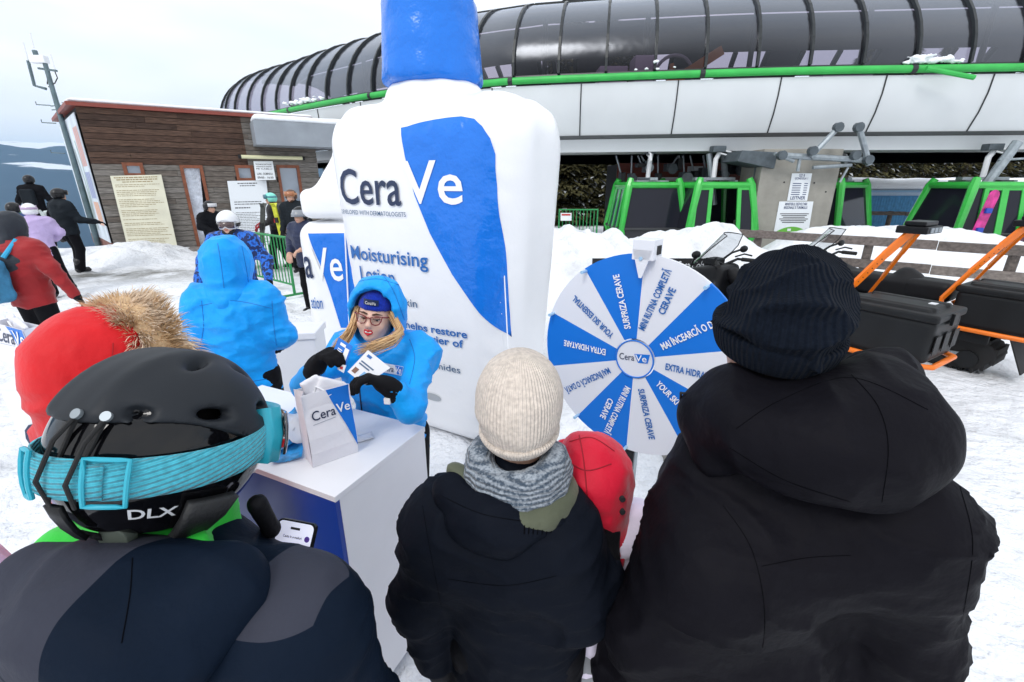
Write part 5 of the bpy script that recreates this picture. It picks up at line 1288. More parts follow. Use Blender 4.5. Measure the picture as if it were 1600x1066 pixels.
    if face:
        for sx in (-1, 1):
            e = Sdf(); e.ell(Hd(sx*.031, .083, .008), V(.014, .012, .009), 0, 0, hr); eo = e.build('eye', m_eyew, T, h=.006*s)
            i_ = Sdf(); i_.ell(Hd(sx*.031, .0915, .007), V(.006, .005, .0065), 0, 0, hr); i_.build('iris', m_iris, eo, h=.0032*s)
            MB().tube([Hd(sx*.014, .094, .024), Hd(sx*.032, .094, .031), Hd(sx*.052, .082, .026)], .004*s, 6).build('eyebrow', beard or mat('brow_dark', (.04, .025, .018), .8), T)
        mo = Sdf(); mo.ell(Hd(0, .092, -.058), V(.024, .010, .006), 0, 0, hr); mo.ell(Hd(0, .090, -.066), V(.018, .011, .007), 0, .004, hr); mo.build('mouth', m_lip, T, h=.004*s)
        if beard:
            ef = J['head']; bb = Sdf(); bb.ell(ef+V(0, .042, -.07), V(.062, .058, .05), 0, 0); bb.cut(lambda P, c=ef: np.sqrt((((P-V3(c+V(0, .1, -.055)))/V3(V(.03, .05, .022)))**2).sum(-1))-1, 0); bb.cut(lambda P, c=ef: -(P[..., 2]-(c[2]-.03*s)), .01); bb.build('beard', beard, T, h=.008*s)
    # the jacket
    j = Sdf(); p_ = puff; aw = armr
    j.cap(V(0, 0, .74), J['chest'], .185*s*p_*girth, .19*s*p_*ck, 0, .06*s, (0, 1, 0), 1.3); j.cap(J['chest'], J['chest']+V(0, 0, .08), .20*s*p_*wide*ck, .17*s*p_*ck, 0, .06*s, (0, 1, 0), 1.35)
    j.cap(shL, shR, .088*s*p_, .088*s*p_, 0, .13*s*kk)
    for sd_, sh_ in (('L', shL), ('R', shR)):
        a = A[sd_]; ex = .03*s*(p_-1)
        j.cap(sh_, a[0], (.086+ex)*s*aw, (.07+ex)*s*aw, 0, .09*s*kk); j.cap(a[0], a[1]-(a[1]-a[0])*.06, (.071+ex)*s*aw, (.052+ex)*s*aw, 0, .035*s)
    if hood != 'up': j.cap(J['neck']-V(0, .01, .03), J['neck']+V(0, .012, .035), .088*s, .082*s, 0, .04*s)
    if hood == 'down':
        j.cap(J['neck']+V(-.10, -.07, -.02), J['neck']+V(.10, -.07, -.02), .055*s, .055*s, 0, .05*s); j.ell(J['neck']+V(0, -.13, -.075), V(.13, .06, .10), 0, .04*s)
        for sx in (-1, 1): j.cap(J['neck']+V(sx*.10, -.07, -.015), J['neck']+V(sx*.075, .07, -.02), .042*s, .034*s, 0, .03*s)
    pr.hoodsdf = None
    hm = hoodmat or jacket
    if hood == 'up':
        c0 = J['head']; hd = Sdf(); hd.ell(Hd(0, -.015, .03), V(.128, .145, .158)*hs, 0, 0, hr); hd.cap(Hd(0, -.03, -.07), J['neck']-V(0, .01, .03), .112*s*hs, .13*s*hs, 0, .05*s)
        hc_ = V3(Hd(0, .12, .005)); hi_ = V3(Hd(0, 0, .0)); HMf = HM.astype(np.float32)
        hd.cut(lambda P: np.sqrt((((P-hc_) @ HMf/V3(V(.088*ho, .16, .118*ho)*hs))**2).sum(-1))*.1*s-.1*s, .02*s)
        hd.cut(lambda P: np.sqrt((((P-hi_) @ HMf/V3(V(.104, .122, .136)*hs))**2).sum(-1))*.1*s-.1*s, .01*s)
        pr.hoodsdf = hd
        pr.hood = hd.build('hood', hm, T, h=hj or h*.8, sm=1, disp=folds(fold*s*.8, (7, 7, 10), 5))
    if collar: pass
    j.cut(lambda P: P[..., 2]-hem*s+.012*np.sin(P[..., 0]*25), .01)
    fo = folds(fold*s, (6, 6, 13), sum(map(ord, label)) % 17)
    pr.jacket = j.build('jacket', jacket, T, h=hj or h, sm=1, disp=fo); pr.jsdf = j
    for sd_ in ('L', 'R'):
        a = A[sd_]; d = unit(a[1]-a[0]) if len(a) < 3 else unit(a[2]); nr = (0, 0, -1) if len(a) < 4 else a[3]
        if abs(np.dot(unit(nr), d)) > .95: nr = (1 if sd_ == 'L' else -1, .3, 0)
        g = Sdf(); sdv = 1 if sd_ == 'R' else -1
        hand_sdf(g, a[1], d, nr, sdv, s*1.08, curl, 0, .0125)
        fd_ = unit(a[1]-a[0])
        if gloves: g.cap(a[1]-fd_*.05*s, a[1]+fd_*.0*s, .046*s, .040*s, 0, .02*s)
        g.build('glove' if gloves else 'hand', gloves or m_skin, T, h=gh)
    if gaiter:
        gs = Sdf(); gs.cap(J['neck']+V(0, .01, -.01), J['head']+V(0, .02, -.075), .078*s, .075*s, 0, 0); gs.build('neck_gaiter', gaiter, T, h=.012*s, disp=folds(.006, (6, 6, 16), 2))
    pr.J = J; pr.A = A; pr.V = V; pr.Lg = Lg
    return pr
def helmet(pr, m_, gog=None, lens=None, on_face=False, h=.011, visor=None, strap=None, r=(.118, .138, .128)):
    V = pr.V; c = pr.J['head']+V(0, -.005, .028); T = pr.T; s = pr.s
    H_ = Sdf(); H_.ell(c, V(*r), 0, 0)
    H_.cut(lambda P: P[..., 2]-(c[2]-.005*s)+np.where(P[..., 1] < c[1]+.05*s, .075*s, 0)-.0, .012*s)
    H_.cut(lambda P: np.sqrt((((P-V3(c+V(0, .12, -.085)))/V3(V(.095, .14, .10)))**2).sum(-1))*.1*s-.1*s, .01*s)
    ho = H_.build('helmet', m_, T, h=h*s, sm=1)
    if gog:
        zc = c[2]+(-.035*s if on_face else .035*s); rr_ = np.array(r[:2])*s+(.004*s)
        if on_face: rr_ = np.array((.094, .112))*s
        n_ = 15; v = []; f = []
        def arcmesh(half, zlo, zhi, ro):
            v = []; f = []
            for i in range(n_):
                a = R(90)+(-half+2*half*i/(n_-1)); nose = .022*s*math.exp(-((a-R(90))/.18)**2) if on_face else 0
                for z_ in (zlo+nose, (zlo+zhi)/2, zhi): v.append((c[0]+(rr_[0]+ro)*math.cos(a), c[1]+(rr_[1]+ro+(.004*s if z_ == (zlo+zhi)/2 else 0))*math.sin(a), z_))
            for i in range(n_-1):
                for k in (0, 1): f.append((3*i+k, 3*i+k+1, 3*i+k+4, 3*i+k+3))
            return MB().add(v, f)
        fm = arcmesh(R(62), zc-.048*s, zc+.048*s, .008*s).build('goggle_frame', gog, T, smooth=True); so = fm.modifiers.new('t', 'SOLIDIFY'); so.thickness = .018*s
        lm = arcmesh(R(52), zc-.036*s, zc+.036*s, .014*s).build('goggle_lens', lens or m_lens, fm, smooth=True); so = lm.modifiers.new('t', 'SOLIDIFY'); so.thickness = .004*s
        v = []; f = []; nn = 24; rx, ry = r[0]*s+.004*s, r[1]*s+.004*s
        for i in range(nn):
            a = R(150)+R(240)*i/(nn-1)
            k = math.sqrt(max(.2, 1-((zc-c[2])/(r[2]*s))**2))
            for z_ in (zc-.02*s, zc+.02*s):
                kk = math.sqrt(max(.2, 1-((z_-c[2])/(r[2]*s))**2)); v.append((c[0]+rx*kk*math.cos(a), c[1]+ry*kk*math.sin(a), z_))
        for i in range(nn-1): f.append((2*i, 2*i+1, 2*i+3, 2*i+2))
        sb_ = MB().add(v, f).build('goggle_strap', strap or gog, fm, smooth=True); so = sb_.modifiers.new('t', 'SOLIDIFY'); so.thickness = .004*s
    if visor:
        v = []; f = []
        for i in range(13):
            a = R(90)+R(-75+150*i/12)
            for z_, k in ((c[2]+.075*s, .9), (c[2]+.01*s, 1.12), (c[2]-.03*s, 1.15)): v.append((c[0]+r[0]*s*k*math.cos(a), c[1]+r[1]*s*k*math.sin(a), z_))
        for i in range(12):
            for k in (0, 1): f.append((3*i+k, 3*i+k+1, 3*i+k+4, 3*i+k+3))
        vm = MB().add(v, f).build('visor', visor, T, smooth=True); vm.modifiers.new('t', 'SOLIDIFY').thickness = .004
    return ho
def ski_pair(label, base, top, col, side=(1, 0, 0), gap=.03):
    """two skis carried together, from base to tip"""
    base = np.array(base, float); top = np.array(top, float); d = unit(top-base); sd_ = unit(np.array(side)-d*np.dot(side, d)); n_ = np.cross(d, sd_); L_ = np.linalg.norm(top-base)
    T = thing('skis', label, 'skis', tuple(base))
    for k in (0, 1):
        mb = MB(); pts = [(0, 0), (.1, .0), (L_*.9, 0), (L_*.96, .025), (L_, .07)]
        for (a, o0), (b, o1) in zip(pts[:-1], pts[1:]):
            sg = 1 if k else -1; mb.bar(d*a+n_*sg*(gap/2+o0), d*b+n_*sg*(gap/2+o1), .012, .09, up=sd_)
        so = mb.build('ski', mat('ski_'+col[0], col[1], .3, var=.3, vscale=9), T)
        MB().bar(d*L_*.45+n_*(1 if k else -1)*(gap/2+.03), d*L_*.6+n_*(1 if k else -1)*(gap/2+.03), .05, .06, up=sd_).build('binding', m_boot, so)
    return T
def pole(label, a, b, m_=None):
    a = np.array(a, float); b = np.array(b, float); T = thing('ski_pole', label, 'ski pole', tuple(a)); d = b-a
    MB().tube([(0, 0, 0), d], .009, 6).build('shaft', m_ or m_steel, T); MB().tube([d*.0, d*.1], .016, 8).build('grip', m_rub, T); MB().tube([d*.93-unit(d)*.004, d*.93+unit(d)*.004], .045, 10).build('basket', m_rub, T)
# ---------------------------------------------------------------- background people
def head_at(px_, py_, Y): return at_y(px_, py_, Y)
f_black = fabric('shell_black', (.008, .0085, .011), spec=.05, sheen=0); f_navy = fabric('shell_navy', (.012, .02, .06)); f_dgrey = fabric('shell_charcoal', (.016, .02, .025), spec=.05, sheen=0)
# uphill watcher in black
p = person('skier in black with rucksack standing highest at the left, facing the valley', head_at(46, 283, 13.6), (-.3, .95), f_black, arms={'L': [(-.36, .0, 1.2), (-.48, .12, 1.08)], 'R': [(.36, .0, 1.2), (.5, .1, 1.06)]}, sink=.3, gloves=m_glove, face=False, h=.02, legs={'R': [(.2, .03, .52), (.34, 0, .1)]})
helmet(p, m_helm_b); rk = Sdf(); rk.box(p.V(0, -.22, 1.2), p.V(.14, .08, .2), .05, 0, 0); rk.build('rucksack', f_dgrey, p.T, h=.025)
pole('ski pole planted left of the uphill skier', at_y(37, 308, 13.4), at_y(33, 330, 13.4))
# man in charcoal jacket by the banner
p = person('skier in charcoal jacket and black helmet walking beside the map banner', head_at(93, 306, 10.6), (.35, .94), f_dgrey, arms={'R': [(.32, .1, 1.18), (.42, .36, 1.12)], 'L': [(-.3, -.02, 1.12), (-.24, .1, .86)]}, sink=0, gloves=m_glove, face=False, hood='down', h=.018, wide=1.15, puff=1.12, legs={'R': [(.11, .05, .5), (.12, -.05, .1)], 'L': [(-.08, .1, .5), (-.05, .02, .1)]})
helmet(p, m_helm_b, gog=m_helm_b); 
ski_pair('pale skis carried upright beside the charcoal skier', at_z(112, 408, 0)+np.array([0, -.3, 0]), at_z(112, 408, 0)+np.array([-.25, -.1, 1.3]), ('pale', (.45, .5, .5)))
# lilac jacket
f_lil = fabric('shell_lilac', (.47, .37, .62)); p = person('skier in lilac jacket and white helmet bending forward at the left', head_at(47, 331, 8.4), (-.75, .66), f_lil, arms={'R': [(.30, .08, 1.15), (.22, .34, 1.0)], 'L': [(-.28, .1, 1.15), (-.2, .36, 1.0)]}, lean=.16, sink=-.05, gloves=m_glove, face=False, hood='down', h=.018, legs={'R': [(.14, -.06, .5), (.2, -.42, .1)], 'L': [(-.08, .1, .5), (-.06, .02, .1)]})
helmet(p, mat('helmet_white', (.75, .76, .78), .25, coat=.5), gog=mat('lilac_gog', (.4, .3, .45), .4))
ski_pair('dark skis trailing behind the lilac skier', at_z(98, 447, 0), at_z(66, 384, .75), ('dark', (.02, .02, .025)))
# neon collar at the left edge
p = person('skier with dark helmet and neon green collar at the left edge', head_at(22, 328, 9.2), (-.3, .95), fabric('shell_blue_dark', (.015, .05, .2)), sink=-.05, gloves=m_glove, face=False, gaiter=fabric('neon_green', (.06, .75, .05)), h=.022); helmet(p, m_helm_b)
p = person('skier in dark blue jacket cut by the left picture edge', head_at(-12, 340, 8.8), (0, 1), fabric('shell_blue_dark', (0, 0, 0)), sink=-.05, gloves=m_glove, face=False, h=.024); helmet(p, m_helm_b)
# man in red and grey jacket with backpack
f_rg = fabric('shell_crimson', (.30, .012, .015)); f_hoodg = fabric('shell_slate', (.02, .025, .035))
p = person('man in dark red jacket with slate hood and beige and blue backpack', head_at(20, 358, 4.6), (.1, .99), f_rg, arms={'R': [(.33, -.02, 1.16), (.42, .06, .86)], 'L': [(-.3, .0, 1.12), (-.26, .1, .86)]}, sink=0, gloves=m_glove, face=False, hood='up', hoodmat=f_hoodg, h=.016, hj=.014, wide=1.1, puff=1.1)
yk = Sdf(); V = p.V; yk.cap(V(-.16, -.005, 1.40), V(.16, -.005, 1.40), .103, .103, 0, .05); yk.cap(V(0, -.02, 1.30), V(0, 0, 1.42), .215, .15, 0, .05, (0, 1, 0), 1.28); yk.build('yoke', f_hoodg, p.T, h=.016, sm=1)
bp = thing('backpack', 'beige and blue backpack worn on the dark red jacket', 'backpack', tuple(p.loc), p.rz)
q = Sdf(); q.box(V(-.04, -.30, 1.12), V(.15, .11, .22), .06, 0, 0); q.build('main_sack', mat('pack_blue', (.04, .2, .36), .7, var=.3, vscale=12, bump2=.3, b2scale=10), bp, h=.018, disp=folds(.01, (7, 7, 7), 3))
q = Sdf(); q.box(V(-.04, -.40, 1.03), V(.13, .05, .12), .04, 0, 0); q.build('front_pocket', mat('pack_beige', (.42, .3, .16), .8, var=.2, vscale=14, bump2=.25, b2scale=9), bp, h=.014, disp=folds(.008, (7, 7, 7), 5))
for sx in (-1, 1): MB().tube([V(sx*.1-.02, -.2, 1.34), V(sx*.13, -.08, 1.5), V(sx*.15, .1, 1.42), V(sx*.16, .2, 1.2)], .02, 6).build('shoulder_strap', mat('strap_cyan', (.03, .35, .6), .6), bp)
MB().bar(V(-.18, -.455, 1.06), V(.1, -.455, 1.02), .01, .04).build('compression_strap', mat('strap_brown', (.05, .03, .02), .7), bp)
# people before the hut door
p = person('man in black jacket with patterned black helmet at the film covered doorway', head_at(328, 325, 9.6), (.75, -.3), f_black, sink=.0, hood='down', gloves=m_glove, h=.018, puff=1.1, arms={'R': [(.28, .04, 1.13), (.2, .25, 1.05)], 'L': [(-.27, .02, 1.13), (-.2, .25, 1.0)]}); helmet(p, m_helm_b, gog=m_helm_b, lens=mat('pattern_white', (.6, .6, .62), .4))
f_camo = fabric('shell_camo', (.012, .09, .5)); t = f_camo.node_tree
vn = _n(t, 'ShaderNodeTexNoise'); vn.inputs['Scale'].default_value = 16; vn.inputs['Detail'].default_value = 3; tcn = _n(t, 'ShaderNodeTexCoord'); t.links.new(tcn.outputs['Object'], vn.inputs['Vector'])
rr = _n(t, 'ShaderNodeValToRGB'); rr.color_ramp.interpolation = 'CONSTANT'; e = rr.color_ramp.elements; e[0].color = (.006, .02, .10, 1); e[1].position = .48; e[1].color = (.015, .14, .6, 1); k_ = e.new(.6); k_.color = (.01, .05, .28, 1)
t.links.new(vn.outputs['Fac'], rr.inputs[0]); t.links.new(rr.outputs[0], t.nodes['Principled BSDF'].inputs['Base Color'])
p = person('child in blue camouflage jacket with white helmet and goggles', head_at(357, 350, 5.2), (.2, -.98), f_camo, sink=0, gloves=m_glove, h=.015, gaiter=mat('gaiter_black', (.015, .015, .017), .8), arms={'L': [(-.33, .04, 1.12), (-.36, .2, .9)], 'R': [(.33, .04, 1.12), (.36, .2, .9)]})
helmet(p, mat('helmet_white', (0, 0, 0)), gog=mat('goggle_white', (.72, .72, .74), .35), lens=mat('lens_brown', (.06, .03, .03), .08, coat=1), on_face=True, strap=m_helm_b)
cb_ = Sdf(); cb_.cap(p.V(.12, .02, 1.44), p.V(.16, .02, 1.38), .03, .03, 0, 0); cb_.build('yellow_collar_tab', mat('tab_yellow', (.7, .6, .02), .6), p.T, h=.015)
f_race = fabric('suit_black', (.012, .011, .013)); p = person('skier with mint helmet holding skis in front of the white board', head_at(423, 312, 11.0), (-.95, -.25), f_race, sink=.0, gloves=mat('glove_red', (.35, .01, .02), .6), h=.018, arms={'R': [(.25, .05, 1.12), (.2, .34, 1.06)], 'L': [(-.25, .05, 1.14), (-.16, .3, 1.02)]}, legs={'L': [(-.1, .14, .5), (-.1, .16, .1)], 'R': [(.1, -.02, .5), (.1, -.16, .1)]})
helmet(p, mat('helmet_mint', (.22, .72, .6), .35, coat=.4), gog=mat('goggle_mint', (.08, .25, .3), .3), lens=mat('lens_teal', (.03, .12, .18), .06, coat=1))
for sx in (-1, 1): MB().tube([p.V(sx*.2, -.02, 1.46), p.V(sx*.285, -.04, 1.1)], .02, 6).build('red_sleeve_stripe', mat('stripe_red', (.5, .03, .03), .5), p.T)
yl = at_y(420, 385, 10.6); 
ski_pair('dark skis held upright by the mint helmet skier', at_y(409, 392, 10.4), at_y(411, 318, 10.4), ('grey', (.06, .065, .06)))
ski_pair('yellow skis slanted across the mint helmet skier', at_y(441, 372, 10.5), at_y(427, 318, 10.5), ('yellow', (.6, .62, .04)))
m_beard = mat('beard_brown', (.05, .025, .015), .9)
p = person('bearded man with copper goggles in dark jacket by the glass door', head_at(455, 308, 10.2), (-.05, -1), f_dgrey, sink=.05, gloves=m_glove, h=.018, beard=m_beard, hood=None); helmet(p, mat('helmet_brown', (.1, .05, .035), .35), gog=mat('goggle_copper', (.5, .22, .1), .3), lens=mat('lens_copper', (.35, .12, .04), .06, coat=1))
p = person('man in navy jacket with visor helmet beside the inflatable tube', head_at(470, 338, 7.2), (-.35, -.94), f_navy, sink=-.05, h=.016, arms={'R': [(.33, -.02, 1.14), (.16, .2, .98)], 'L': [(-.3, .0, 1.14), (-.14, .22, 1.06)]}, wide=1.1, puff=1.1); helmet(p, m_helm_b, visor=mat('visor_smoke', (.2, .22, .25), .1, coat=1, spec=.8))
# people in the open gondola
p = person('passenger with red jacket and dark cap seen in the open gondola', at_y(1092, 338, 15.2), (-.5, -.85), fabric('shell_pink_red', (.45, .02, .05)), sink=-.5, h=.03, gloves=m_glove, face=False)
q = Sdf(); q.ell(p.J['head']+p.V(0, -.01, .05), p.V(.1, .11, .09), 0, 0); q.build('cap', f_black, p.T, h=.025)
# ---------------------------------------------------------------- foreground people
def zpt(px_, py_, z):            # pixel at optical depth z
    d = ray(px_, py_); return np.array([0, 0, CAMZ])+d*z
def proj(S_, P, dirv, off=.003, steps=50):
    Q = np.array(P, np.float32); dv = np.array(dirv, np.float32)
    for _ in range(steps): Q = Q+dv*(np.clip(S_.d(Q), -.04, .08)*.8)[:, None]
    return Q-dv*off
def seam(name, S_, pts, dirv, m_, parent, r=.0018, n=30, off=.001):
    P = np.array(pts, float); t_ = np.linspace(0, len(P)-1, n); L_ = np.stack([np.interp(t_, range(len(P)), P[:, k]) for k in range(3)], 1)
    Q = proj(S_, L_, unit(dirv), 0); ok = (np.abs(S_.d(Q.astype(np.float32))) < .012) & (np.abs((Q-L_) @ unit(dirv)) < 1.2); Q = (Q-unit(dirv)*off)[ok]
    if len(Q) < 4: return None
    st = np.linalg.norm(np.diff(Q, axis=0), axis=1); bad = np.where(st > 4*np.median(st)+.02)[0]
    if len(bad): Q = Q[:bad[0]+1] if bad[0] > len(Q)/2 else Q[bad[-1]+1:]
    if len(Q) < 4: return None
    return MB().tube([tuple(q) for q in Q], r, 5).build(name, m_, parent, smooth=True)
from mathutils.bvhtree import BVHTree
def bvh_of(o):
    me = o.data; return BVHTree.FromPolygons([v_.co for v_ in me.vertices], [tuple(f_.vertices) for f_ in me.polygons])
def cseam(name, S_, pr, pix, m_, r=.0006, off=.0005, step=.05, z0=.42):
    '''stitched seam found where a pixel path meets the garment'''
    P = np.array(pix, float); n = len(P); out_ = []
    for i in range(n-1):
        p0, p1, p2, p3 = P[max(i-1, 0)], P[i], P[i+1], P[min(i+2, n-1)]
        for t_ in np.linspace(0, 1, 14, endpoint=(i == n-2)): out_.append(.5*((2*p1)+(-p0+p2)*t_+(2*p0-5*p1+4*p2-p3)*t_**2+(-p0+3*p1-3*p2+p3)*t_**3))
    cl = Vector(pr.tl((0, 0, CAMZ))); tree = bvh_of(S_); runs = [[]]
    for x, y in out_:
        D_ = (Vector(pr.tl(zpt(x, y, 1.)))-cl).normalized(); hit = tree.ray_cast(cl, D_)
        if hit[0] is None: runs.append([]); continue
        q = hit[0]-D_*off
        if runs[-1] and (q-runs[-1][-1]).length > step: runs.append([])
        runs[-1].append(q)
    best = max(runs, key=len)
    if len(best) < 5: return None
    return MB().tube(best, r, 5).build(name, m_, pr.T, smooth=True)
def beanie(pr, m_, top=.125, h=.009, cuff=.05, slouch=0, fold=.006, tilt=.35, seamm=None, zc=.0):
    V = pr.V; s = pr.s; c = pr.Hd(0, 0, 0); b = Sdf(); HMf = pr.HM.astype(np.float32)
    b.ell(pr.Hd(0, -.012, .045)-c, V(.104, .122, top), 0, 0, pr.HM); b.ell(pr.Hd(0, -.02-slouch*.4, .09)-c, V(.088, .1, top*.75), 0, .04*s, pr.HM)
    cut_ = lambda P: ((P @ HMf)[..., 2]+(zc+.022)*s)-(P @ HMf)[..., 1]*tilt*.5
    b.cut(cut_, .006)
    o = b.build('beanie', m_, pr.T, h=h, loc=tuple(c), sm=1, disp=folds(fold*s, (5, 5, 12), 7, 3))
    cf = Sdf(); cf.ell(pr.Hd(0, -.012, .045)-c, V(.1145, .1325, top+.008), 0, 0, pr.HM); cf.cut(cut_, .008); cf.cut(lambda P: cuff*s-cut_(P), .008)
    cf.build('beanie_cuff', m_, o, h=h*.8, sm=1); return o
# ===== A: helmeted person, bottom left
HAw = zpt(272, 705, .72)
f_a1 = fabric('jacket_midnight', (.006, .011, .022), rough=.55, wr=.25, spec=.035, sheen=0); f_a2c = (.040, .043, .060)
def split_mat(name, base, colB, groups):
    """second cloth colour sewn in where any group of half spaces n.p>d all hold (object space)"""
    m = base.copy(); m.name = name; t = m.node_tree; b_ = t.nodes['Principled BSDF']; src = b_.inputs['Base Color'].links[0].from_socket
    tcn = _n(t, 'ShaderNodeTexCoord'); acc = None
    for g in groups:
        pr_ = None
        for n_, d in g:
            dt = _n(t, 'ShaderNodeVectorMath', operation='DOT_PRODUCT'); t.links.new(tcn.outputs['Object'], dt.inputs[0]); dt.inputs[1].default_value = n_
            gt = _n(t, 'ShaderNodeMath', operation='GREATER_THAN'); t.links.new(dt.outputs['Value'], gt.inputs[0]); gt.inputs[1].default_value = d
            if pr_ is None: pr_ = gt
            else:
                mu = _n(t, 'ShaderNodeMath', operation='MULTIPLY'); t.links.new(pr_.outputs[0], mu.inputs[0]); t.links.new(gt.outputs[0], mu.inputs[1]); pr_ = mu
        if acc is None: acc = pr_
        else:
            mx_ = _n(t, 'ShaderNodeMath', operation='MAXIMUM'); t.links.new(acc.outputs[0], mx_.inputs[0]); t.links.new(pr_.outputs[0], mx_.inputs[1]); acc = mx_
    mix = _n(t, 'ShaderNodeMix', data_type='RGBA'); t.links.new(acc.outputs[0], mix.inputs['Factor']); t.links.new(src, mix.inputs['A']); mix.inputs['B'].default_value = tuple(colB)+(1,)
    t.links.new(mix.outputs['Result'], b_.inputs['Base Color']); return m
jm = f_a1
phone_w = zpt(450, 884, .80)
PA = person('person in dark jacket and black ski helmet with turquoise goggle strap', HAw, (.25, .97), jm, sink=0, h=.016, hj=.010, gloves=m_glove, hood=None, face=True, wide=1.10, puff=1.06, fold=.006, gaiter=None, drop=.07, shw=(zpt(40, 985, .70), zpt(462, 985, .68)),
            armsw={'R': [phone_w+np.array([.16, -.10, -.30]), phone_w+np.array([.015, -.02, -.13]), (-.02, .1, 1.), (-.3, -.9, .2)]})
T = PA.T; V = PA.V; s = PA.s; nk = PA.J['neck']
L = lambda x, y, z: PA.tl(zpt(x, y, z))
xb = float(L(207, 930, .60)[0]); hm_ = split_mat('hood_midnight_panels', f_a1, f_a2c, [[((-1, 0, 0), -xb), ((0, 0, 1), float(L(200, 1000, .58)[2]))], [((-1, 0, 0), -xb+.035), ((0, 0, -1), -float(L(100, 1035, .56)[2]))]])
x0_, x1_ = float(L(375, 960, .62)[0]), float(L(500, 960, .62)[0])
PA.jacket.data.materials[0] = split_mat('jacket_midnight_panels', f_a1, f_a2c, [[((1, 0, 0), x0_), ((-1, 0, 0), -x1_), ((0, 0, 1), float(L(440, 1010, .58)[2]))]])
hd = Sdf(); hd.cap(L(60, 905, .66), L(360, 905, .63), .034, .034, 0, 0); hd.ell(L(195, 960, .615), V(.155, .075, .095), 0, .07); hd.ell(L(120, 1030, .56), V(.12, .05, .08), 0, .05)
hd.cap(L(360, 905, .63), L(400, 915, .74), .036, .036, 0, .05); hd.cap(L(60, 905, .66), L(70, 890, .82), .036, .034, 0, .05); hd.cap(L(330, 960, .61), L(250, 1040, .57), .04, .05, 0, .06)
hdo = hd.build('hood', hm_, T, h=.008, sm=2, disp=folds(.006, (4, 4, 9), 5))
m_seamk = mat('seam_thread', (.003, .003, .004), .9, spec=.02)
cseam('hood_seam', hdo, PA, [(207, 872), (203, 930), (190, 1005)], m_seamk, .0006)
gs = Sdf(); gs.cap(L(105, 862, .69), L(300, 858, .675), .035, .03, 0, 0); gs.cap(L(105, 862, .69), L(110, 850, .8), .035, .035, 0, .03); gs.cap(nk+V(0, .02, -.02), PA.J['head']+V(0, 0, -.11), .075, .07, 0, .04)
gs.build('neck_gaiter', fabric('neon_lime', (.03, .62, .05)), T, h=.009, disp=folds(.008, (5, 5, 12), 2))
# helmet: glossy lower shell, matte vented upper shell
m_matte = mat('helmet_matte', (.017, .020, .025), .5, bump=.04, bscale=300, spec=.25); m_glossb = mat('helmet_gloss', (.003, .003, .004), .07, coat=.25, spec=.3)
hc = PA.J['head']+V(0, -.005, .02); er = np.array([.124, .146, .138])
HR = rotm('X', R(-25)); HRf = HR.astype(np.float32); hcf = V3(hc)
def hell(P, k=0): 
    p_ = ((P-hcf) @ HRf)/V3(er+k); k0 = np.sqrt((p_**2).sum(-1)); k1 = np.sqrt((p_/V3(er+k)*p_/V3(er+k)).sum(-1))+1e-6; return k0*(k0-1)/k1
def hz(P): return (P-hcf) @ HRf
low = Sdf(); low.raw(lambda P: hell(P), hc-.17, hc+.17, 0, 0); low.cut(lambda P: hz(P)[..., 2]+.118-.05*sstep(.02, .12, hz(P)[..., 1]), .012)
low.cut(lambda P: np.sqrt((((hz(P)-V3((0, .135, -.07)))/V3((.095, .10, .085)))**2).sum(-1))*.1-.1, .01)
top = Sdf(); top.raw(lambda P: hell(P, .009), hc-.18, hc+.18, 0, 0); top.cut(lambda P: hz(P)[..., 2]-.026+.10*hz(P)[..., 1]+.012*np.sin(hz(P)[..., 1]*22), .006)
top.cut(lambda P: hell(P, -.012), .002)
def vent(cx, cy, cz, rx, ry, rz_, ang=0):
    Mv = rotm('Z', ang).astype(np.float32); cc = V3((cx, cy, cz)); rr_ = V3((rx, ry, rz_))
    fnv = lambda P: np.sqrt((((hz(P)-cc) @ Mv/rr_)**2).sum(-1))*min(rx, ry, rz_)-min(rx, ry, rz_)
    top.cut(fnv, .004); low.cut(fnv, .002)
for sx in (-1, 1):
    vent(sx*.122, -.035, .058, .03, .030, .010); vent(sx*.108, .07, .062, .03, .024, .011); vent(sx*.06, -.03, .14, .010, .03, .03, sx*.3); vent(sx*.058, .06, .135, .009, .028, .03, sx*.2); vent(sx*.075, -.115, .058, .022, .02, .010)
top.mod = lambda P, D: D-.004*np.exp(-((np.abs(hz(P)[..., 0])-.035-.2*hz(P)[..., 1]**2)/.012)**2)*(hz(P)[..., 2] > .05)
low.cut(lambda P: hell(P, -.013), .002); low.build('lower_shell', m_glossb, T, h=.0065)
li = Sdf(); li.raw(lambda P: hell(P, -.028), hc-.15, hc+.15, 0, 0); li.cut(lambda P: hz(P)[..., 2]+.06, .01); li.build('liner', mat('liner_foam', (.006, .006, .006), .95, spec=.05), T, h=.012)
tp_ = top.build('upper_shell', m_matte, T, h=.0055, sm=2)
def hsurf(az, el, k): # azimuth from +Y (front) clockwise seen from above, elevation as height
    zz = el; q = math.sqrt(max(.05, 1-(zz/(er[2]+k))**2)); p_ = np.array([(er[0]+k)*q*math.sin(az), (er[1]+k)*q*math.cos(az), zz]); return hc+HR @ p_
m_strap = knit('goggle_strap_turquoise', (.07, .47, .60), zs=900, strength=.8, rough=.75); m_teal = mat('turquoise_plastic', (.03, .38, .5), .35)
v = []; f = []; n_ = 70
for i in range(n_):
    az = R(52)+R(256)*i/(n_-1); ctr = -.028+.05*(abs(i/(n_-1)-.5)*2)**2.2; hw_ = .0265
    for q_ in (-1, -.5, 0, .5, 1): v.append(hsurf(az, ctr+q_*hw_, .0105+.001*math.sin(i*1.1)*0))
for i in range(n_-1):
    for k in range(4): f.append((5*i+k, 5*i+k+1, 5*i+k+6, 5*i+k+5))
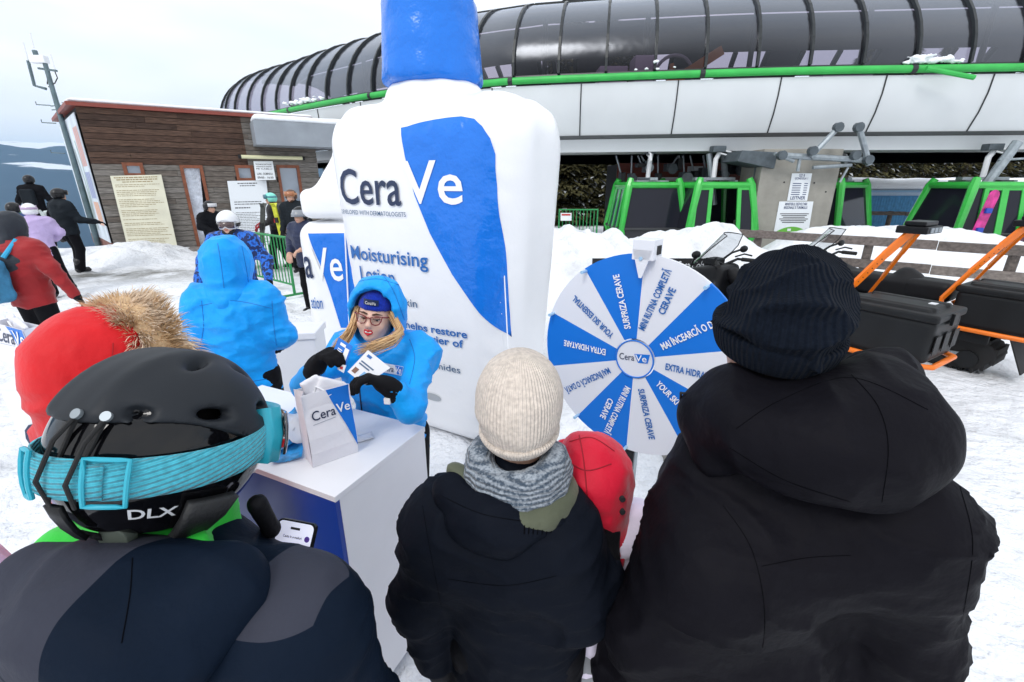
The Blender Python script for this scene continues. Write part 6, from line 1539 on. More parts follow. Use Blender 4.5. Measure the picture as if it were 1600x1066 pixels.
so = MB().add(v, f).build('goggle_strap', m_strap, T, smooth=True); so.modifiers.new('t', 'SOLIDIFY').thickness = .003
def stripm(name, az0, az1, z0, z1, k, m_, par, th=.003, nn=10):
    v = []; f = []
    for i in range(nn):
        az = az0+(az1-az0)*i/(nn-1)
        for j in range(4): v.append(hsurf(az, z0+(z1-z0)*j/3, k))
    for i in range(nn-1):
        for j in range(3): f.append((4*i+j, 4*i+j+1, 4*i+j+5, 4*i+j+4))
    o = MB().add(v, f).build(name, m_, par, smooth=True); o.modifiers.new('t', 'SOLIDIFY').thickness = th; return o
def ring(name, az0, az1, z0, z1, k, r_, m_, par):
    pts = [hsurf(az0+(az1-az0)*t_, z1, k) for t_ in np.linspace(0, 1, 6)]+[hsurf(az1, z, k) for z in np.linspace(z1, z0, 5)[1:]]+[hsurf(az1+(az0-az1)*t_, z0, k) for t_ in np.linspace(0, 1, 6)[1:]]+[hsurf(az0, z, k) for z in np.linspace(z0, z1, 5)[1:-1]]
    return MB().tube(pts, r_, 7, closed=True).build(name, m_, par, smooth=True)
ring('strap_buckle', R(158), R(140), -.058, .002, .016, .0032, m_teal, so)
ring('strap_buckle', R(200), R(190), -.058, .002, .016, .0032, m_teal, so)
stripm('strap_layer', R(150), R(206), -.050, -.006, .0145, m_strap, so, .003, 14)
for az0, az1 in ((R(170), R(178)), (R(155), R(163))):
    MB().tube([hsurf(az0, .052, .012), hsurf((az0+az1)/2, .02, .018), hsurf(az1, -.03, .022), hsurf(az1, -.062, .014), hsurf(az1+.04, -.03, .004), hsurf(az0+.05, .03, .004), hsurf(az0, .05, .01)], .0028, 6).build('retainer_cord', m_rub, T, smooth=True)
    c_ = hsurf(az0, .053, .0145); nn_ = unit(c_-hc); MB().tube([c_-nn_*.004, c_+nn_*.001], .0065, 14).build('eyelet', m_steel, T, smooth=True)
stripm('retainer_clip', R(172), R(184), -.112, -.062, .008, m_blk, T, .006)
stripm('rear_tab', R(169), R(187), -.15, -.108, .002, m_glove, T, .006)
c_ = hsurf(R(158), -.118, .002); nn_ = unit((c_-hc)*np.array([1, 1, 0])); MB().tube([c_-nn_*.012, c_+nn_*.006], .021, 20).build('fit_dial', mat('dial_grey', (.07, .085, .07), .5), T, bevel=.002)
stripm('ear_pad', R(82), R(112), -.145, -.06, .004, mat('ear_mesh', (.02, .021, .023), .55, bump=.6, bscale=160), T, .014)
ep = Sdf(); ep.cap(hc+V(.118, .03, -.12), hc+V(.115, .05, -.19), .016, .014, 0, 0); ep.cap(hc+V(.115, .05, -.19), hc+V(.07, .07, -.225), .012, .01, 0, .01); ep.build('chin_strap', m_glove, T, h=.006)
def dlx(P): return np.array([hsurf(R(141)-p_[0]/.135, -.083+p_[1], .0015) for p_ in P])
letter('logo_lettering', 'DLX', .021, dlx, mat('logo_silver', (.62, .64, .67), .35), T, bold=.02, maxlen=.006, width=.062)
# goggles parked on the brow
v = []; f = []; n_ = 26
for i in range(n_):
    az = R(-66)+R(132)*i/(n_-1)
    for z_ in (-.025, .02, .065): v.append(hsurf(az, z_, .028 if abs(i-n_/2) < n_*.42 else .02))
for i in range(n_-1):
    for k in (0, 1): f.append((3*i+k, 3*i+k+1, 3*i+k+4, 3*i+k+3))
gf = MB().add(v, f).build('goggle_frame', m_teal, T, smooth=True); gf.modifiers.new('t', 'SOLIDIFY').thickness = .022
stripm('goggle_lens', R(-56), R(56), -.014, .055, .036, m_lens, gf, .004, 16)
# phone in the right hand
ph = thing('smartphone', 'smartphone with lit app screen held by the helmeted person', 'phone', tuple(phone_w)); vd = unit(np.array([0, 0, CAMZ])-phone_w)
pn = unit(np.array([-.12, -.80, .55])); pu = unit(np.cross((0.10, .25, 1), pn)); pv_ = np.cross(pn, pu)
def pp(a, b, d): return tuple(pu*a+pv_*b+pn*d)
rr_ = []
for cx, cy, a0 in ((.028, .066, 0), (-.028, .066, 90), (-.028, -.066, 180), (.028, -.066, 270)):
    for k in range(5): a = R(a0+k*22.5); rr_.append((cx+.009*math.cos(a), cy+.009*math.sin(a)))
MB().prism(rr_, -.004, .004, pp).build('case', m_blk, ph, smooth=True)
scr = [(x*.93, y*.965) for x, y in rr_]; MB().add([pp(a, b, .0048) for a, b in scr], [tuple(range(len(scr)))]).build('screen', mat('screen_glow', (.6, .62, .75), .2, emit=(.62, .63, .78, .55)), ph)
pf = lambda x, y: frame_fn(pu*x+pv_*y+pn*.0056, pu, pv_)
m_ui = mat('ui_text', (.08, .08, .12), .5)
for s_, x, y, sz, wd in (('Cauta in e-mailuri', -.02, .046, .006, .036), ('Principale', -.03, .030, .005, .018), ('Promotii', -.018, .018, .005, .017), ('MediaShop ...', -.018, .010, .005, .024)): letter('screen_text', s_, sz, pf(x, y), m_ui, ph, bold=.02, width=wd)
MB().add([pp(a, b, .0054) for a, b in ((.012, .012), (.028, .012), (.028, .021), (.012, .021))], [(0, 1, 2, 3)]).build('screen_badge', mat('ui_green', (.1, .5, .3), .5), ph)
MB().add([pp(.026+.005*math.cos(a), .048+.005*math.sin(a), .0054) for a in np.linspace(0, 6.28, 13)[:-1]], [tuple(range(12))]).build('screen_avatar', mat('ui_violet', (.08, .03, .3), .5), ph)
MB().add([pp(a, b, .0055) for a, b in ((-.009, .060), (.009, .060), (.009, .064), (-.009, .064))], [(0, 1, 2, 3)]).build('camera_pill', m_dark, ph)
# ===== D: man in black parka, right
HDw = zpt(1206, 530, .92)
f_parka = fabric('parka_black', (.0066, .0063, .0090), rough=.55, wr=.4, ws=9, spec=.05, sheen=0)
PD = person('broad man in black parka and navy ribbed beanie seen from behind', HDw, (.12, .99), f_parka, sink=0, h=.018, hj=.011, gloves=m_glove, hood=None, wide=1.0, puff=1.16, fold=.009, armr=1.15, hem=.7, girth=1.42, ck=.80, shw=(zpt(1118, 898, .93), zpt(1402, 818, .88)), drop=.05,
            armsw={'R': [zpt(1415, 985, .97), zpt(1320, 1110, 1.10)], 'L': [zpt(1012, 985, 1.02), zpt(1040, 1090, 1.16)]})
V = PD.V; T = PD.T; nk = PD.J['neck']
beanie(PD, knit('beanie_navy', (.007, .010, .017), 75, strength=.8, spec=.03), top=.126, h=.006, cuff=.06, slouch=.05, fold=.02, tilt=.3)
L = lambda x, y, z: PD.tl(zpt(x, y, z))
hd = Sdf(); hd.ell(L(1312, 690, .80), V(.168, .10, .105), 0, 0); hd.cap(L(1150, 655, .88), L(1360, 610, .84), .06, .062, 0, .06); hd.ell(L(1370, 680, .79), V(.11, .085, .095), 0, .06); hd.cap(L(1180, 680, .84), L(1260, 700, .80), .055, .06, 0, .06)
hd.cap(L(1150, 655, .88), L(1120, 660, .99), .055, .05, 0, .05); hd.cap(L(1120, 660, .99), L(1150, 640, 1.08), .05, .045, 0, .04); hd.cap(L(1360, 610, .84), L(1380, 590, .98), .058, .05, 0, .05); hd.cap(L(1380, 590, .98), L(1290, 600, 1.08), .05, .045, 0, .05)
hd.cap(L(1112, 700, .93), L(1100, 645, .96), .05, .048, 0, .05); hd.cap(L(1135, 612, .97), L(1098, 650, .98), .052, .048, 0, .05); hd.cap(L(1160, 600, .9), L(1135, 612, .97), .045, .05, 0, .04)
hdo = hd.build('hood', f_parka, T, h=.009, sm=2, disp=folds(.014, (4.5, 4.5, 7), 11))
for pts in ([(1330, 585), (1372, 635), (1388, 700), (1378, 785)], [(1150, 670), (1220, 625), (1330, 590), (1450, 640)], [(1140, 700), (1225, 750), (1330, 785)]): cseam('hood_seam', hdo, PD, pts, m_seamk)
for pts in ([(1130, 790), (1175, 860), (1195, 960), (1185, 1060)], [(1190, 885), (1260, 872), (1330, 868)], [(1500, 760), (1520, 850), (1505, 960)]): cseam('jacket_seam', PD.jacket, PD, pts, m_seamk)
c_ = L(1106, 630, .955); MB().tube([c_, c_+V(-.03, .015, .012), c_+V(-.05, .02, .01), c_+V(-.045, .03, -.01)], .0035, 6).build('drawcord', m_rub, T); q = Sdf(); q.cap(c_+V(-.005, .0, 0), c_+V(-.012, .005, .014), .009, .008, 0, 0); q.build('cord_lock', m_blk, T, h=.004)
# ===== C: child in red hood between them
HCw = zpt(919, 758, 1.18)
f_red = fabric('child_red', (.62, .004, .03), wr=.4); f_lw = fabric('child_white', (.72, .66, .8))
PC = person('small child with red hood and white and red jacket', HCw, (-.25, .97), f_lw, trousers=fabric('child_trousers_red', (.6, .006, .03)), sink=0, h=.013, hj=.010, hood='up', hoodmat=f_red, gloves=mat('glove_red', (0, 0, 0)), hs=1.02, fold=.018)
V = PC.V; T = PC.T
for sx in (-1, 1):
    sl_ = Sdf(); sh_ = V(sx*.185, -.005, 1.395); el_ = PC.A['R' if sx > 0 else 'L'][0]; sl_.cap(sh_+V(sx*.02, 0, -.0), el_, .088*PC.s, .074*PC.s, 0, 0); sl_.build('red_sleeve', f_red, T, h=.011, disp=folds(.006, (6, 6, 12), 3))
gb = Sdf(); gb.cap(V(0, 0, .80), V(0, 0, .98), .205*PC.s, .195*PC.s, 0, 0, (0, 1, 0), 1.25); gb.build('grey_hem_band', fabric('child_grey', (.22, .23, .25)), T, h=.012)
for pts in ([(905, 680), (912, 720), (918, 780)], [(880, 715), (915, 735), (955, 725)], [(890, 690), (925, 684), (960, 705)]): cseam('hood_seam', PC.hood, PC, pts, mat('seam_crimson', (.3, .002, .015), .7), .0016)
vz = Sdf(); vz.cap(PC.Hd(-.06, .10, .10), PC.Hd(.06, .10, .10), .02, .02, 0, 0); vz.build('hood_visor', f_red, T, h=.009)
for dx, dz_ in ((.045, .05), (.05, .0)):
    q = proj(PC.hoodsdf, [PC.Hd(dx, -.4, dz_)], (0, 1, 0), .0)[0]; MB().tube([q+np.array([0, .004, 0]), q-np.array([0, .004, 0])], .007, 12).build('snap_button', m_dark, T, smooth=True)
# ===== B: person with beige beanie
HBw = zpt(812, 655, 1.02)
f_b = fabric('anorak_navy', (.006, .0078, .013), rough=.6, wr=.35, ws=10, spec=.035, sheen=0)
hand_w = zpt(955, 862, 1.10)
PB = person('person in dark anorak and beige beanie with grey scarf, back turned', HBw, (.12, .99), f_b, sink=0, h=.015, hj=.009, gloves=m_glove, hood=None, wide=1.02, puff=1.0, fold=.011, drop=.03, gh=.006, curl=.35, armr=1.05,
            shw=(zpt(695, 822, 1.06), zpt(862, 848, 1.02)), armsw={'L': [zpt(655, 935, 1.13), zpt(690, 1045, 1.28)], 'R': [zpt(905, 955, 1.06), hand_w+np.array([-.02, -.03, -.03]), (.1, .5, .75), (-.5, .8, -.1)]})
V = PB.V; T = PB.T; nk = PB.J['neck']
beanie(PB, knit('beanie_beige', (.66, .58, .51), 95, strength=.55), top=.126, h=.007, cuff=.042, slouch=.0, fold=.004, tilt=.18, zc=.03)
sc = Sdf()
for k, (r_, z) in enumerate(((.095, .025), (.10, .055), (.093, .085))):
    for i in range(14):
        a0, a1 = 2*math.pi*i/14, 2*math.pi*(i+1)/14; w_ = .012*math.sin(a0*2+k)
        sc.cap(nk+V(r_*math.cos(a0), r_*.95*math.sin(a0)-.01, z+w_), nk+V(r_*math.cos(a1), r_*.95*math.sin(a1)-.01, z+.012*math.sin(a1*2+k)), .026, .026, 0, .02)
sm_ = knit('scarf_grey', (.16, .19, .23), zs=620, strength=.9); t = sm_.node_tree; tcn = _n(t, 'ShaderNodeTexCoord'); vn = _n(t, 'ShaderNodeTexNoise'); vn.inputs['Scale'].default_value = 170; t.links.new(tcn.outputs['Object'], vn.inputs['Vector'])
spz = _n(t, 'ShaderNodeSeparateXYZ'); t.links.new(tcn.outputs['Object'], spz.inputs[0]); wz = _n(t, 'ShaderNodeMath', operation='MULTIPLY_ADD'); t.links.new(spz.outputs[2], wz.inputs[0]); wz.inputs[1].default_value = 560
n3 = _n(t, 'ShaderNodeTexNoise'); n3.inputs['Scale'].default_value = 9; t.links.new(tcn.outputs['Object'], n3.inputs['Vector']); m3 = _n(t, 'ShaderNodeMath', operation='MULTIPLY'); m3.inputs[1].default_value = 26; t.links.new(n3.outputs['Fac'], m3.inputs[0]); t.links.new(m3.outputs[0], wz.inputs[2])
sz_ = _n(t, 'ShaderNodeMath', operation='SINE'); t.links.new(wz.outputs[0], sz_.inputs[0]); ad_ = _n(t, 'ShaderNodeMath', operation='MULTIPLY_ADD'); ad_.inputs[1].default_value = .16; t.links.new(sz_.outputs[0], ad_.inputs[0]); t.links.new(vn.outputs['Fac'], ad_.inputs[2])
rr = _n(t, 'ShaderNodeValToRGB'); rr.color_ramp.elements[0].position = .34; rr.color_ramp.elements[0].color = (.06, .085, .12, 1); rr.color_ramp.elements[1].position = .68; rr.color_ramp.elements[1].color = (.34, .38, .43, 1); t.links.new(ad_.outputs[0], rr.inputs[0]); t.links.new(rr.outputs[0], t.nodes['Principled BSDF'].inputs['Base Color'])
sc.build('scarf', sm_, T, h=.008, loc=(0, 0, 0), sm=1, disp=folds(.004, (10, 10, 40), 2))
ol = Sdf(); L2 = lambda x, y, z: PB.tl(zpt(x, y, z))
for i in range(12):
    a0, a1 = math.pi*(1.0-.08)+math.pi*1.16*i/12, math.pi*(1.0-.08)+math.pi*1.16*(i+1)/12
    ol.cap(nk+V(.118*math.cos(a0), .12*math.sin(a0)-.005, .012), nk+V(.118*math.cos(a1), .12*math.sin(a1)-.005, .012), .030, .030, 0, .02)
ol.cap(L2(795, 778, .98), L2(862, 785, 1.0), .03, .026, 0, .03); ol.cap(L2(712, 738, 1.02), L2(745, 765, .99), .024, .024, 0, .03)
ol.build('olive_collar', fabric('olive_cloth', (.085, .095, .06)), T, h=.009, sm=1, disp=folds(.006, (9, 9, 16), 9))
L = lambda x, y, z: PB.tl(zpt(x, y, z))
hd = Sdf(); hd.cap(L(708, 772, 1.0), L(775, 800, .95), .036, .04, 0, 0); hd.cap(L(775, 800, .95), L(862, 800, .98), .04, .036, 0, .05); hd.ell(L(768, 828, .945), V(.11, .05, .06), 0, .05); hd.cap(L(708, 772, 1.0), L(700, 760, 1.12), .034, .034, 0, .04); hd.cap(L(862, 800, .98), L(885, 780, 1.1), .034, .034, 0, .04)
hdo = hd.build('hood', f_b, T, h=.009, sm=1, disp=folds(.010, (5, 5, 10), 4))
for k in range(7): cseam('elastic_pleat', hdo, PB, [(822+7*k, 800), (820+7*k, 818), (819+7*k, 835)], m_seamk, .0012)
cseam('hood_seam', hdo, PB, [(690, 775), (760, 805), (865, 820)], m_seamk)
for pts in ([(660, 790), (672, 860), (690, 950)], [(700, 905), (790, 915), (870, 900)]): cseam('jacket_seam', PB.jacket, PB, pts, m_seamk)
# ===== E: red hood with fur trim, left
HEw = zpt(172, 592, 1.24)
f_rede = fabric('parka_red', (.62, .003, .008), wr=.3, ws=8)
PE = person('person in bright red parka with fur trimmed hood beside the counter', HEw, (.42, .91), f_rede, sink=0, h=.016, hj=.011, hood='up', gloves=m_glove, hs=1.22, fold=.008, puff=1.1, face=True)
V = PE.V; T = PE.T
rgf = np.random.default_rng(21); v = []; f = []; mi = []
for i in range(13000):
    a = rgf.random()*6.283; dp_ = rgf.random(); rx, rz_ = .135+.02*dp_+rgf.normal(0, .006), .172+.02*dp_+rgf.normal(0, .006)
    b0 = PE.Hd(rx*math.cos(a), .035+.105*dp_, .012+rz_*math.sin(a))
    cl = vnoise(np.array([[b0[0]*28, b0[1]*28, b0[2]*28]]))[0]-.5; cl2 = vnoise(np.array([[b0[0]*28+9, b0[1]*28, b0[2]*28]]))[0]-.5
    out = unit([math.cos(a)*.62+cl*.9+rgf.normal(0, .08), -.25+.85*dp_+cl2*.8+rgf.normal(0, .10), math.sin(a)*.62-cl*.7+rgf.normal(0, .08)]); L_ = rgf.uniform(.04, .085)
    sd_ = unit(np.cross(out, rgf.normal(0, 1, 3)))*.0013; bend = PE.HM @ np.array([cl*.3, -.12, -.25])*L_; n0 = len(v)
    p1 = b0+out*L_*.4+bend*.15; p2 = b0+out*L_*.75+bend*.5; p3 = b0+out*L_+bend
    v += [b0-sd_, b0+sd_, p1+sd_*.9, p1-sd_*.9, p2+sd_*.6, p2-sd_*.6, p3]; f += [(n0, n0+1, n0+2, n0+3), (n0+3, n0+2, n0+4, n0+5), (n0+5, n0+4, n0+6)]
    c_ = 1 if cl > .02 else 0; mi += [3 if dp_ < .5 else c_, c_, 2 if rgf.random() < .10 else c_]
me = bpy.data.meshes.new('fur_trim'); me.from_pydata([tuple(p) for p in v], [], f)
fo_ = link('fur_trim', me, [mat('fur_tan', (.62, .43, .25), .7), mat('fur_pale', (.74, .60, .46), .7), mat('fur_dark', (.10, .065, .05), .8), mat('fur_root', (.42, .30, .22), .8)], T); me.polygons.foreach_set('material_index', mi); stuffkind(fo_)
fb = Sdf()
for i in range(20):
    a0, a1 = 6.2832*i/20, 6.2832*(i+1)/20; fb.cap(PE.Hd(.135*math.cos(a0), .085, .012+.172*math.sin(a0)), PE.Hd(.135*math.cos(a1), .085, .012+.172*math.sin(a1)), .04, .04, 0, .01)
fb.build('fur_base', mat('fur_tan', (0, 0, 0)), T, h=.012, disp=folds(.01, (30, 30, 30), 3))
seam('hood_seam', PE.hoodsdf, [PE.Hd(.4, -.02-.03*k, .14-.06*k) for k in range(4)], (-1, 0, 0), mat('seam_red', (.35, .002, .006), .7), T, .0015)
# ===== lilac sleeve at the left edge
PLw = zpt(-150, 800, .95)
PL = person('person in pale lilac jacket mostly outside the left edge', PLw, (.3, .95), fabric('shell_pale_lilac', (.56, .54, .78)), sink=0, h=.02, gloves=mat('glove_brown', (.02, .012, .011), .8), hood='down', face=False)
# ===== F: promoter with back turned
m_shell = fabric('promoter_blue', (.003, .33, .86), rough=.5, wr=.5, ws=8, spec=.3, sheen=.05)
HFw = zpt(358, 418, 2.62)
PF = person('promoter in bright blue hooded jacket with back turned', HFw, (-.12, .99), m_shell, sink=0, h=.018, hj=.012, hood='up', gloves=m_glove, hs=1.08, wide=1.0, puff=1.0, fold=.014, face=False, hem=.76, arms={'L': [(-.25, -.02, 1.08), (-.15, .2, .98)], 'R': [(.25, -.02, 1.08), (.13, .2, .98)]})
# ===== G: smiling promoter behind the counter
HGw = zpt(588, 494, 1.98)
hrG = rotm('Z', R(4)) @ rotm('Y', R(-9)) @ rotm('X', R(4))
rh = zpt(494, 572, 1.74); lh = zpt(608, 604, 1.70)
skinG = mat('skin_fair', (.74, .49, .40), .42, var=.06, vscale=14, sss=.15, spec=.3)
PG = person('smiling woman in bright blue hooded jacket with red glasses behind the counter', HGw, (-.12, -.99), m_shell, sink=0, h=.012, hj=.010, hood='up', gloves=mat('glove_knit', (.008, .008, .010), .85, bump=.3, bscale=300, spec=.15), hrot=hrG, hs=1.08, ho=1.14, armr=.88, face=False, skinm=skinG, gh=.005, curl=1.0, lean=.06, fold=.011, hem=.72, wide=1.05,
            armsw={'R': [zpt(478, 603, 1.86), rh, (.45, -.25, .55), (.6, -.2, -.5)], 'L': [zpt(640, 640, 1.76), lh, (-.7, -.25, .5), (-.4, -.3, -.7)]})
V = PG.V; T = PG.T; Hd = PG.Hd; s = PG.s
fc = Sdf(); fc.ell(Hd(0, .004, .005), V(.079, .098, .115), 0, 0, hrG); fc.ell(Hd(0, .038, -.058), V(.052, .058, .058), 0, .045, hrG)
fc.cap(Hd(0, .092, .014), Hd(0, .112, -.022), .008, .0125, 0, .016); fc.ell(Hd(0, .085, -.088), V(.021, .018, .017), 0, .02, hrG)
for sx in (-1, 1): fc.ell(Hd(sx*.040, .078, -.03), V(.024, .018, .020), 0, .02, hrG); fc.ell(Hd(sx*.011, .102, -.026), V(.008, .007, .006), 0, .008, hrG)
for sx in (-1, 1): fc.cut(lambda P, c=V3(Hd(sx*.032, .106, .010)): np.sqrt((((P-c)/V3((.016, .016, .011)))**2).sum(-1))*.013-.013, .010)
fc.build('face', skinG, T, h=.0045, sm=1)
for sx in (-1, 1):
    e = Sdf(); e.ell(Hd(sx*.032, .088, .008), V(.0145, .010, .0085), 0, 0, hrG); eo = e.build('eye', m_eyew, T, h=.004)
    i_ = Sdf(); i_.ell(Hd(sx*.032-.003, .0965, .005), V(.0058, .004, .0055), 0, 0, hrG); i_.build('iris', m_iris, eo, h=.002)
    l_ = Sdf(); l_.ell(Hd(sx*.032, .0895, .0125), V(.0165, .011, .0055), 0, 0, hrG); l_.build('eyelid', mat('lid_tone', (.42, .24, .2), .5), eo, h=.003)  # eyelid colour darker than the face skin
    MB().tube([Hd(sx*.017, .1015, .0085), Hd(sx*.032, .1035, .0075), Hd(sx*.05, .093, .0105)], .0016, 5).build('eyelash', m_iris, eo)
    MB().tube([Hd(sx*.012, .1005, .029), Hd(sx*.03, .1015, .0355), Hd(sx*.055, .085, .031)], [.0032, .0036, .0015], 6).build('eyebrow', mat('brow_brown', (.07, .035, .02), .8), T, smooth=True)
m_redlip = mat('lipstick_red', (.55, .01, .025), .25, spec=.5)
mo = Sdf()
for a, b in ((-1, -.5), (-.5, 0), (0, .5), (.5, 1)):
    def mp_(k, z0, c0): return Hd(k*.030, .1090-.018*k*k, z0+c0*k*k)
    mo.cap(mp_(a, -.051, .011), mp_(b, -.051, .011), .0042-.002*abs(a), .0042-.002*abs(b), 0, .003); mo.cap(mp_(a, -.0685, .0265), mp_(b, -.0685, .0265), .0052-.003*abs(a), .0052-.003*abs(b), 0, .003)
lipo = mo.build('lips', m_redlip, T, h=.0028)
th_ = Sdf(); th_.ell(Hd(0, .1045, -.0565), V(.018, .007, .0055), 0, 0, hrG); th_.build('teeth', mat('teeth', (.8, .78, .75), .25), lipo, h=.003)
bn = Sdf(); bn.ell(Hd(0, -.004, .045), V(.088, .108, .098), 0, 0, hrG); hb_ = V3(Hd(0, 0, 0)); HMf = hrG.astype(np.float32)
bn.cut(lambda P: ((P-hb_) @ HMf)[..., 2]-.046*s+.35*np.minimum(((P-hb_) @ HMf)[..., 1]-.06, 0)*0, .004); bo = bn.build('beanie', knit('beanie_royal', (.006, .03, .36), 120, strength=.3), T, h=.007)
bfb = lambda P: np.array([Hd(p_[0], .112*math.sqrt(max(.1, 1-(p_[0]/.09)**2-(.33)**2)), .078+p_[1]) for p_ in P])
poly_mesh([(-.036, -.004), (.036, -.004), (.036, .024), (-.036, .024)], bfb, 'logo_patch', m_ink_navy, bo, .01); 
bfb2 = lambda P: bfb(P*np.array([-1, 1]))+PG.HM @ np.array([0, .003, 0]); letter('logo_lettering', 'CeraVe', .02, bfb2, m_ink_white, bo, align='CENTER', maxlen=.01, width=.05)
# glasses
m_gl = mat('glasses_burgundy', (.18, .015, .02), .2, coat=.5); gl_o = None
for sx in (-1, 1):
    pts = [Hd(sx*x, .1175-.32*max(0, x-.03)*1.0, z) for x, z in ((.0095, .018), (.025, .0245), (.045, .027), (.0615, .0275), (.0585, .008), (.050, -.010), (.034, -.0155), (.019, -.012), (.011, .0))]
    g_ = MB().tube(pts, .0024, 7, closed=True).build('glasses_rim', m_gl, T, smooth=True)
    MB().add(pts, [tuple(range(len(pts)))]).build('glasses_lens', m_clear, g_)
    MB().tube([Hd(sx*.0605, .107, .025), Hd(sx*.08, .08, .022), Hd(sx*.084, .0, .018)], .0024, 6).build('glasses_temple', m_gl, g_)
MB().tube([Hd(-.0095, .1175, .014), Hd(0, .1195, .017), Hd(.0095, .1175, .014)], .0026, 6).build('glasses_bridge', m_gl, T)
# hair: two loose blond locks
rgh = np.random.default_rng(5); hv = MB(); hv2 = MB()
def wl(px_, py_, z): return PG.tl(zpt(px_, py_, z))
for lock, path in enumerate(([Hd(.083, .03, .03), wl(552, 508, 1.93), wl(545, 522, 1.88), wl(535, 534, 1.83), wl(522, 550, 1.82)], [Hd(-.083, .03, .03), wl(627, 518, 1.90), wl(613, 532, 1.85), wl(588, 541, 1.83), wl(562, 549, 1.815)])):
    P = np.array(path)
    for k in range(330):
        o0 = rgh.normal(0, .006, 3); o1 = rgh.normal(0, .012, 3); o1[1] *= .6; tm = rgh.uniform(.72, 1.0); pts = []
        for t_ in np.linspace(0, tm, 11):
            q_ = t_*(len(P)-1); i = min(int(q_), len(P)-2); fr2_ = q_-i; fr2_ = fr2_*fr2_*(3-2*fr2_)*.4+fr2_*.6
            pts.append(P[i]*(1-fr2_)+P[i+1]*fr2_+o0*(1-t_)+o1*t_*1.15+np.array([0, 0, .005*math.sin(t_*7+k*.7+lock)]))
        (hv if rgh.random() < .75 else hv2).tube(pts, [.0013]*6+[.0012, .0011, .0009, .0007, .0003], 4)
stuffkind(hv.build('hair', mat('hair_blond', (.74, .50, .26), .45, spec=.5), T, smooth=True, fix=False)); stuffkind(hv2.build('hair', mat('hair_brown', (.38, .20, .09), .45, spec=.5), T, smooth=True, fix=False))
# jacket zip, pocket, chest badge
cseam('zip', PG.jacket, PG, [(560, 590), (563, 620), (566, 650), (568, 690)], mat('zip_navy', (.004, .01, .05), .4), .004, .001)
camL = Vector(PG.tl((0, 0, CAMZ))); jt_ = bvh_of(PG.jacket)
def badge(P, off=.004):                      # patch sewn on the chest: found where its pixels meet the jacket
    out_ = []
    for a, b in P:
        D_ = (Vector(PG.tl(zpt(614+235*a+50*b, 578+45*a-300*b, 1.)))-camL).normalized(); hit = jt_.ray_cast(camL, D_)
        out_.append(hit[0]-D_*off if hit[0] is not None else camL+D_*1.75)
    return np.array([tuple(q) for q in out_])
bo_ = poly_mesh([(-.075, -.022), (.06, -.022), (.065, .026), (-.075, .026)], badge, 'chest_badge', m_ink_white, T, .015)
poly_mesh([(.008, .024), (.063, .024), (.058, -.018), (.03, -.018)], lambda P: badge(P, .006), 'badge_wedge', m_blue, bo_, .012)
letter('badge_lettering', 'Cera', .042, lambda P: badge(P+np.array([-.067, -.012]), .007), m_ink_navy, bo_, .006, maxlen=.012, width=.072); letter('badge_lettering', 'Ve', .042, lambda P: badge(P+np.array([.014, -.010]), .0085), m_ink_white, bo_, .008, maxlen=.012, width=.04)
for hh_, cx in ((rh, -.02), (lh, .02)):
    q = PG.tl(hh_); MB().box((q[0]-.012, q[1]-.01, q[2]-.058), (q[0]+.012, q[1]+.034, q[2]-.034)).build('glove_tag', m_ink_white, T, bevel=.002)
# cards in her hands
def card(label, quad, m_, z, prints):
    P = [zpt(x, y, zz) for (x, y), zz in zip(quad, z)]; o = P[3]; T_ = thing('leaflet', label, 'leaflet', tuple(o)); q = [p_-o for p_ in P]; n_ = unit(np.cross(q[2]-q[3], q[0]-q[3]))
    if np.dot(n_, np.array([0, 0, CAMZ])-o) < 0: n_ = -n_
    MB().hexa([q[3]-n_*.002, q[2]-n_*.002, q[2], q[3], q[0]-n_*.002, q[1]-n_*.002, q[1], q[0]]).build('card', m_, T_)
    for u0, u1, v0, v1, pm_ in prints:
        pt = lambda u, v_: (q[3]*(1-u)+q[2]*u)*(1-v_)+(q[0]*(1-u)+q[1]*u)*v_+n_*.0015
        MB().add([pt(u0, v0), pt(u1, v0), pt(u1, v1), pt(u0, v1)], [(0, 1, 2, 3)]).build('print', pm_, T_)
    return T_
m_pr = mat('print_red', (.6, .03, .04), .4)
card('blue printed leaflet held in her gloved right hand', ((529, 527), (551, 541), (540, 572), (518, 556)), m_blue, (1.70, 1.70, 1.69, 1.69), ((.25, .62, .72, .86, m_ink_white), (.62, .9, .2, .75, m_ink_white), (.66, .86, .5, .72, m_pr), (.2, .5, .5, .55, m_ink_white), (.2, .5, .4, .45, m_ink_white)))
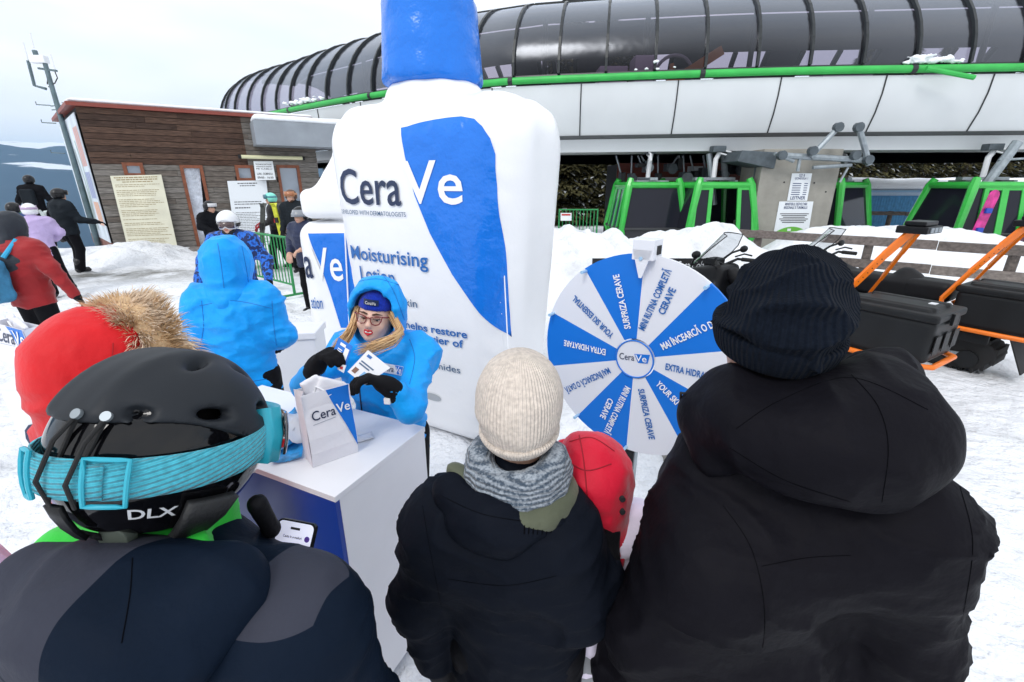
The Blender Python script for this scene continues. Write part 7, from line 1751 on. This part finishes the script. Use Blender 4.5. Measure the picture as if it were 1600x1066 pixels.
card('small white ticket held under the blue leaflet', ((529, 569), (541, 571), (537, 583), (527, 577)), m_leaf_w, (1.68, 1.68, 1.68, 1.68), ((.3, .7, .3, .7, m_pr),))
card('pale printed leaflet held in her gloved left hand', ((575, 547), (610, 575), (570, 602), (543, 581)), m_leaf_w, (1.69, 1.69, 1.66, 1.66), ((.12, .3, .8, .9, m_ink_blue), (.1, .7, .55, .6, m_ink_slate), (.1, .6, .45, .5, m_ink_slate), (.5, .85, .12, .35, mat('print_sky', (.2, .42, .7), .4)), (.1, .3, .1, .3, mat('print_brown', (.2, .1, .07), .5))))
# jacket seams, drawcords and hems on the two blue jackets
m_seamb = mat('seam_blue', (.002, .16, .5), .6)
cseam('back_yoke_seam', PF.jacket, PF, [(312, 478), (365, 470), (425, 482)], m_seamb, .002)
for pts in ([(340, 380), (345, 410), (350, 450)], [(378, 385), (385, 420), (390, 455)]): cseam('hood_seam', PF.hood, PF, pts, m_seamb, .002)
for pts in ([(315, 470), (318, 510), (312, 545)], [(425, 470), (428, 510), (432, 540)]): cseam('armhole_seam', PF.jacket, PF, pts, m_seamb, .002)
cseam('hem_seam', PF.jacket, PF, [(320, 590), (370, 598), (420, 592)], m_seamb, .002)
for pts in ([(560, 440), (590, 436), (625, 446)], [(600, 432), (615, 455), (632, 500)]): cseam('hood_seam', PG.hood, PG, pts, m_seamb, .0018)
cseam('shoulder_seam', PG.jacket, PG, [(640, 530), (648, 560), (640, 600)], m_seamb, .0018)
# ---- winter air: one even haze box round everything except the sky
hz_m = bpy.data.materials.new('winter_haze'); hz_m.use_nodes = True; t = hz_m.node_tree; t.nodes.clear()
o_ = _n(t, 'ShaderNodeOutputMaterial'); pv2 = _n(t, 'ShaderNodeVolumePrincipled'); pv2.inputs['Color'].default_value = (.45, .70, 1, 1); pv2.inputs['Density'].default_value = .00009; pv2.inputs['Anisotropy'].default_value = .0
t.links.new(pv2.outputs[0], o_.inputs['Volume'])
hb = MB().box((-9500, -200, -620), (9500, 9600, 700)).build('haze', hz_m); stuffkind(hb); hb['label'] = 'thin bluish winter haze over the valley'
